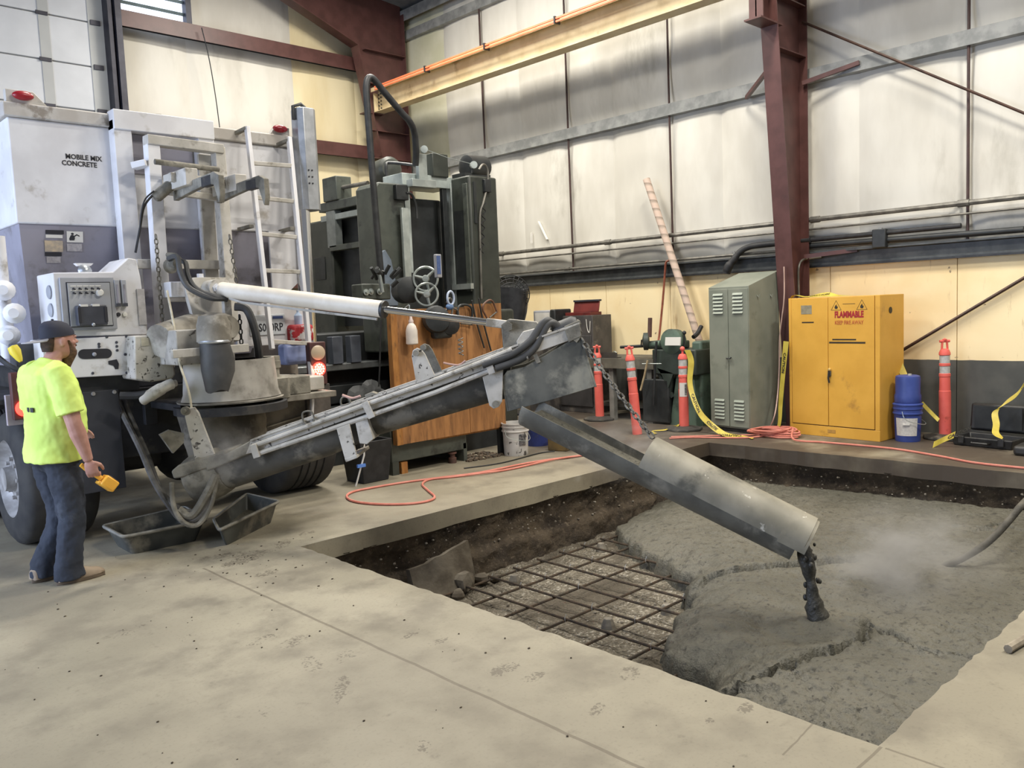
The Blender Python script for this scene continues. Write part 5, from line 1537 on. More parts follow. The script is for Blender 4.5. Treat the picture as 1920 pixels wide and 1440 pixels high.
# tools hung over the top edge of the plywood
def c_clamp(x, z, s, label, tilt=0.0, mat=None):
    mat = mat or m_mdark
    t = thing('c_clamp', label, 'clamp', (x, 6.92, z))
    R = Matrix.Rotation(tilt, 3, 'Y')
    P = lambda u, w_: V((x, 6.92, z)) + R @ V((u * s, 0, w_ * s))
    MB().tube([P(.10, -.16), P(.11, 0), P(.06, .06), P(-.06, .06), P(-.11, 0), P(-.10, -.16)], .014 * max(s, .6), 8, smooth=5).build('frame', mat, t)
    MB().tube([P(.10, -.15), P(-.06, -.15)], .009, 6).build('screw', m_pipe, t)
    MB().tube([P(-.10, -.20), P(-.10, -.10)], .006, 6).build('handle', m_pipe, t)
    return t


c_clamp(5.96, 1.66, .95, 'dark c-clamp hung on the plywood between the hose reel and the bars', .1)
c_clamp(6.30, 1.70, .8, 'rusty c-clamp hung near the right end of the plywood top', -.5, M('clamp_rust', (120, 84, 64), (90, 64, 52), 10, .6))
c_clamp(5.78, 1.64, .8, 'small dark c-clamp hung left of the coiled chrome ring on plywood', .2, m_pipe)
for (x, dz, lab) in ((6.06, .06, 'dark steel bar hung from the plywood top, left of two bars'), (6.16, .10, 'long dark steel bar slanting across the plywood, right of two bars')):
    tag(MB().tube([(x, 6.915, 1.74 + dz * .5), (x + .05, 6.92, 1.55), (x + .16, 6.925, 1.30 - dz)], .010, 6).build('steel_bar', m_mdark), lab, 'bar')
hd_ = thing('chain_hoist', 'black greasy hoist body hanging on the plywood below the handwheel', 'hoist', (5.55, 6.86, 1.40))
MB().lathe([(.04, -.10), (.13, -.08), (.15, 0), (.13, .08), (.05, .10)], (5.50, 6.85, 1.58), (-.5, -1, .1), 18).build('drum', m_mdark, hd_)
MB().lathe([(.03, -.08), (.10, -.06), (.11, .05), (.05, .08)], (5.66, 6.85, 1.52), (-.2, -1, .1), 16).build('motor', m_black, hd_)
MB().box((5.57, 6.86, 1.46), (.24, .10, .16)).build('frame', m_mdark, hd_, bevel=.03)
MB().tube([(5.72, 6.86, 1.62), (5.74, 6.86, 1.75), (5.70, 6.86, 1.80), (5.66, 6.86, 1.75)], .012, 6, smooth=4).build('hook', m_pipe, hd_)
rg = thing('ring_coil', 'pale blue ring coil hanging above the plywood centre', 'coil', (5.72, 6.85, 1.74))
MB().tube([V((5.70, 6.84, 1.80)) + V((.045 * cos(t), 0, .07 * sin(t))) for t in [2 * pi * k / 20 for k in range(20)]], .012, 7, closed=True).build('ring', M('ring_blue', (188, 200, 220), None, 4, .35), rg)
MB().ball((5.69, 6.85, 1.71), (.05, .03, .035), 10, 7).build('blue_rag', M('rag_blue', (108, 136, 176), (84, 110, 150), 20, .8), rg)
sb = thing('squeeze_bottle', 'white squeeze bottle hanging against the left end of the plywood', 'bottle', (5.18, 6.86, 1.33))
MB().lathe([(.05, 0), (.062, .01), (.06, .14), (.045, .19), (.022, .22)], (5.18, 6.86, 1.34), n=16).build('body', M('bottle_white', (224, 216, 206), (206, 198, 188), 8, .5), sb)
MB().lathe([(.024, .22), (.026, .24), (.016, .26), (.010, .31), (0, .312)], (5.18, 6.86, 1.34), n=12).build('nozzle', M('nozzle_pink', (214, 196, 188), None, 4, .5), sb)
MB().tube([(5.18, 6.9, 1.64), (5.20, 6.9, 1.74), (5.17, 6.945, 1.71), (5.14, 6.945, 1.69)], .006, 5, smooth=4).build('hook', m_way, sb)

# clutter at the foot of the machine, left of the base cabinet
bk = thing('black_bin', 'black plastic bin with a white rod in it below the auger', 'bin', (4.616, 6.954, 0.000)[:2] + (0,))
q = V((4.692, 7.067, 0.000))
MB().loft([[q + V((a * .15, b * .15, 0)) for a, b in ((-1, -1), (1, -1), (1, 1), (-1, 1))], [q + V((a * .19, b * .19, .42)) for a, b in ((-1, -1), (1, -1), (1, 1), (-1, 1))],
           [q + V((a * .175, b * .175, .42)) for a, b in ((-1, -1), (1, -1), (1, 1), (-1, 1))], [q + V((a * .14, b * .14, .03)) for a, b in ((-1, -1), (1, -1), (1, 1), (-1, 1))]]).build('bin_body', m_black, bk, bevel=.01)
MB().tube([q + V((-.25, -.16, .0)), q + V((-.16, -.2, .30)), q + V((-.13, -.17, .46))], .009, 6).build('white_rod', m_label, bk)
MB().box(q + V((-.20, -.2, .20)), (.09, .02, .03)).build('blue_grip', M('grip_blue', (96, 140, 220), None, 4, .4), bk)
gw = thing('gear_clutter', 'black greasy gear assembly sitting on the dark bed behind the auger', 'gear', (5.582, 8.300, 0.751))
for (q, r) in (((5.446, 8.300, 0.721), .14), ((5.622, 8.300, 0.792), .12), ((5.679, 8.250, 0.680), .13)):
    q = V(q)
    q.z -= .02
    MB().lathe([(r * .5, -.05), (r, -.04), (r, .04), (r * .4, .06), (0, .061)], q, (-.4, -.8, .4), 12).build('gear', m_mdark, gw, flat=True)
MB().bx(4.4, 6.2, 8.05, 8.45, 0, .62).build('pallet_block', m_mdark, gw)
tag(MB().tube([(5.618, 8.000, 1.593), (5.587, 8.000, 1.350), (5.559, 8.000, 1.044), (5.530, 8.000, 0.831)], .010, 6).build('hanging_hook', m_dark), 'thin dark hook rod hanging beside the left edge of plywood', 'hook')
mb = MB()
for i in range(150):
    x, y = random.uniform(5.95, 6.45), random.uniform(6.9, 7.3)
    r = random.uniform(.006, .03)
    mb.ball((x, y, r * .4), (r * 1.5, r, r * .6), 5, 3)
tag(mb.build('chip_pile', M('swarf', (104, 88, 70), (60, 54, 48), 30, .8), flat=True), 'loose brown chips and debris on floor under the plywood', 'debris', kind='stuff')

# ---- buckets
def bucket(c, label, mat, r0=.135, r1=.15, h=.37, lid=False, band=None, group=None):
    t = thing('bucket', label, 'bucket', c, group)
    c = V(c)
    prof = [(r0, 0), (r0 + .002, .01), (r0 + (r1 - r0) * .7, h * .72), (r1 + .008, h * .74), (r1 + .008, h * .77), (r1, h * .78), (r1, h * .86), (r1 + .008, h * .87), (r1 + .008, h * .895), (r1 + .002, h * .90), (r1 + .003, h - .012), (r1 + .010, h - .01), (r1 + .010, h)]
    if lid:
        prof += [(r1 - .01, h + .012), (0, h + .012)]
    else:
        prof += [(r1 - .004, h), (r0 - .004, .02), (0, .02)]
    MB().lathe(prof, c, n=28, caps=False).build('shell', mat, t)
    MB().tube([c + V((-r1 - .012, 0, h * .82)), c + V((-r1 - .02, -.05, h * .60)), c + V((-.05, -r1 - .03, h * .48)), c + V((.06, -r1 - .02, h * .50)), c + V((r1 + .015, -.04, h * .62)), c + V((r1 + .012, 0, h * .82))], .0035, 5, smooth=5).build('bail', m_way, t)
    return t


wb = bucket((6.562, 6.839, 0.000)[:2] + (0,), 'white paint-splashed bucket standing on floor right of the machine base', M('bucket_white', (206, 204, 200), (186, 183, 178), 5, .6, chips=(84, 82, 80), cscale=12, cth=(.60, .64)))
c = V((6.562, 6.839, 0.000))
pts = []
def curved_label(c, r, z0, z1, a0, a1, name, mat, par, rt=None):
    rt = rt or r
    n = 10
    vs = []
    for i in range(n + 1):
        a = a0 + (a1 - a0) * i / n
        vs += [c + V((r * cos(a), r * sin(a), z0)), c + V((rt * cos(a), rt * sin(a), z1))]
    MB().add(vs, [(2 * i, 2 * i + 2, 2 * i + 3, 2 * i + 1) for i in range(n)]).build(name, mat, par)


curved_label(c, .148, .12, .25, radians(-118), radians(-85), 'bucket_label', M('dark_label', (58, 58, 64), (120, 118, 118), 40, .6), wb, .152)
bucket((7.177, 7.090, 0.000)[:2] + (0,), 'plain blue bucket on floor beside the white bucket', M('bucket_blue', (52, 66, 132), (44, 56, 112), 5, .5, grime=(70, 76, 110), gscale=5), h=.36)
bb = thing('brown_box', 'dirty brown box with a round yellowish can on floor under the chute', 'box', (7.115, 6.627, -0.000)[:2] + (0,))
c = V((7.115, 6.627, -0.000))
MB().box(c + V((0, 0, .11)), (.30, .24, .22), Matrix.Rotation(.3, 3, 'Z')).build('box', M('box_brown', (112, 92, 52), (84, 70, 44), 6, .8), bb, bevel=.01)
MB().ball(c + V((-.08, -.05, .27)), (.10, .10, .09), 14, 10).build('can', M('can_yellow', (140, 112, 58), (110, 88, 48), 6, .6), bb)
MB().box(c + V((.05, -.16, .04)), (.12, .02, .03), Matrix.Rotation(.3, 3, 'Z')).build('tag', m_label, bb)

# ---- fan, toolbox cabinet, bench
fn = thing('shop_fan', 'black round shop fan half wrapped in plastic beside the machine', 'fan', (9.2, 9.55, 0))
fc = V((9.131, 9.500, 1.880))
fa = (V((0, 0, 1.67)) - fc).normalized()
fa.z = 0
fa.normalize()
s_ = fa.cross(V((0, 0, 1))).normalized()
for r, d in ((.30, 0), (.24, .03), (.18, .045), (.12, .055), (.30, -.12)):
    MB().tube([fc + fa * d + (s_ * cos(t) + V((0, 0, 1)) * sin(t)) * r for t in [2 * pi * k / 28 for k in range(28)]], .007, 5, closed=True).build('cage_ring', m_black, fn)
mb = MB()
for k in range(24):
    t = 2 * pi * k / 24
    u = s_ * cos(t) + V((0, 0, 1)) * sin(t)
    mb.tube([fc + fa * .06 + u * .05, fc + fa * .04 + u * .20, fc + u * .30, fc - fa * .12 + u * .30], .004, 4)
mb.build('cage_wires', m_black, fn)['kind'] = 'stuff'
for k in range(3):
    t = 2 * pi * k / 3 + .4
    u = s_ * cos(t) + V((0, 0, 1)) * sin(t)
    w_ = s_ * -sin(t) + V((0, 0, 1)) * cos(t)
    MB().prism([fc - fa * .04 + u * .04 - w_ * .02, fc - fa * .04 + u * .26 - w_ * .09, fc - fa * .02 + u * .27 + w_ * .09, fc - fa * .01 + u * .04 + w_ * .03], fa * .006).build('blade', m_mdark, fn)
MB().lathe([(.05, -.25), (.09, -.24), (.09, -.05), (.04, .05), (0, .06)], fc, fa, 14).build('motor', m_black, fn)
MB().cyl((fc.x, fc.y, 0), fc - V((0, 0, .3)), .03, 10).build('stand', m_black, fn)
MB().lathe([(.26, 0), (.26, .03), (.04, .06)], (fc.x, fc.y, 0), n=20).build('base', m_black, fn)
rings = []
for i in range(9):
    t = i / 8
    z = .10 - .62 * t
    rings.append([fc - fa * .05 + s_ * (cos(a) * (.28 + .03 * nz(a, z * 3, 2)) * (1 - .35 * t * t)) + fa * (sin(a) * .14) + V((0, 0, z + .05 * nz(a * 1.3, z, 6) + (.05 if i == 0 else 0) * sin(a * 2))) for a in [2 * pi * k / 22 for k in range(22)]])
MB().loft(rings).build('plastic_wrap', M('black_plastic', (34, 35, 38), (48, 49, 52), 8, .35), fn, angle=25)

tc = thing('tool_cabinet', 'dark grey steel cabinet by the yellow wall under the red toolbox', 'cabinet', (9.9, 8.7, 0))
ya, yb2 = (9.750, 8.369, 1.111)[1], (9.750, 9.101, 1.111)[1]
MB().bx(9.75, 10.2, ya, yb2, 0, (9.750, 8.698, 1.508)[2]).build('body', M('cabinet_dark', (84, 80, 78), (66, 64, 64), 5, .6, grime=(110, 104, 98), gscale=4), tc, bevel=.006)
MB().bx(9.735, 9.75, ya + .03, yb2 - .03, .1, 1.2).build('door', M('cabinet_door', (74, 72, 72), (60, 58, 59), 5, .5), tc, bevel=.004)
MB().tube([(9.72, ya + .1, 1.45), (9.72, ya + .08, 1.3), (9.72, ya + .04, 1.25), (9.72, ya + .02, 1.42)], .006, 5, smooth=4).build('hanging_strap', m_label, tc)
tb_ = thing('toolbox', 'open dark red metal toolbox sitting on the grey cabinet', 'toolbox', (9.95, 8.7, (9.750, 8.698, 1.508)[2]))
zz_ = (9.750, 8.698, 1.508)[2]
ta, tb2 = (9.800, 8.434, 1.598)[1], (9.800, 8.951, 1.612)[1]
m_tr = M('toolbox_red', (112, 44, 40), (92, 34, 32), 5, .5, grime=(70, 34, 34), gscale=5)
MB().bx(9.78, 10.05, ta, tb2, zz_, zz_ + .05).build('tray', m_tr, tb_, bevel=.004)
MB().beam((9.98, (ta + tb2) / 2, zz_ + .05), (10.02, (ta + tb2) / 2, zz_ + .23), tb2 - ta, .02, up=(1, 0, 0)).build('lid', m_tr, tb_, bevel=.004)
MB().bx(9.98, 10.06, ta - .0, tb2, zz_ + .21, zz_ + .24).build('lid_edge', m_dbox, tb_, bevel=.004)
hb = thing('heater_box', 'white and grey metal box on the cabinet left of the red toolbox', 'box', (9.75, 9.35, 1.30))
ha, hb2 = (9.600, 8.990, 1.453)[1], (9.600, 9.482, 1.462)[1]
hz0, hz1 = (9.600, 9.262, 1.120)[2], (9.600, 9.237, 1.609)[2]
MB().bx(9.6, 9.95, ha, hb2, hz0, hz1).build('shell', m_panelg, hb, bevel=.02)
MB().bx(9.59, 9.6, ha + .12, hb2 - .05, hz0 + .04, hz1 - .04).build('front', m_label, hb)
MB().bx(9.57, 9.96, ha - .01, ha + .10, hz0, hz1 + .01).build('side_trim', m_dark, hb, bevel=.02)
MB().bx(9.55, 10.1, yb2 + .01, hb2 + .1, 0, hz0).build('stand', M('cabinet_dark', (1, 1, 1)), hb, bevel=.004)

wt = thing('workbench', 'dark steel workbench with grey legs behind the orange posts', 'workbench', (9.5, 7.7, 0))
by0, by1, bz = (9.300, 6.907, 0.845)[1], (9.300, 8.223, 0.821)[1], (9.300, 7.614, 0.893)[2]
m_bench = M('bench_dark', (76, 74, 68), (60, 58, 54), 6, .6, grime=(104, 98, 88), gscale=5)
MB().bx(9.3, 10.1, by0, by1, bz - .06, bz).build('top', m_bench, wt, bevel=.006)
MB().bx(9.28, 9.31, by0, by1, bz - .14, bz - .0).build('front_edge', M('bench_edge', (112, 108, 96), (94, 90, 80), 6, .6), wt)
for y in ((9.340, 7.685, 0.674)[1], by0 + .1):
    MB().bx(9.32, 9.40, y - .04, y + .04, 0, bz - .06).build('leg', M('leg_grey', (132, 132, 126), (110, 110, 105), 6, .6), wt)
    MB().bx(9.98, 10.06, y - .04, y + .04, 0, bz - .06).build('leg', m_bench, wt)
MB().bx(9.45, 10.05, by0 + .1, by1 - .1, .18, .22).build('shelf', m_bench, wt)
vs_ = thing('bench_vise', 'dark bench vise at the left end of the workbench', 'vise', (9.4, 8.0, bz))
MB().box((9.42, (9.400, 8.073, 1.013)[1], bz + .07), (.12, .14, .14)).build('body', m_mdark, vs_, bevel=.02)
MB().tube([(9.33, (9.400, 8.073, 1.013)[1] - .05, bz + .06), (9.25, (9.400, 8.073, 1.013)[1] - .08, bz + .06)], .02, 8).build('screw', m_mdark, vs_)
MB().tube([(9.25, (9.400, 8.012, 1.014)[1] - .08, bz - .03), (9.25, (9.400, 8.012, 1.014)[1] - .08, bz + .14)], .008, 6).build('handle', m_pipe, vs_)
an = thing('angle_iron', 'short piece of dark angle iron lying on the workbench', 'steel', (9.45, 7.6, bz))
MB().prism([(9.36, (9.400, 7.595, 0.978)[1], bz), (9.36, (9.400, 7.595, 0.978)[1], bz + .08), (9.37, (9.400, 7.595, 0.978)[1], bz + .08), (9.37, (9.400, 7.595, 0.978)[1], bz + .01), (9.46, (9.400, 7.595, 0.978)[1], bz + .01), (9.46, (9.400, 7.595, 0.978)[1], bz)], (0, .45, 0)).build('angle', m_bench, an)
MB().tube([V((9.4, (9.400, 7.672, 1.001)[1], bz + .05)) + V((0, .04 * cos(t), .04 * sin(t))) for t in [2 * pi * k / 14 for k in range(14)]], .006, 5, closed=True).build('ring', m_way, an)

# ---- green pipe-threading saw
sw = thing('band_saw', 'old green metal band saw on cast legs beside the grey locker', 'saw', (9.55, 6.5, 0))
m_sawg = M('saw_green', (92, 112, 98), (76, 94, 83), 4, .6, grime=(60, 70, 62), gscale=4)
m_sawd = M('saw_dark', (62, 72, 66), (48, 56, 52), 5, .55)
X0 = 9.35
def xb(p, q, d, name, mat, bev=.01):
    """box between two wall-plane corners p and q, d deep"""
    return MB().bx(p[0], p[0] + d, p[1], q[1], p[2], q[2]).build(name, mat, sw, bevel=bev)


l0 = [(9.350, 6.713, -0.014), (9.350, 6.262, -0.031), (9.350, 6.309, 0.712), (9.350, 6.579, 0.704)]
MB().prism(l0, (.35, 0, 0)).build('cast_leg', m_sawg, sw, bevel=.015)
xb((9.450, 6.247, -0.115), (9.450, 6.399, 1.128), .4, 'column', m_sawg, .03)
xb((9.300, 6.235, 0.683), (9.300, 6.937, 1.028), .5, 'frame', m_sawd, .02)
MB().prism([(9.300, 6.856, 0.774), (9.300, 6.595, 0.708), (9.300, 6.688, 0.488), (9.300, 6.637, 0.476), (9.300, 6.510, 0.710), (9.300, 6.276, 0.703), (9.300, 6.274, 0.787)][:3] + [(9.300, 6.788, 0.688)], (.05, 0, 0)).build('brace', m_sawd, sw)
MB().beam((9.350, 6.859, 0.696), (9.350, 6.640, 0.377), .04, .05, up=(1, 0, 0)).build('diagonal_strut', m_sawd, sw)
MB().beam((9.350, 6.631, 0.703), (9.350, 6.693, 0.374), .03, .04, up=(1, 0, 0)).build('diagonal_strut', m_sawd, sw)
MB().bx(9.3, 9.75, (9.300, 6.675, 0.053)[1], (9.300, 7.124, 0.022)[1], 0.02, .62).build('chip_tank', m_mdark, sw, bevel=.02)
hw = V((9.350, 6.619, 1.134))
MB().lathe([(.10, -.1), (.16, -.08), (.17, .05), (.10, .08), (0, .09)], hw, (-1, 0, 0), 20).build('head', m_sawg, sw)
MB().lathe([(.05, 0), (.12, .02), (.12, .08), (.03, .1)], (9.350, 7.007, 1.134), (-.6, .8, 0), 16).build('chuck', m_sawd, sw)
MB().tube([(9.350, 7.513, 1.051), (9.350, 7.009, 1.075)], .022, 10).build('stock_bar', m_dark, sw)
MB().tube([(9.350, 7.009, 1.075), (9.350, 6.811, 1.098)], .05, 12).build('spindle', m_sawg, sw)
xb((9.320, 6.532, 1.029), (9.320, 7.057, 1.136), .3, 'arm', m_sawd, .02)
MB().box((9.220, 6.527, 1.141), (.02, .24, .11), Matrix.Rotation(.15, 3, 'Y')).build('paper_sheet', m_label, sw)
MB().tube([(9.350, 6.442, 1.063), (9.350, 6.437, 1.233)], .012, 6).build('lever', m_dark, sw)
MB().ball((9.350, 6.437, 1.247), .028, 10, 7).build('lever_knob', m_black, sw)
MB().tube([(9.300, 7.117, 1.063), (9.300, 7.105, 1.152), (9.300, 7.068, 1.166)], .01, 6).build('thumb_screw', m_dark, sw)
MB().tube([(9.600, 7.192, 1.180), (9.600, 7.174, 1.450)], .03, 8).build('post', M('post_rust', (100, 74, 66), (84, 62, 56), 6, .6), sw)
MB().tube([(9.250, 6.816, 1.140), (9.250, 6.854, 0.778), (9.250, 6.888, 0.265)], .016, 6).build('hanging_cable', m_mdark, sw)
MB().tube([(9.220, 7.045, 0.834), (9.220, 6.725, 0.840)], .007, 5).build('cross_bar', m_way, sw)
tag(MB().tube([(9.200, 6.938, 0.881), (9.200, 6.999, 0.668), (9.200, 7.070, 0.468)], .013, 6).build('wooden_stick', M('stick_tan', (190, 172, 136), (160, 142, 110), 10, .7)), 'thin tan stick leaning against the green saw', 'stick')
MB().tube([(9.800, 6.468, 1.312), (9.700, 6.463, 1.222), (9.600, 6.465, 1.177)], .03, 8, smooth=4).build('feed_hose', m_black, sw)

# ================================================================ RIGHT WALL THINGS
m_dor = M('post_orange', (236, 112, 100), (226, 100, 90), 4, .5, grime=(170, 70, 58), gscale=7, gth=(.6, .75))
m_refl = M('reflective_band', (196, 196, 192), (176, 176, 172), 30, .4)
m_rubb = M('base_rubber', (66, 64, 60), (50, 49, 46), 8, .8, grime=(104, 98, 86), gscale=6)
m_tape = M('caution_yellow', (204, 186, 78), (186, 166, 62), 8, .5)
m_tapek = M('caution_black', (44, 42, 34), None, 3, .6)


def delineator(loc, label, handle=True, lean=(0, 0), h=1.13, base=True, s=1.0):
    t = thing('delineator_post', label, 'post', loc, 'orange delineator posts in front of the wall')
    o = V(loc)
    k = h / 1.13
    d = V((lean[0], lean[1], 1)).normalized()
    if base:
        b = MB().lathe([(.23, 0), (.24, .01), (.235, .03), (.12, .05), (.06, .055)], o, n=8).build('rubber_base', m_rubb, t, bevel=.004)
    st = o + d * (.04 if base else 0)
    prof = [(.062, 0), (.062, .50 * k), (.058, .505 * k), (.055, .66 * k), (.060, .665 * k), (.060, .695 * k), (.053, .70 * k), (.052, .78 * k), (.058, .785 * k), (.058, .81 * k), (.052, .815 * k), (.052, .90 * k), (.06, .905 * k), (.06, .93 * k), (.045, .965 * k), (.03, .975 * k)]
    MB().lathe(prof, st, d, 18).build('post', m_dor, t, angle=30)
    for z0, z1 in ((.70, .78), (.815, .90)):
        MB().lathe([(.0535, z0 * k), (.0535, z1 * k)], st, d, 18, caps=False).build('reflective_band', m_refl, t)
    a = d.cross(V((.7, .7, 0))).normalized()
    p = st + d * .965 * k
    if handle:
        MB().tube([p - a * .032, p - a * .026 + d * .085], .012, 8).build('grip_side', m_dor, t)
        MB().tube([p + a * .032, p + a * .026 + d * .085], .012, 8).build('grip_side', m_dor, t)
        MB().tube([p - a * .055 + d * .095, p + a * .055 + d * .095], .015, 8).build('grip_bar', m_dor, t)
        MB().lathe([(.02, 0), (.026, .02), (.0, .035)], p + d * .095, d, 10).build('grip_knob', m_dor, t)
    else:
        MB().tube([p, p + d * .05], .014, 8).build('neck', m_dor, t)
        MB().ball(p + d * .075, .032, 12, 8).build('ball_top', m_dor, t)
    return t, st, d, k


delineator((9.256, 7.861, 0.000)[:2] + (0,), 'orange post nearest the boom tip, hanging chain crossing in front of it', True, (0, .015), 1.08)
delineator((8.459, 6.570, 0.000)[:2] + (0,), 'leaning orange post with torn lower front, between the boom tip and ball-topped post', True, (-.02, .07), 1.18, base=False)
d3, st3, dd3, k3 = delineator((9.055, 6.268, 0.000)[:2] + (0,), 'ball-topped orange post with a white sticker standing left of the locker', False, (0, .0), 1.10)
c = st3
n = 8
vs = []
va = math.atan2(-st3.y, -st3.x)
for i in range(n + 1):
    a = va - .9 + 1.8 * i / n
    vs += [c + V((.0635 * cos(a), .0635 * sin(a), .40)), c + V((.0620 * cos(a), .0620 * sin(a), .58))]
MB().add(vs, [(2 * i, 2 * i + 2, 2 * i + 3, 2 * i + 1) for i in range(n)]).build('sticker', m_label, d3)
vs = []
for i in range(4):
    a = va + .25 + .5 * i / 3
    vs += [c + V((.0645 * cos(a), .0645 * sin(a), .42)), c + V((.0630 * cos(a), .0630 * sin(a), .56))]
MB().add(vs, [(2 * i, 2 * i + 2, 2 * i + 3, 2 * i + 1) for i in range(3)]).build('sticker_print', M('sticker_print', (74, 76, 76), (150, 150, 148), 60, .6), d3)
delineator((9.988, 3.404, 0.000)[:2] + (0,), 'orange post standing alone right of the blue buckets', True, (0, .01), 1.13)

# ---- locker (two narrow doors, sloped top)
m_lock = M('locker_green_grey', (134, 138, 125), (122, 127, 115), 3, .5, grime=(112, 116, 104), gscale=4, gth=(.58, .74))
lk = thing('locker', 'grey green two-door steel locker with a sloped top and louvres', 'locker', (9.24, 5.99, 0), rotz=radians(-97))
# local frame: +x runs along the front from left to right, +y into the wall
LW, LD, Hf, Hb = .615, .62, 1.82, 2.0
MB().prism([(0, .012, .05), (0, LD, .05), (0, LD, Hb), (0, .012, Hf)], (LW, 0, 0)).build('body', m_lock, lk, bevel=.004, local=True)
MB().bx(.02, LW - .02, .03, LD, 0, .05).build('plinth', m_dark, lk, local=True)
for i in range(2):
    x0 = .012 + i * (LW / 2 - .004)
    dr_ = MB().bx(x0, x0 + LW / 2 - .016, 0, .014, .07, Hf - .03).build('door', m_lock, lk, bevel=.003, local=True)
    for zb in (1.49, .16):
        for k in range(6):
            z = zb + k * .045
            xc = x0 + LW / 4 - .008
            MB().prism([(xc - .075, -.001, z), (xc - .075, -.016, z), (xc - .075, -.001, z + .026)], (.15, 0, 0)).build('louvre', M('louvre_light', (160, 168, 154), (146, 154, 141), 6, .5), dr_, local=True)
MB().tube([(LW / 2 - .03, -.004, .93), (LW / 2 - .015, -.02, .93), (LW / 2 + .04, -.02, .93), (LW / 2 + .05, -.012, .945)], .009, 6).build('handle', m_dark, lk, local=True)
for (y, z) in ((.18, 1.68), (.44, 1.68)):
    MB().tube([(LW + .002, y, z + .02), (LW + .025, y, z - .01), (LW + .03, y + .01, z + .03)], .006, 5).build('coat_hook', m_lock, lk, local=True)

# ---- flammables cabinet
m_yel = M('cabinet_yellow', (222, 170, 70), (212, 160, 62), 2.5, .45, grime=(176, 130, 58), gscale=3.2, gth=(.6, .76))
fcab = thing('flammables_cabinet', 'yellow two-door flammable storage cabinet beside the maroon column', 'cabinet', (9.485, 5.02, 0), rotz=radians(-94.5))
CW, CD, CH = 1.135, .56, 1.645
MB().bx(0, CW, .015, CD, .0, CH).build('body', m_yel, fcab, bevel=.005, local=True)
MB().bx(.0, CW, .0, .018, .0, .125).build('kick_plate', m_yel, fcab, bevel=.003, local=True)
MB().bx(.0, .035, 0, .018, .125, CH).build('frame_side', m_yel, fcab, bevel=.003, local=True)
MB().bx(CW - .055, CW, 0, .018, .125, CH).build('frame_side', m_yel, fcab, bevel=.003, local=True)
m_seam = M('seam_dark', (96, 70, 34), None, 3, .7)
MB().bx(.03, CW - .05, .010, .016, .12, CH - .004).build('door_gap', m_seam, fcab, local=True)
dl = MB().bx(.04, .512, -.004, .014, .135, CH - .006).build('door', m_yel, fcab, bevel=.003, local=True)
dr2 = MB().bx(.518, CW - .062, -.004, .014, .135, CH - .006).build('door', m_yel, fcab, bevel=.003, local=True)
def loc_text(txt, size, x, z, mat, par, sx=1.0, bold=0.0, name='lettering'):
    sv_ = ORG[par.name]
    ORG[par.name] = V((0, 0, 0))
    o = text_mesh(txt, size, name, mat, par, (x, -.0055, z), (1, 0, 0), (0, 0, 1), .0008, 'CENTER', bold, sx)
    ORG[par.name] = sv_
    return o


m_redp = M('red_print', (168, 36, 44), (150, 34, 40), 40, .6)
m_redp2 = M('faded_red_print', (176, 78, 44), (190, 110, 56), 30, .6)
m_kp = M('black_print', (52, 44, 30), None, 3, .6)
loc_text('FLAMMABLE', .098, .775, 1.405, m_redp, dr2, .66, .0045)
loc_text('KEEP FIRE AWAY', .062, .775, 1.325, m_redp2, dr2, .74, .001)
for x in (.62, .93):
    mb = MB()
    q = [(x - .062, 1.49), (x + .062, 1.49), (x, 1.60)]
    for i in range(3):
        a, b = q[i], q[(i + 1) % 3]
        mb.beam((a[0], -.0055, a[1]), (b[0], -.0055, b[1]), .003, .009, up=(0, 1, 0))
    mb.v = [V((p.x, -.0045 if p.y > -.0055 else -.006, p.z)) for p in mb.v]
    mb.prism([(x - .014, -.005, 1.505), (x + .014, -.005, 1.505), (x + .022, -.005, 1.528), (x + .008, -.005, 1.535), (x + .004, -.005, 1.557), (x - .012, -.005, 1.538), (x - .02, -.005, 1.522)], (0, -.001, 0))
    mb.build('flame_symbol', m_kp, dr2, local=True, flat=True)
MB().bx(.70, .85, -.0052, -.004, 1.555, 1.560).build('fine_print', m_kp, dr2, local=True)
MB().bx(.57, .86, -.0055, -.004, 1.142, 1.158).build('print_line', m_kp, dr2, local=True)
MB().bx(.53, .97, -.0055, -.004, 1.105, 1.125).build('print_line', m_kp, dr2, local=True)
MB().bx(.17, .31, -.0055, -.004, 1.45, 1.555).build('label_plate', M('grey_label', (150, 142, 118), (130, 124, 104), 20, .5), dl, local=True)
MB().bx(.18, .335, -.0055, -.004, 1.345, 1.36).build('print_line', m_kp, dl, local=True)
hd2 = MB().bx(.515, .555, -.02, -.004, .72, .79).build('handle', M('lock_steel', (110, 108, 100), (80, 78, 72), 20, .35, .6), fcab, bevel=.006, local=True)
MB().lathe([(.015, 0), (.02, .012), (.012, .03), (0, .032)], (.54, -.01, .80), (0, -1, 0), 12).build('lock', M('brass', (220, 196, 130), None, 4, .3, .6), fcab, local=True)
MB().tube([(.53, -.02, .76), (.53, -.03, .70), (.535, -.02, .645)], .012, 6).build('lever', m_dark, fcab, local=True)
MB().lathe([(.036, 0), (.036, .004), (0, .005)], (CW + .001, .24, 1.47), (1, 0, 0), 16).build('vent_bung', m_kp, fcab, local=True)
MB().bx(.50, .60, -.002, .001, .05, .09).build('faded_plate', M('faded_plate', (190, 146, 72), (166, 126, 62), 20, .6), fcab, local=True)

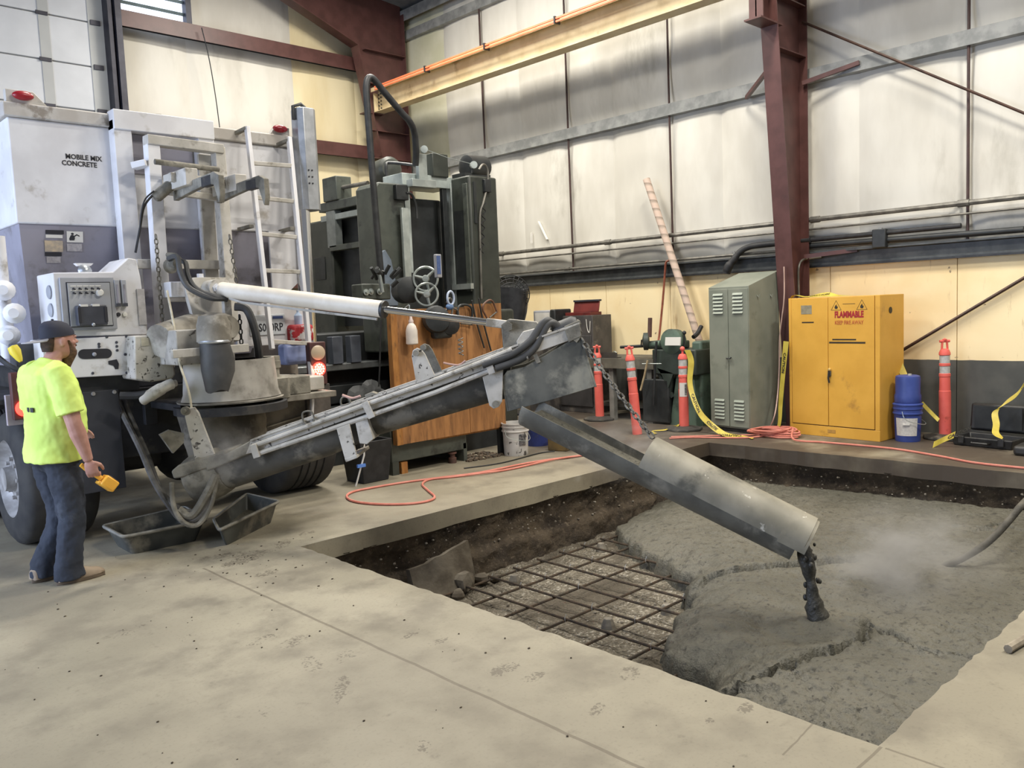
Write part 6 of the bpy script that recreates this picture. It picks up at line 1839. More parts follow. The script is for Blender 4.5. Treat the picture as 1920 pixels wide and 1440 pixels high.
# ---- blue pails stacked beside the cabinet
pq = V((9.644, 3.682, 0.000))
m_pail = M('pail_blue', (60, 78, 148), (50, 68, 134), 5, .45)
lb_ = bucket((pq.x, pq.y, 0), 'blue bucket with a big white label, standing under the plain blue pail', m_pail, h=.42, r0=.128, r1=.148, lid=True)
c = pq
va = math.atan2(-pq.y, -pq.x)
curved_label(c, .1335, .07, .27, va - .95, va + .75, 'white_label', M('pail_label', (214, 212, 206), (200, 198, 194), 50, .6), lb_, .1455)
MB().box(c + V((-.148 * cos(0), 0, 0)) * 0 + V((.146 * cos(va - .1), .146 * sin(va - .1), .20)), (.02, .07, .012), Matrix.Rotation(va, 3, 'Z')).build('label_grip', m_label, lb_)
curved_label(c, .1365, .235, .25, va + .55, va + .7, 'label_mark', m_kp, lb_, .1455)
up_ = thing('pail', 'plain blue pail standing on top of the labelled bucket', 'pail', (pq.x, pq.y, .435))
MB().lathe([(.135, 0), (.138, .01), (.138, .08), (.128, .10), (.13, .27), (.125, .295), (.10, .305), (0, .306)], (pq.x, pq.y, .435), n=28).build('shell', m_pail, up_)
MB().lathe([(.02, 0), (.02, .02), (0, .021)], (pq.x - .05, pq.y - .04, .74), n=10).build('spout', m_refl, up_)

# ---- black hard case lying open
cs = thing('hard_case', 'open black hard plastic case lying on floor at the wall', 'case', (9.764, 2.884, 0.000)[:2] + (0,), rotz=radians(-97))
m_case = M('case_black', (38, 38, 38), (50, 50, 49), 10, .45)
MB().loft([[V(p) for p in ((-.29, -.18, 0), (.29, -.18, 0), (.29, .18, 0), (-.29, .18, 0))], [V(p) for p in ((-.31, -.20, .10), (.31, -.20, .10), (.31, .20, .10), (-.31, .20, .10))],
           [V(p) for p in ((-.28, -.17, .10), (.28, -.17, .10), (.28, .17, .10), (-.28, .17, .10))], [V(p) for p in ((-.27, -.16, .03), (.27, -.16, .03), (.27, .16, .03), (-.27, .16, .03))]]).build('case_base', m_case, cs, bevel=.012, local=True)
MB().loft([[V(p) for p in ((-.31, .21, .11), (.31, .21, .11), (.31, .25, .42), (-.31, .25, .42))], [V(p) for p in ((-.29, .33, .12), (.29, .33, .12), (.29, .36, .40), (-.29, .36, .40))]]).build('case_lid', m_case, cs, bevel=.03, local=True)
MB().bx(-.24, .24, .19, .215, .15, .39).build('lid_foam', m_mdark, cs, local=True)
MB().tube([(-.09, -.20, .05), (-.08, -.235, .05), (.08, -.235, .05), (.09, -.20, .05)], .012, 6).build('case_handle', m_case, cs, local=True)
for x in (-.2, .2):
    MB().bx(x - .03, x + .03, -.215, -.195, .03, .11).build('latch', m_case, cs, bevel=.005, local=True)
tb9 = thing('black_tool_bag', 'black bag at the right edge of the picture beside the hard case', 'bag', (9.468, 2.456, -0.000)[:2] + (0,))
q = V((9.420, 2.420, 0.000))
MB().box(q + V((0, 0, .05)), (.3, .22, .10)).build('bag_body', m_case, tb9, bevel=.03)

# ---- leaning cardboard tube, hanging hose, conduits near the column
def spiral_mat():
    m = bpy.data.materials.new('spiral_wrapped_tube')
    n_ = N(m)
    tc_ = n_.n('ShaderNodeTexCoord').outputs['Object']
    x, y, z = n_.xyz(tc_)
    ang = n_.math('ARCTAN2', y, x)
    f = n_.math('FRACT', n_.math('ADD', n_.math('MULTIPLY', z, 7.5), n_.math('DIVIDE', ang, 2 * pi)))
    f = n_.math('ADD', f, n_.math('MULTIPLY', n_.math('SUBTRACT', n_.noise(tc_, 14, 4), .5), .5))
    c_ = n_.mix(n_.ramp(f, .50, .95), lin((206, 184, 168)), lin((158, 142, 128)))
    r_ = n_.math('GREATER_THAN', n_.noise(tc_, 2.6, 2), .74)
    n_.put(n_.bsdf.inputs['Base Color'], n_.mix(r_, c_, lin((206, 70, 60))))
    n_.bsdf.inputs['Roughness'].default_value = .8
    return m


pole = thing('cardboard_tube', 'long spiral wrapped cardboard tube leaning against the white wall', 'tube', (10.03, 6.2, 0))
P1, P0 = V((10.030, 7.497, 3.443)), V((10.030, 6.750, 1.358))
P0 = P1 + (P0 - P1) * (P1.z / (P1.z - P0.z))
me_ = MB().lathe([(.052, 0), (.052, (P1 - P0).length), (.044, (P1 - P0).length), (.044, (P1 - P0).length - .12), (0, (P1 - P0).length - .13)], (0, 0, 0), (0, 0, 1), 20)
po = me_.build('tube_wall', spiral_mat(), pole, local=True)
po.rotation_euler = (P1 - P0).to_track_quat('Z', 'Y').to_euler()
po.location = P0 - V((10.03, 6.2, 0))
tag(MB().tube([(10.180, 7.228, 2.262), (10.160, 7.280, 2.235), (10.160, 7.303, 2.098), (10.150, 7.345, 1.713), (10.100, 7.392, 1.169), (10.000, 7.371, 1.019)], .016, 6, smooth=5).build('red_air_hose', M('hose_red', (150, 84, 62), (126, 70, 54), 12, .6)), 'thin reddish air hose hanging down the yellow wall beside the tube', 'hose')
ph = thing('power_hose', 'thick black hose dropping from the dark girt behind the locker', 'hose', (10.1, 5.8, 2.2))
MB().tube([(10.050, 6.218, 2.019), (10.050, 6.184, 2.103), (10.080, 6.127, 2.185), (10.120, 6.044, 2.294), (10.140, 5.919, 2.348), (10.140, 5.723, 2.360), (10.140, 5.495, 2.362), (10.140, 5.058, 2.365)], [.055, .06, .05, .042, .04, .04, .04, .04], 10, smooth=6).build('hose', m_black, ph)
MB().tube([(10.100, 6.129, 2.300), (10.100, 6.114, 2.242)], .02, 6).build('clip', m_galv, ph)
bp = thing('black_pipe', 'black pipe with a clamp running above the girt right of the column', 'pipe', (10.15, 3.8, 2.3))
MB().tube([(10.160, 5.153, 2.367), (10.160, 3.309, 2.373)], .030, 10).build('pipe', m_black, bp)
MB().tube([(10.180, 5.164, 2.295), (10.180, 2.696, 2.275)], .035, 10).build('pipe', m_mdark, bp)
MB().box((10.140, 4.193, 2.309), (.08, .16, .22)).build('pipe_clamp', m_mdark, bp, bevel=.01)
MB().box((10.120, 4.178, 2.401), (.03, .04, .06)).build('clamp_bolt', m_galv, bp)
cd_ = tag(MB().tube([(9.980, 5.140, 1.636), (9.980, 5.145, 1.904), (9.990, 5.141, 2.037), (10.050, 5.135, 2.110), (10.120, 5.092, 2.134), (10.200, 4.948, 2.145)], .014, 8, smooth=5).build('bent_conduit', m_pipe), 'thin bent conduit beside the maroon column above the yellow cabinet', 'pipe')
mb = MB()
pale = M('insulation_patch', (238, 236, 230), None, 3, .6)
for (a, b, w_) in (((10.250, 9.908, 3.095), (10.260, 9.736, 2.780), .045), ((10.260, 10.091, 2.927), (10.260, 10.101, 2.748), .04)):
    o = MB().beam(a, b, .012, w_, up=(1, 0, 0)).build('white_strip', pale)
    tag(o, 'slanted white strip stuck on the wall insulation' if w_ > .042 else 'upright short white strip stuck on the wall insulation', 'strip')

# ---- caution tape
def tape(pts, wdt, label, texts=(), twist=0.0, flat=False, name='caution_tape', upv=(0, 0, 1)):
    """ribbon along pts; pts may carry their own 'width direction' as second item"""
    P = [V(p) for p, u in pts]
    U = [V(u).normalized() for p, u in pts]
    t = thing(name, label, 'tape', P[0])
    P2, U2 = spline(P, 6), spline(U, 6)
    vs = []
    for p, u in zip(P2, U2):
        u = u.normalized()
        vs += [p - u * wdt / 2, p + u * wdt / 2]
    MB().add(vs, [(2 * i, 2 * i + 1, 2 * i + 3, 2 * i + 2) for i in range(len(P2) - 1)]).build('ribbon', m_tape, t, angle=60)
    for (i, txt, flip) in texts:
        a, b, u = P2[i], P2[min(i + 4, len(P2) - 1)], U2[i + 1].normalized()
        d = (b - a).normalized()
        if flip:
            d, a = -d, b
        nn = d.cross(u).normalized()
        toc = (V((0, 0, 1.67)) - a)
        if nn.dot(toc) < 0:
            u, nn = -u, -nn
        text_mesh(txt, wdt * .72, 'tape_lettering', m_tapek, t, a - u * wdt * .25 + nn * .004, d, u, .0004, 'LEFT', .0012, 1.1)
    return t


g = (0, 0, 1)
cam_dir = V((-.8, -.58, 0))
tape([(tuple(st3 + V((.02, -.06, 1.0))), (.6, -.8, 0)), (tuple(st3 + V((.04, -.10, .85))), (.6, -.8, 0)), (tuple(st3 + V((-.02, -.12, .55))), (.8, -.4, .3)), ((8.950, 5.972, 0.281), (.5, -.3, .7)), ((8.930, 5.768, 0.108), (.5, -.5, .6)), ((8.826, 5.501, 0.030), (.7, .2, .5)), ((8.924, 5.320, 0.012), (1, .2, 0)), ((8.839, 5.149, 0.012), (1, .2, 0))],
     .075, 'yellow caution tape running from the ball-topped post to the locker foot', ((14, 'CAUTION', False), (22, 'CAUTION', False), (31, 'CAUTION', True)))
tape([(tuple(st3 + V((-.07, .03, .03))), (.7, .3, .2)), ((8.995, 6.399, 0.040), (.7, .4, .1)), ((8.820, 6.409, 0.020), (.8, .3, .1)), ((8.706, 6.527, 0.012), (.9, .2, 0)), ((8.553, 6.348, 0.012), (.8, .1, 0))], .07, 'crumpled caution tape on floor left of the ball-topped post', ((2, 'CAUTION', False),))
q = V((9.485, 5.02, CH))
tape([(tuple(q + V((.10, .02, -.4))), (0, .5, .2)), (tuple(q + V((.08, .0, .006))), (1, 0, 0)), (tuple(q + V((.06, -.2, .012))), (1, 0, .15)), (tuple(q + V((.05, -.45, .03))), (.6, 0, .6)), (tuple(q + V((.05, -.6, .01))), (1, 0, .2)), (tuple(q + V((.1, -.8, .01))), (1, 0, 0))], .07, 'caution tape lying across the top of the yellow cabinet', ((13, 'CAUTION', False),))
tape([((9.420, 5.022, 1.130), (0, 1, .1)), ((9.420, 5.061, 0.805), (.2, 1, .1)), ((9.400, 5.091, 0.414), (.3, 1, 0)), ((9.350, 5.089, 0.124), (.5, .8, .2)), ((9.370, 5.165, 0.030), (.9, .3, .2))], .07, 'dark shaded caution tape hanging between the column and yellow cabinet', ((3, 'CAUTION', False),))
tape([((9.960, 3.936, 0.987), (.3, -1, 0)), ((9.920, 3.890, 0.867), (.5, -.8, .3)), ((9.850, 3.803, 0.720), (.5, -.8, .2))], .075, 'short caution tape hanging from the cabinet side down to the blue pail', ((2, 'CAUTION', False),))
tape([((9.800, 3.591, 0.417), (.4, -.6, .6)), ((9.800, 3.510, 0.331), (.4, -.5, .7)), ((9.750, 3.391, 0.237), (.4, -.4, .8))], .04, 'narrow twisted caution tape between the blue bucket and orange post')
tape([((9.438, 3.122, 0.140), (.2, -.2, 1)), ((9.435, 3.227, 0.080), (.3, -.2, .9)), ((9.336, 3.300, 0.030), (.5, 0, .8))], .075, 'caution tape draped over the base of the lone orange post', ((0, 'CAUTION', True),))
tape([((9.750, 2.539, 0.716), (.1, -.2, 1)), ((9.720, 2.612, 0.572), (.2, -.2, .9)), ((9.700, 2.719, 0.474), (.4, -.3, .8)), ((9.640, 2.795, 0.381), (.5, -.6, .2)), ((9.550, 2.758, 0.266), (.5, -.8, .1)), ((9.450, 2.733, 0.186), (.5, -.8, .1)), ((9.400, 2.655, 0.145), (.8, .1, .1))], .065, 'caution tape looping from the right edge down onto the black case', ((0, 'CAUTION', True),))

# ---- extension cords
m_cord = M('cord_salmon', (214, 136, 120), (200, 120, 104), 9, .55)
def cord(px, label, r=.011, name='extension_cord', mat=None):
    return tag(MB().tube(px, r, 6, smooth=6).build(name, mat or m_cord), label, 'cord')


cord([(7.094, 6.017, 0.012), (6.674, 6.182, 0.012), (6.219, 6.306, 0.012), (5.568, 6.348, 0.012), (5.186, 6.481, 0.012), (4.819, 6.609, 0.012), (4.483, 6.668, 0.012), (4.255, 6.669, 0.012), (4.103, 6.542, 0.012), (4.035, 6.316, 0.012), (4.095, 6.064, 0.012), (4.252, 5.849, 0.012), (4.429, 5.775, 0.012), (4.578, 5.849, 0.012), (4.710, 6.109, 0.012), (4.857, 6.386, 0.012), (5.044, 6.507, 0.012), (5.267, 6.411, 0.012), (5.539, 6.274, 0.020), (5.893, 6.215, 0.012), (6.507, 6.185, 0.020), (6.918, 6.085, 0.014), (7.042, 5.973, 0.030)],
     'salmon extension cord looped on floor left of the pit')
pts = [(8.331, 5.985, 0.012), (8.546, 5.787, 0.012), (8.708, 5.443, 0.012), (8.902, 5.200, 0.012)]
cc = V((9.170, 5.069, 0.012))
for k in range(34):
    a = k * .92
    r = .21 + .05 * sin(k * 1.7)
    pts.append((cc.x + r * .8 * cos(a), cc.y + r * 1.3 * sin(a), .015 + .0025 * k + .01 * sin(k)))
pts += [(8.910, 4.672, 0.030), (8.997, 4.382, 0.012), (9.011, 4.021, 0.012), (8.986, 3.551, 0.012), (8.817, 3.065, 0.012), (8.639, 2.666, 0.012), (8.614, 2.190, 0.012)]
cord(pts, 'salmon extension cord coiled before the column and running along the pit edge')
cord([(9.389, 5.262, 0.020), (9.320, 5.135, 0.223), (9.500, 5.187, 0.465), (9.620, 5.226, 0.786), (9.660, 5.235, 1.183), (9.660, 5.172, 1.644), (9.620, 5.146, 2.035)], 'pale cord hanging down the maroon column to the coil', .008, 'cord', M('cord_pale', (204, 176, 164), (186, 158, 146), 10, .6))
cord([(8.441, 6.040, 0.012), (8.748, 5.691, 0.012), (8.978, 5.389, 0.012), (9.027, 5.165, 0.030)], 'second salmon cord lying beside the main cord before the locker', .009)
# thin wire hanging from the far wall girt, cable on floor
cord([(6.230, 13.400, 6.367), (6.318, 13.400, 5.898), (6.382, 13.400, 5.317), (6.416, 13.400, 4.809)], 'thin dark wire hanging in front of the far white wall', .008, 'wire', m_dark)
cord([(5.638, 6.680, 0.008), (6.072, 6.566, 0.008), (6.721, 6.636, 0.008), (6.924, 6.577, 0.008)], 'thin black cable on floor beside the white bucket', .007, 'cable', m_black)

# ---- concrete vibrator hose in the pour, stick on the floor, dirt crumbs
tag(MB().tube([(6.463, 2.220, -0.390), (6.466, 2.188, -0.360), (6.472, 2.099, -0.300), (6.534, 1.976, -0.200), (6.609, 1.894, -0.100), (6.703, 1.835, 0.000), (6.915, 1.789, 0.100), (7.944, 1.808, 0.160)], .026, 10, smooth=6).build('vibrator_hose', M('hose_muddy', (92, 88, 78), (66, 63, 56), 14, .7, bump=.3, bscale=60)), 'muddy vibrator hose standing in the fresh concrete at right', 'hose')
tag(MB().tube([(4.169, 1.145, 0.020), (4.418, 1.113, 0.020)], .020, 8).build('wooden_stick', M('handle_grey_wood', (156, 146, 128), (130, 120, 104), 14, .8)), 'grey wooden handle lying on the floor at right edge', 'handle')
mb = MB()
for i in range(140):
    if i < 50:
        q = V((2.617, 5.381, 0.000)) + V((random.gauss(0, .45), random.gauss(0, .35), 0))
    else:
        q = V((random.uniform(.9, 2.9), random.uniform(.7, 6.0), 0))
    if q.x > 2.95 and q.y < 5.45:
        continue
    r = random.uniform(.002, .0065)
    mb.ball((q.x, q.y, r * .5), (r * random.uniform(1, 1.8), r, r * .7), 5, 3)
tag(mb.build('floor_crumbs', M('crumb_brown', (92, 82, 66), (58, 50, 40), 30, .9), flat=True), 'scattered dark crumbs of dirt on the front floor', 'dirt', kind='stuff')

# ---- mortar tubs under the truck
def tub(pts, h, label):
    P = [V(p) for p in pts]
    c = sum(P, V()) / 4
    t = thing('mortar_tub', label, 'tub', (c.x, c.y, 0), 'black mortar tubs under the truck')
    def ring(s, z):
        out = []
        for i in range(4):
            a, b, e = P[i - 1], P[i], P[(i + 1) % 4]
            p = c + (b - c) * s
            for k in range(4):
                tt = k / 3
                u = (c + (a - c) * s - p).normalized() * .05
                w_ = (c + (e - c) * s - p).normalized() * .05
                out.append(p + u * (1 - tt) ** 2 + w_ * tt ** 2 + V((0, 0, z - p.z)))
        return out
    MB().loft([ring(.80, .0), ring(.985, h - .02), ring(1.03, h - .02), ring(1.03, h), ring(.97, h), ring(.78, .02)]).build('shell', M('tub_plastic', (74, 76, 72), (58, 60, 57), 4, .55, grime=(120, 116, 104), gscale=4, gth=(.5, .68)), t, angle=45)
    lp_ = ring(1.035, h - .004)
    MB().tube(lp_, .012, 6, closed=True).build('rim', M('tub_rim', (150, 148, 138), (118, 116, 108), 9, .7), t)
    MB().loft([ring(.80, .03), ring(.82, .05)]).build('residue', m_wet, t)
    return t


tub([(2.046, 6.666, 0.160), (2.033, 6.201, 0.160), (2.617, 6.171, 0.160), (2.702, 6.770, 0.160)], .16, 'black mortar tub nearest the worker, under the hydraulic hoses')
tub([(2.684, 6.161, 0.160), (2.565, 5.811, 0.160), (3.288, 6.284, 0.160), (3.259, 6.794, 0.160)], .16, 'black mortar tub behind, under the lower end of the auger')

# ================================================================ WORKER
m_skin = M('skin', (184, 140, 126), (170, 124, 110), 14, .55, bump=.05, bscale=80)
m_shirt = M('shirt_lime', (214, 238, 124), (200, 226, 108), 3, .8, bump=.05, bscale=30)
m_jean = M('jeans_dark', (52, 58, 70), (40, 45, 55), 5, .85, grime=(86, 92, 102), gscale=4, gth=(.55, .72), bump=.15, bscale=60)
m_bt = M('boot_tan', (152, 136, 116), (130, 114, 96), 10, .8, bump=.15, bscale=40)
m_capm = M('cap_navy', (46, 48, 62), (38, 40, 52), 8, .8)
m_capb = M('cap_brim_grey', (172, 170, 172), (150, 148, 150), 10, .75)
m_hair = M('hair_brown', (72, 52, 42), (54, 40, 33), 40, .8, bump=.5, bscale=140)
m_beard = M('beard_brown', (112, 84, 66), (84, 60, 48), 60, .85, bump=.6, bscale=160)
WX, WY, WA = 1.60, 6.02, radians(8)
wk = thing('person', 'worker in a lime yellow t-shirt, jeans and backwards cap standing by the truck', 'person', (WX, WY, 0), rotz=WA)
# local frame: +x is forward, +y is the worker's left; units metres


def ell(c, rx, ry, tilt=0.0, n=20, ex=1.0, wob=0.0, seed=0.0):
    """horizontal superellipse ring"""
    out = []
    for k in range(n):
        a = 2 * pi * k / n
        ca, sa = cos(a), sin(a)
        x = rx * (abs(ca) ** ex) * (1 if ca >= 0 else -1)
        y = ry * (abs(sa) ** ex) * (1 if sa >= 0 else -1)
        w_ = 1 + wob * nz(a * 1.2, c[2] * 7, seed)
        out.append(V((c[0] + x * w_, c[1] + y * w_, c[2] + tilt * x)))
    return out


def lean(mb):
    """carry the head forward of the shoulders on a leaning neck"""
    for p in mb.v:
        t = max(0.0, min(1.0, (p.z - 1.40) / .12))
        if abs(p.y) < .13:
            p.x += .055 * t * t * (3 - 2 * t)
            p.z -= .006 * t
    return mb


def limb(mb, pts, rs, n=12):
    mb.tube([V(p) for p in pts], rs, n)


body = MB()
# torso, neck, head
body.loft([ell((-.01, 0, .92), .13, .165), ell((0, 0, 1.02), .135, .165), ell((-.005, 0, 1.15), .13, .16), ell((-.02, 0, 1.28), .135, .18), ell((-.025, 0, 1.36), .115, .18), ell((-.025, 0, 1.42), .08, .12), ell((-.01, 0, 1.46), .06, .062), ell((.01, 0, 1.53), .058, .058)])
HC = V((.035, 0, 1.575))
body.loft([ell((.050, 0, 1.465), .028, .03), ell((.056, 0, 1.485), .062, .052), ell((.035, 0, 1.51), .085, .064), ell((.022, 0, 1.545), .096, .070), ell((.018, 0, 1.585), .100, .074), ell((.016, 0, 1.62), .100, .076), ell((.012, 0, 1.655), .094, .072), ell((.006, 0, 1.685), .075, .058), ell((.0, 0, 1.70), .03, .03)])
# brow, nose, lips, cheeks, ears
body.ball((.108, 0, 1.607), (.016, .052, .012), 12, 8)
body.loft([ell((.112, 0, 1.603), .010, .010, n=10), ell((.122, 0, 1.588), .013, .012, n=10), ell((.130, 0, 1.573), .016, .016, n=10), ell((.124, 0, 1.563), .012, .018, n=10)])
body.ball((.106, 0, 1.541), (.015, .024, .006), 10, 6)
body.ball((.104, 0, 1.530), (.014, .022, .007), 10, 6)
for s in (-1, 1):
    body.ball((.085, s * .042, 1.567), (.022, .022, .018), 10, 7)
    body.ball((.010, s * .078, 1.578), (.018, .010, .032), 10, 8)
# arms: right arm (toward the camera, -y) hangs and carries the remote; left arm forward across the belly
RS, RE, RW = V((-.03, -.215, 1.35)), V((.0, -.275, 1.06)), V((.075, -.265, .805))
limb(body, [RS + V((.0, .05, .02)), RS, RS.lerp(RE, .5), RE, RE.lerp(RW, .3), RE.lerp(RW, .75), RW], [.055, .063, .058, .048, .052, .038, .030])
LS, LE, LW_ = V((-.03, .215, 1.35)), V((-.01, .27, 1.08)), V((.17, .21, .97))
limb(body, [LS + V((.0, -.05, .02)), LS, LS.lerp(LE, .5), LE, LE.lerp(LW_, .3), LE.lerp(LW_, .75), LW_], [.055, .063, .058, .048, .051, .038, .030])


def hand(mb, wr, d, palm_n, th, curl=.5, side=1):
    """palm + 4 unequal fingers bent at two knuckles + a thumb leaving the side of the palm"""
    d, nrm = V(d).normalized(), V(palm_n).normalized()
    s = d.cross(nrm).normalized() * side
    pc = wr + d * .05
    R = Matrix((d, s, nrm)).transposed()
    mb.ball(pc, (.054, .042, .017), 14, 9, R)
    for i, (off, L) in enumerate(((.030, .074), (.010, .082), (-.011, .076), (-.030, .060))):
        b = wr + d * .088 + s * off
        p = [b]
        a = curl * .55
        for seg in (.45, .32, .27):
            dirn = d * cos(a) + nrm * sin(a)
            p.append(p[-1] + dirn * L * seg)
            a += curl * .75
        mb.tube([b - d * .03] + p, [.0105, .0105, .0100, .0092, .0078], 8)
        mb.ball(p[-1], .0075, 8, 6)
    b = wr + d * .028 + s * .030
    t1 = b + (d * .55 + s * .65 + nrm * .35).normalized() * .036
    t2 = t1 + (d * .75 + s * th + nrm * .55).normalized() * .032
    t3 = t2 + (d * .75 - s * .1 + nrm * .65).normalized() * .024
    mb.tube([b - s * .012, b, t1, t2, t3], [.015, .015, .0125, .011, .009], 8)
    mb.ball(t3, .009, 8, 6)


hand(body, RW, (.22, .0, -.97), (.55, .8, .12), .1, 1.05, 1)
hand(body, LW_, (.9, -.3, -.25), (.0, -.5, -.8), .1, .6, -1)
bo2 = lean(body).build('body', m_skin, wk, local=True)
rm_ = bo2.modifiers.new('join', 'REMESH')
rm_.mode = 'VOXEL'
rm_.voxel_size = .0055
rm_.use_smooth_shade = True
sm_ = bo2.modifiers.new('smooth', 'SMOOTH')
sm_.factor, sm_.iterations = .5, 3
for s in (-1, 1):
    lean(MB().ball((.099, s * .031, 1.592), (.008, .013, .007), 10, 6)).build('eye', M('eye_white', (206, 200, 194), None, 5, .3), wk, local=True)
    lean(MB().ball((.1055, s * .031, 1.592), (.003, .005, .005), 8, 5)).build('iris', M('iris_dark', (46, 36, 30), None, 5, .3), wk, local=True)
# shirt: torso shell with sleeves, joined by a voxel remesh, open at hem and cuffs by shape
sh = MB()
sh.loft([ell((-.02, 0, .80), .168, .20, -.05, 28, .9, .03, 1), ell((-.014, 0, .88), .168, .20, -.03, 28, .9, .025, 2), ell((.006, 0, 1.00), .174, .20, 0, 28, .9, .02, 3), ell((.010, 0, 1.12), .173, .198, 0, 28, .9, .015, 4), ell((-.004, 0, 1.22), .163, .203, 0, 28, .88, .012, 5),
         ell((-.018, 0, 1.31), .158, .210, 0, 28, .88), ell((-.026, 0, 1.37), .138, .200, 0, 28, .9), ell((-.024, 0, 1.415), .105, .148, -.1, 28), ell((-.018, 0, 1.445), .078, .085, -.2, 28), ell((-.014, 0, 1.462), .070, .070, -.3, 28)])
for (S, E_) in ((RS, RE), (LS, LE)):
    sd_ = -1 if S.y < 0 else 1
    limb(sh, [S + V((0, -sd_ * .09, .035)), S + V((0, -sd_ * .02, .02)), S.lerp(E_, .30), S.lerp(E_, .72), S.lerp(E_, .80)], [.075, .085, .083, .082, .086], 16)
shirt = lean(sh).build('shirt', m_shirt, wk, local=True)
rm_ = shirt.modifiers.new('join', 'REMESH')
rm_.mode = 'VOXEL'
rm_.voxel_size = .008
rm_.use_smooth_shade = True
sm_ = shirt.modifiers.new('smooth', 'SMOOTH')
sm_.factor, sm_.iterations = .5, 4
wrk = bpy.data.textures.new('folds', 'CLOUDS')
wrk.noise_scale = .10
wrk.noise_depth = 2
ds = shirt.modifiers.new('folds', 'DISPLACE')
ds.texture = wrk
ds.strength = .022
ds.mid_level = .5
# lettering on the back of the shirt
for k in range(2):
    MB().box((-.159, -.02 - .05 * k, 1.15), (.004, .03, .03), Matrix.Rotation(.18 * k, 3, 'Z')).build('back_print', m_ink, wk, local=True)
# trousers: hips and two legs joined
tr_ = MB()
tr_.loft([ell((-.012, 0, .95), .135, .17, 0, 24), ell((-.016, 0, .88), .150, .182, 0, 24), ell((-.02, 0, .80), .150, .182, 0, 24), ell((-.012, 0, .74), .10, .15, 0, 24)])
for (y, xk, xa, ya) in ((-.095, .015, -.035, -.10), (.10, .03, -.10, .11)):
    rg_ = []
    for (z, x, yy, rx, ry) in ((.80, -.015, y * .85, .108, .098), (.66, .0, y, .105, .094), (.52, xk * .7, y, .092, .084), (.44, xk, y, .086, .080), (.34, xk * .5, y * 1.03, .085, .078), (.22, xa * .5 + .0, ya, .083, .075), (.12, xa, ya, .086, .076), (.06, xa + .002, ya, .094, .080), (.03, xa + .006, ya, .098, .082)):
        rg_.append(ell((x, yy, z), rx, ry, .06 if z < .1 else 0, 20, 1, .05 if z < .5 else .02, y))
    tr_.loft(rg_)
trs = tr_.build('trousers', m_jean, wk, local=True)
rm_ = trs.modifiers.new('join', 'REMESH')
rm_.mode = 'VOXEL'
rm_.voxel_size = .008
rm_.use_smooth_shade = True
sm_ = trs.modifiers.new('smooth', 'SMOOTH')
sm_.factor, sm_.iterations = .5, 3
ds = trs.modifiers.new('folds', 'DISPLACE')
tx2 = bpy.data.textures.new('jean_folds', 'CLOUDS')
tx2.noise_scale = .07
ds.texture = tx2
ds.strength = .020
ds.mid_level = .5
# boots
for (xa, ya, yaw) in ((-.03, -.10, -.08), (-.10, .11, .12)):
    bt = MB()
    prof = ((-.085, .040, .085), (-.075, .046, .11), (-.03, .048, .125), (.03, .046, .118), (.08, .047, .088), (.13, .050, .070), (.17, .048, .062), (.20, .036, .048), (.212, .016, .035))
    rings = []
    Rz = Matrix.Rotation(yaw, 3, 'Z')
    for (x, hw_, hh) in prof:
        ring = []
        for k in range(14):
            a = 2 * pi * k / 14
            yy, zz2 = hw_ * cos(a), .025 + (hh - .025) * max(0, sin(a)) ** .8 if sin(a) > 0 else .025 + .004 * sin(a)
            ring.append(Rz @ V((x, yy, zz2)) + V((xa, ya, 0)))
        rings.append(ring)
    bt.loft(rings)
    b_ = bt.build('boot', m_bt, wk, local=True, angle=60)
    so = []
    for k in range(24):
        a = 2 * pi * k / 24
        so.append(Rz @ V((.063 + .155 * cos(a), (.050 + .006 * cos(a)) * sin(a) * (1.1 if abs(cos(a)) < .8 else 1), 0)) + V((xa, ya, 0)))
    MB().prism(so, (0, 0, .028)).build('sole', M('sole_brown', (112, 98, 82), (92, 80, 66), 10, .9), b_, local=True, bevel=.004)
    MB().tube([Rz @ V((.03, -.022, .122)) + V((xa, ya, 0)), Rz @ V((.055, .02, .108)) + V((xa, ya, 0)), Rz @ V((.07, -.022, .098)) + V((xa, ya, 0)), Rz @ V((.09, .02, .088)) + V((xa, ya, 0))], .004, 5).build('laces', M('lace_tan', (178, 160, 136), None, 5, .8), b_, local=True)
# cap worn backwards, brim behind
cp2 = lean(MB().loft([ell((.010, 0, 1.612), .107, .085, .10, 28), ell((.008, 0, 1.635), .108, .086, .06, 28), ell((.002, 0, 1.668), .100, .080, 0, 28), ell((-.004, 0, 1.695), .082, .066, 0, 28), ell((-.008, 0, 1.712), .052, .042, 0, 28), ell((-.010, 0, 1.718), .012, .010, 0, 28)])).build('cap', m_capm, wk, local=True, angle=70)
br = []
for z in (0, .006):
    br.append([V((-.085 - .125 * sin(pi * k / 14) , .072 * cos(pi * k / 14) * 1.02, 1.596 - .02 * sin(pi * k / 14) - .012 * cos(pi * k / 14) ** 2 + z)) for k in range(15)] + [V((-.06, -.05, 1.60 + z)), V((-.05, .0, 1.60 + z)), V((-.06, .05, 1.60 + z))])
lean(MB().loft(br)).build('cap_brim', m_capb, wk, local=True, angle=60)
lean(MB().ball((-.010, 0, 1.722), (.010, .010, .006), 8, 5)).build('cap_button', m_capm, wk, local=True)
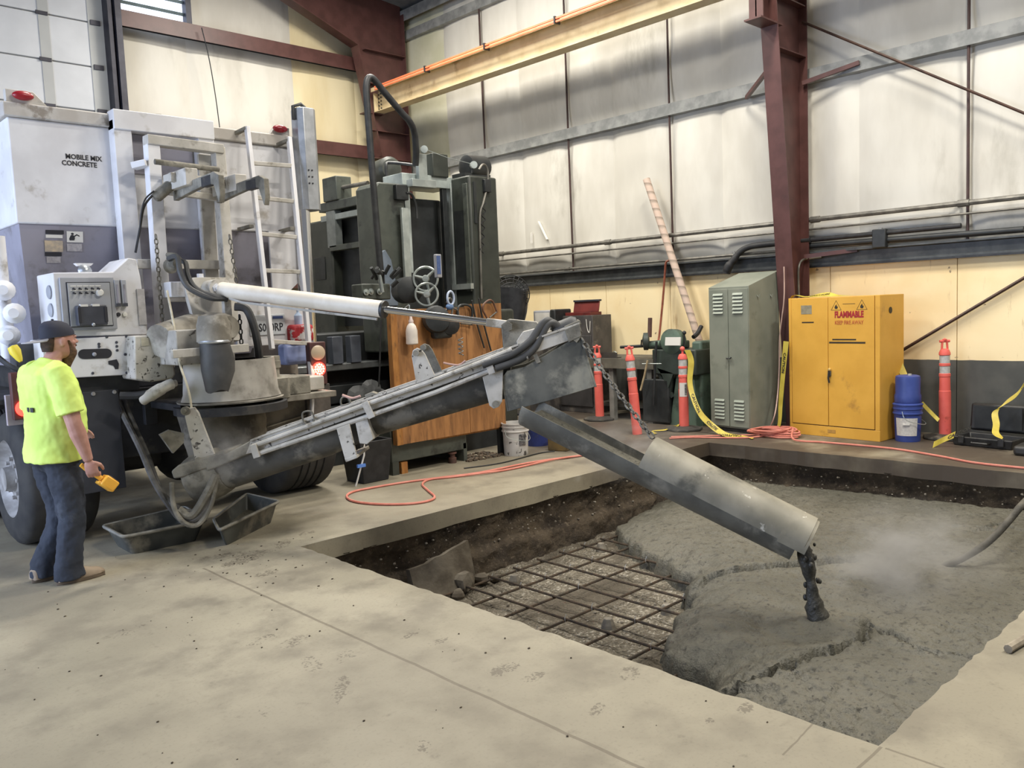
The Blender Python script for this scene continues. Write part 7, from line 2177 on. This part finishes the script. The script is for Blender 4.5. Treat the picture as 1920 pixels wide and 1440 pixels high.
# hair at the nape and beard
lean(MB().loft([ell((-.055, 0, 1.515), .030, .046), ell((-.052, 0, 1.55), .040, .060), ell((-.045, 0, 1.60), .046, .066), ell((-.035, 0, 1.63), .05, .062)])).build('hair', m_hair, wk, local=True)
bd = MB()
rings = []
for (z, xf, w_, xb_) in ((1.585, .062, .0795, .036), (1.560, .092, .076, .034), (1.540, .104, .070, .034), (1.515, .118, .070, .038), (1.49, .126, .062, .048), (1.465, .130, .050, .060), (1.435, .134, .040, .074), (1.405, .132, .026, .09), (1.39, .126, .012, .10)):
    cxm, rx = (xf + xb_) / 2, (xf - xb_) / 2
    rings.append(ell((cxm, 0, z), max(rx, .008), w_, 0, 20, .9, .10, 2.0))
bd.loft(rings)
lean(bd).build('beard', m_beard, wk, local=True, angle=80)
lean(MB().tube([V((.112, -.03, 1.548)), V((.122, 0, 1.553)), V((.112, .03, 1.548))], [.006, .008, .006], 8)).build('moustache', m_beard, wk, local=True)
lean(MB().tube([V((.093, -.046, 1.611)), V((.112, -.028, 1.616)), V((.116, -.012, 1.612))], [.004, .006, .004], 6)).build('eyebrow', m_hair, wk, local=True)
lean(MB().tube([V((.093, .046, 1.611)), V((.112, .028, 1.616)), V((.116, .012, 1.612))], [.004, .006, .004], 6)).build('eyebrow', m_hair, wk, local=True)

# ---- yellow pendant remote held in the right hand
Rw = Matrix.Rotation(WA, 3, 'Z')
hp = V((WX, WY, 0)) + Rw @ (RW + V((.035, .02, -.095)))
rc_ = thing('remote_control', 'yellow pendant remote control held in the right hand of the worker', 'remote', hp)
m_yr = M('remote_yellow', (240, 184, 70), (228, 168, 58), 8, .4)
A = Rw @ V((.62, -.10, -.60))
A.normalize()
B_ = Rw @ V((-.1, -1, .05))
B_ = (B_ - A * B_.dot(A)).normalized()
C_ = A.cross(B_)
Rr = Matrix((A, B_, C_)).transposed()
MB().tube([hp - A * .10 - C_ * -.0, hp - A * .05, hp, hp + A * .06], [.014, .019, .018, .017], 10).build('grip', m_yr, rc_, local=False)
MB().box(hp + A * .115, (.10, .085, .075), Rr).build('head', m_yr, rc_, bevel=.010)
MB().box(hp + A * .075 + C_ * .03, (.05, .06, .02), Rr).build('trigger_guard', m_yr, rc_, bevel=.006)
MB().box(hp + A * .12 - C_ * .04, (.07, .05, .008), Rr).build('button_plate', M('remote_dark', (70, 54, 44), None, 5, .5), rc_, bevel=.003)

# ================================================================ DRIFTING STEAM AND CEMENT DUST
def puff(name, label, c, r, dens, seed, scale=2.2, col=(.95, .92, .86)):
    m = bpy.data.materials.new('vapour_%d' % seed)
    m.use_nodes = True
    t = m.node_tree
    t.nodes.clear()
    n_ = N.__new__(N)
    n_.t = t
    out = n_.n('ShaderNodeOutputMaterial')
    vol = n_.n('ShaderNodeVolumePrincipled')
    vol.inputs['Color'].default_value = col + (1,)
    vol.inputs['Anisotropy'].default_value = .1
    tcd = n_.n('ShaderNodeTexCoord')
    ln = n_.n('ShaderNodeVectorMath', operation='LENGTH')
    t.links.new(tcd.outputs['Object'], ln.inputs[0])
    mp = n_.n('ShaderNodeMapping')
    t.links.new(tcd.outputs['Object'], mp.inputs[0])
    mp.inputs['Location'].default_value = (seed * 1.7, seed * .9, 0)
    fall = n_.math('SUBTRACT', 1.0, ln.outputs['Value'], clamp=True)
    nzv = n_.ramp(n_.noise(mp.outputs[0], scale, 4, .6), .38, .72)
    d = n_.math('MULTIPLY', n_.math('MULTIPLY', n_.math('MULTIPLY', fall, fall), nzv), dens)
    t.links.new(d, vol.inputs['Density'])
    t.links.new(vol.outputs[0], out.inputs['Volume'])
    o = MB().ball((0, 0, 0), 1.0, 20, 14).build(name, m, loc=(0, 0, 0))
    o.location = c
    o.scale = r
    return tag(o, label, 'steam', kind='stuff')


puff('steam_cloud', 'thin white steam drifting over the fresh concrete right of the chute', (5.719, 2.189, -0.120), (.95, .70, .42), 9.0, 3)
puff('dust_cloud', 'pale cement dust hanging in front of the canvas boot under the truck', (2.62, 5.72, .72), (.34, .20, .26), 9.0, 5)
puff('dust_cloud', 'pale cement dust drifting over the upper chute below the boom tip', (5.1, 4.05, .55), (.65, .45, .30), 5.0, 8)
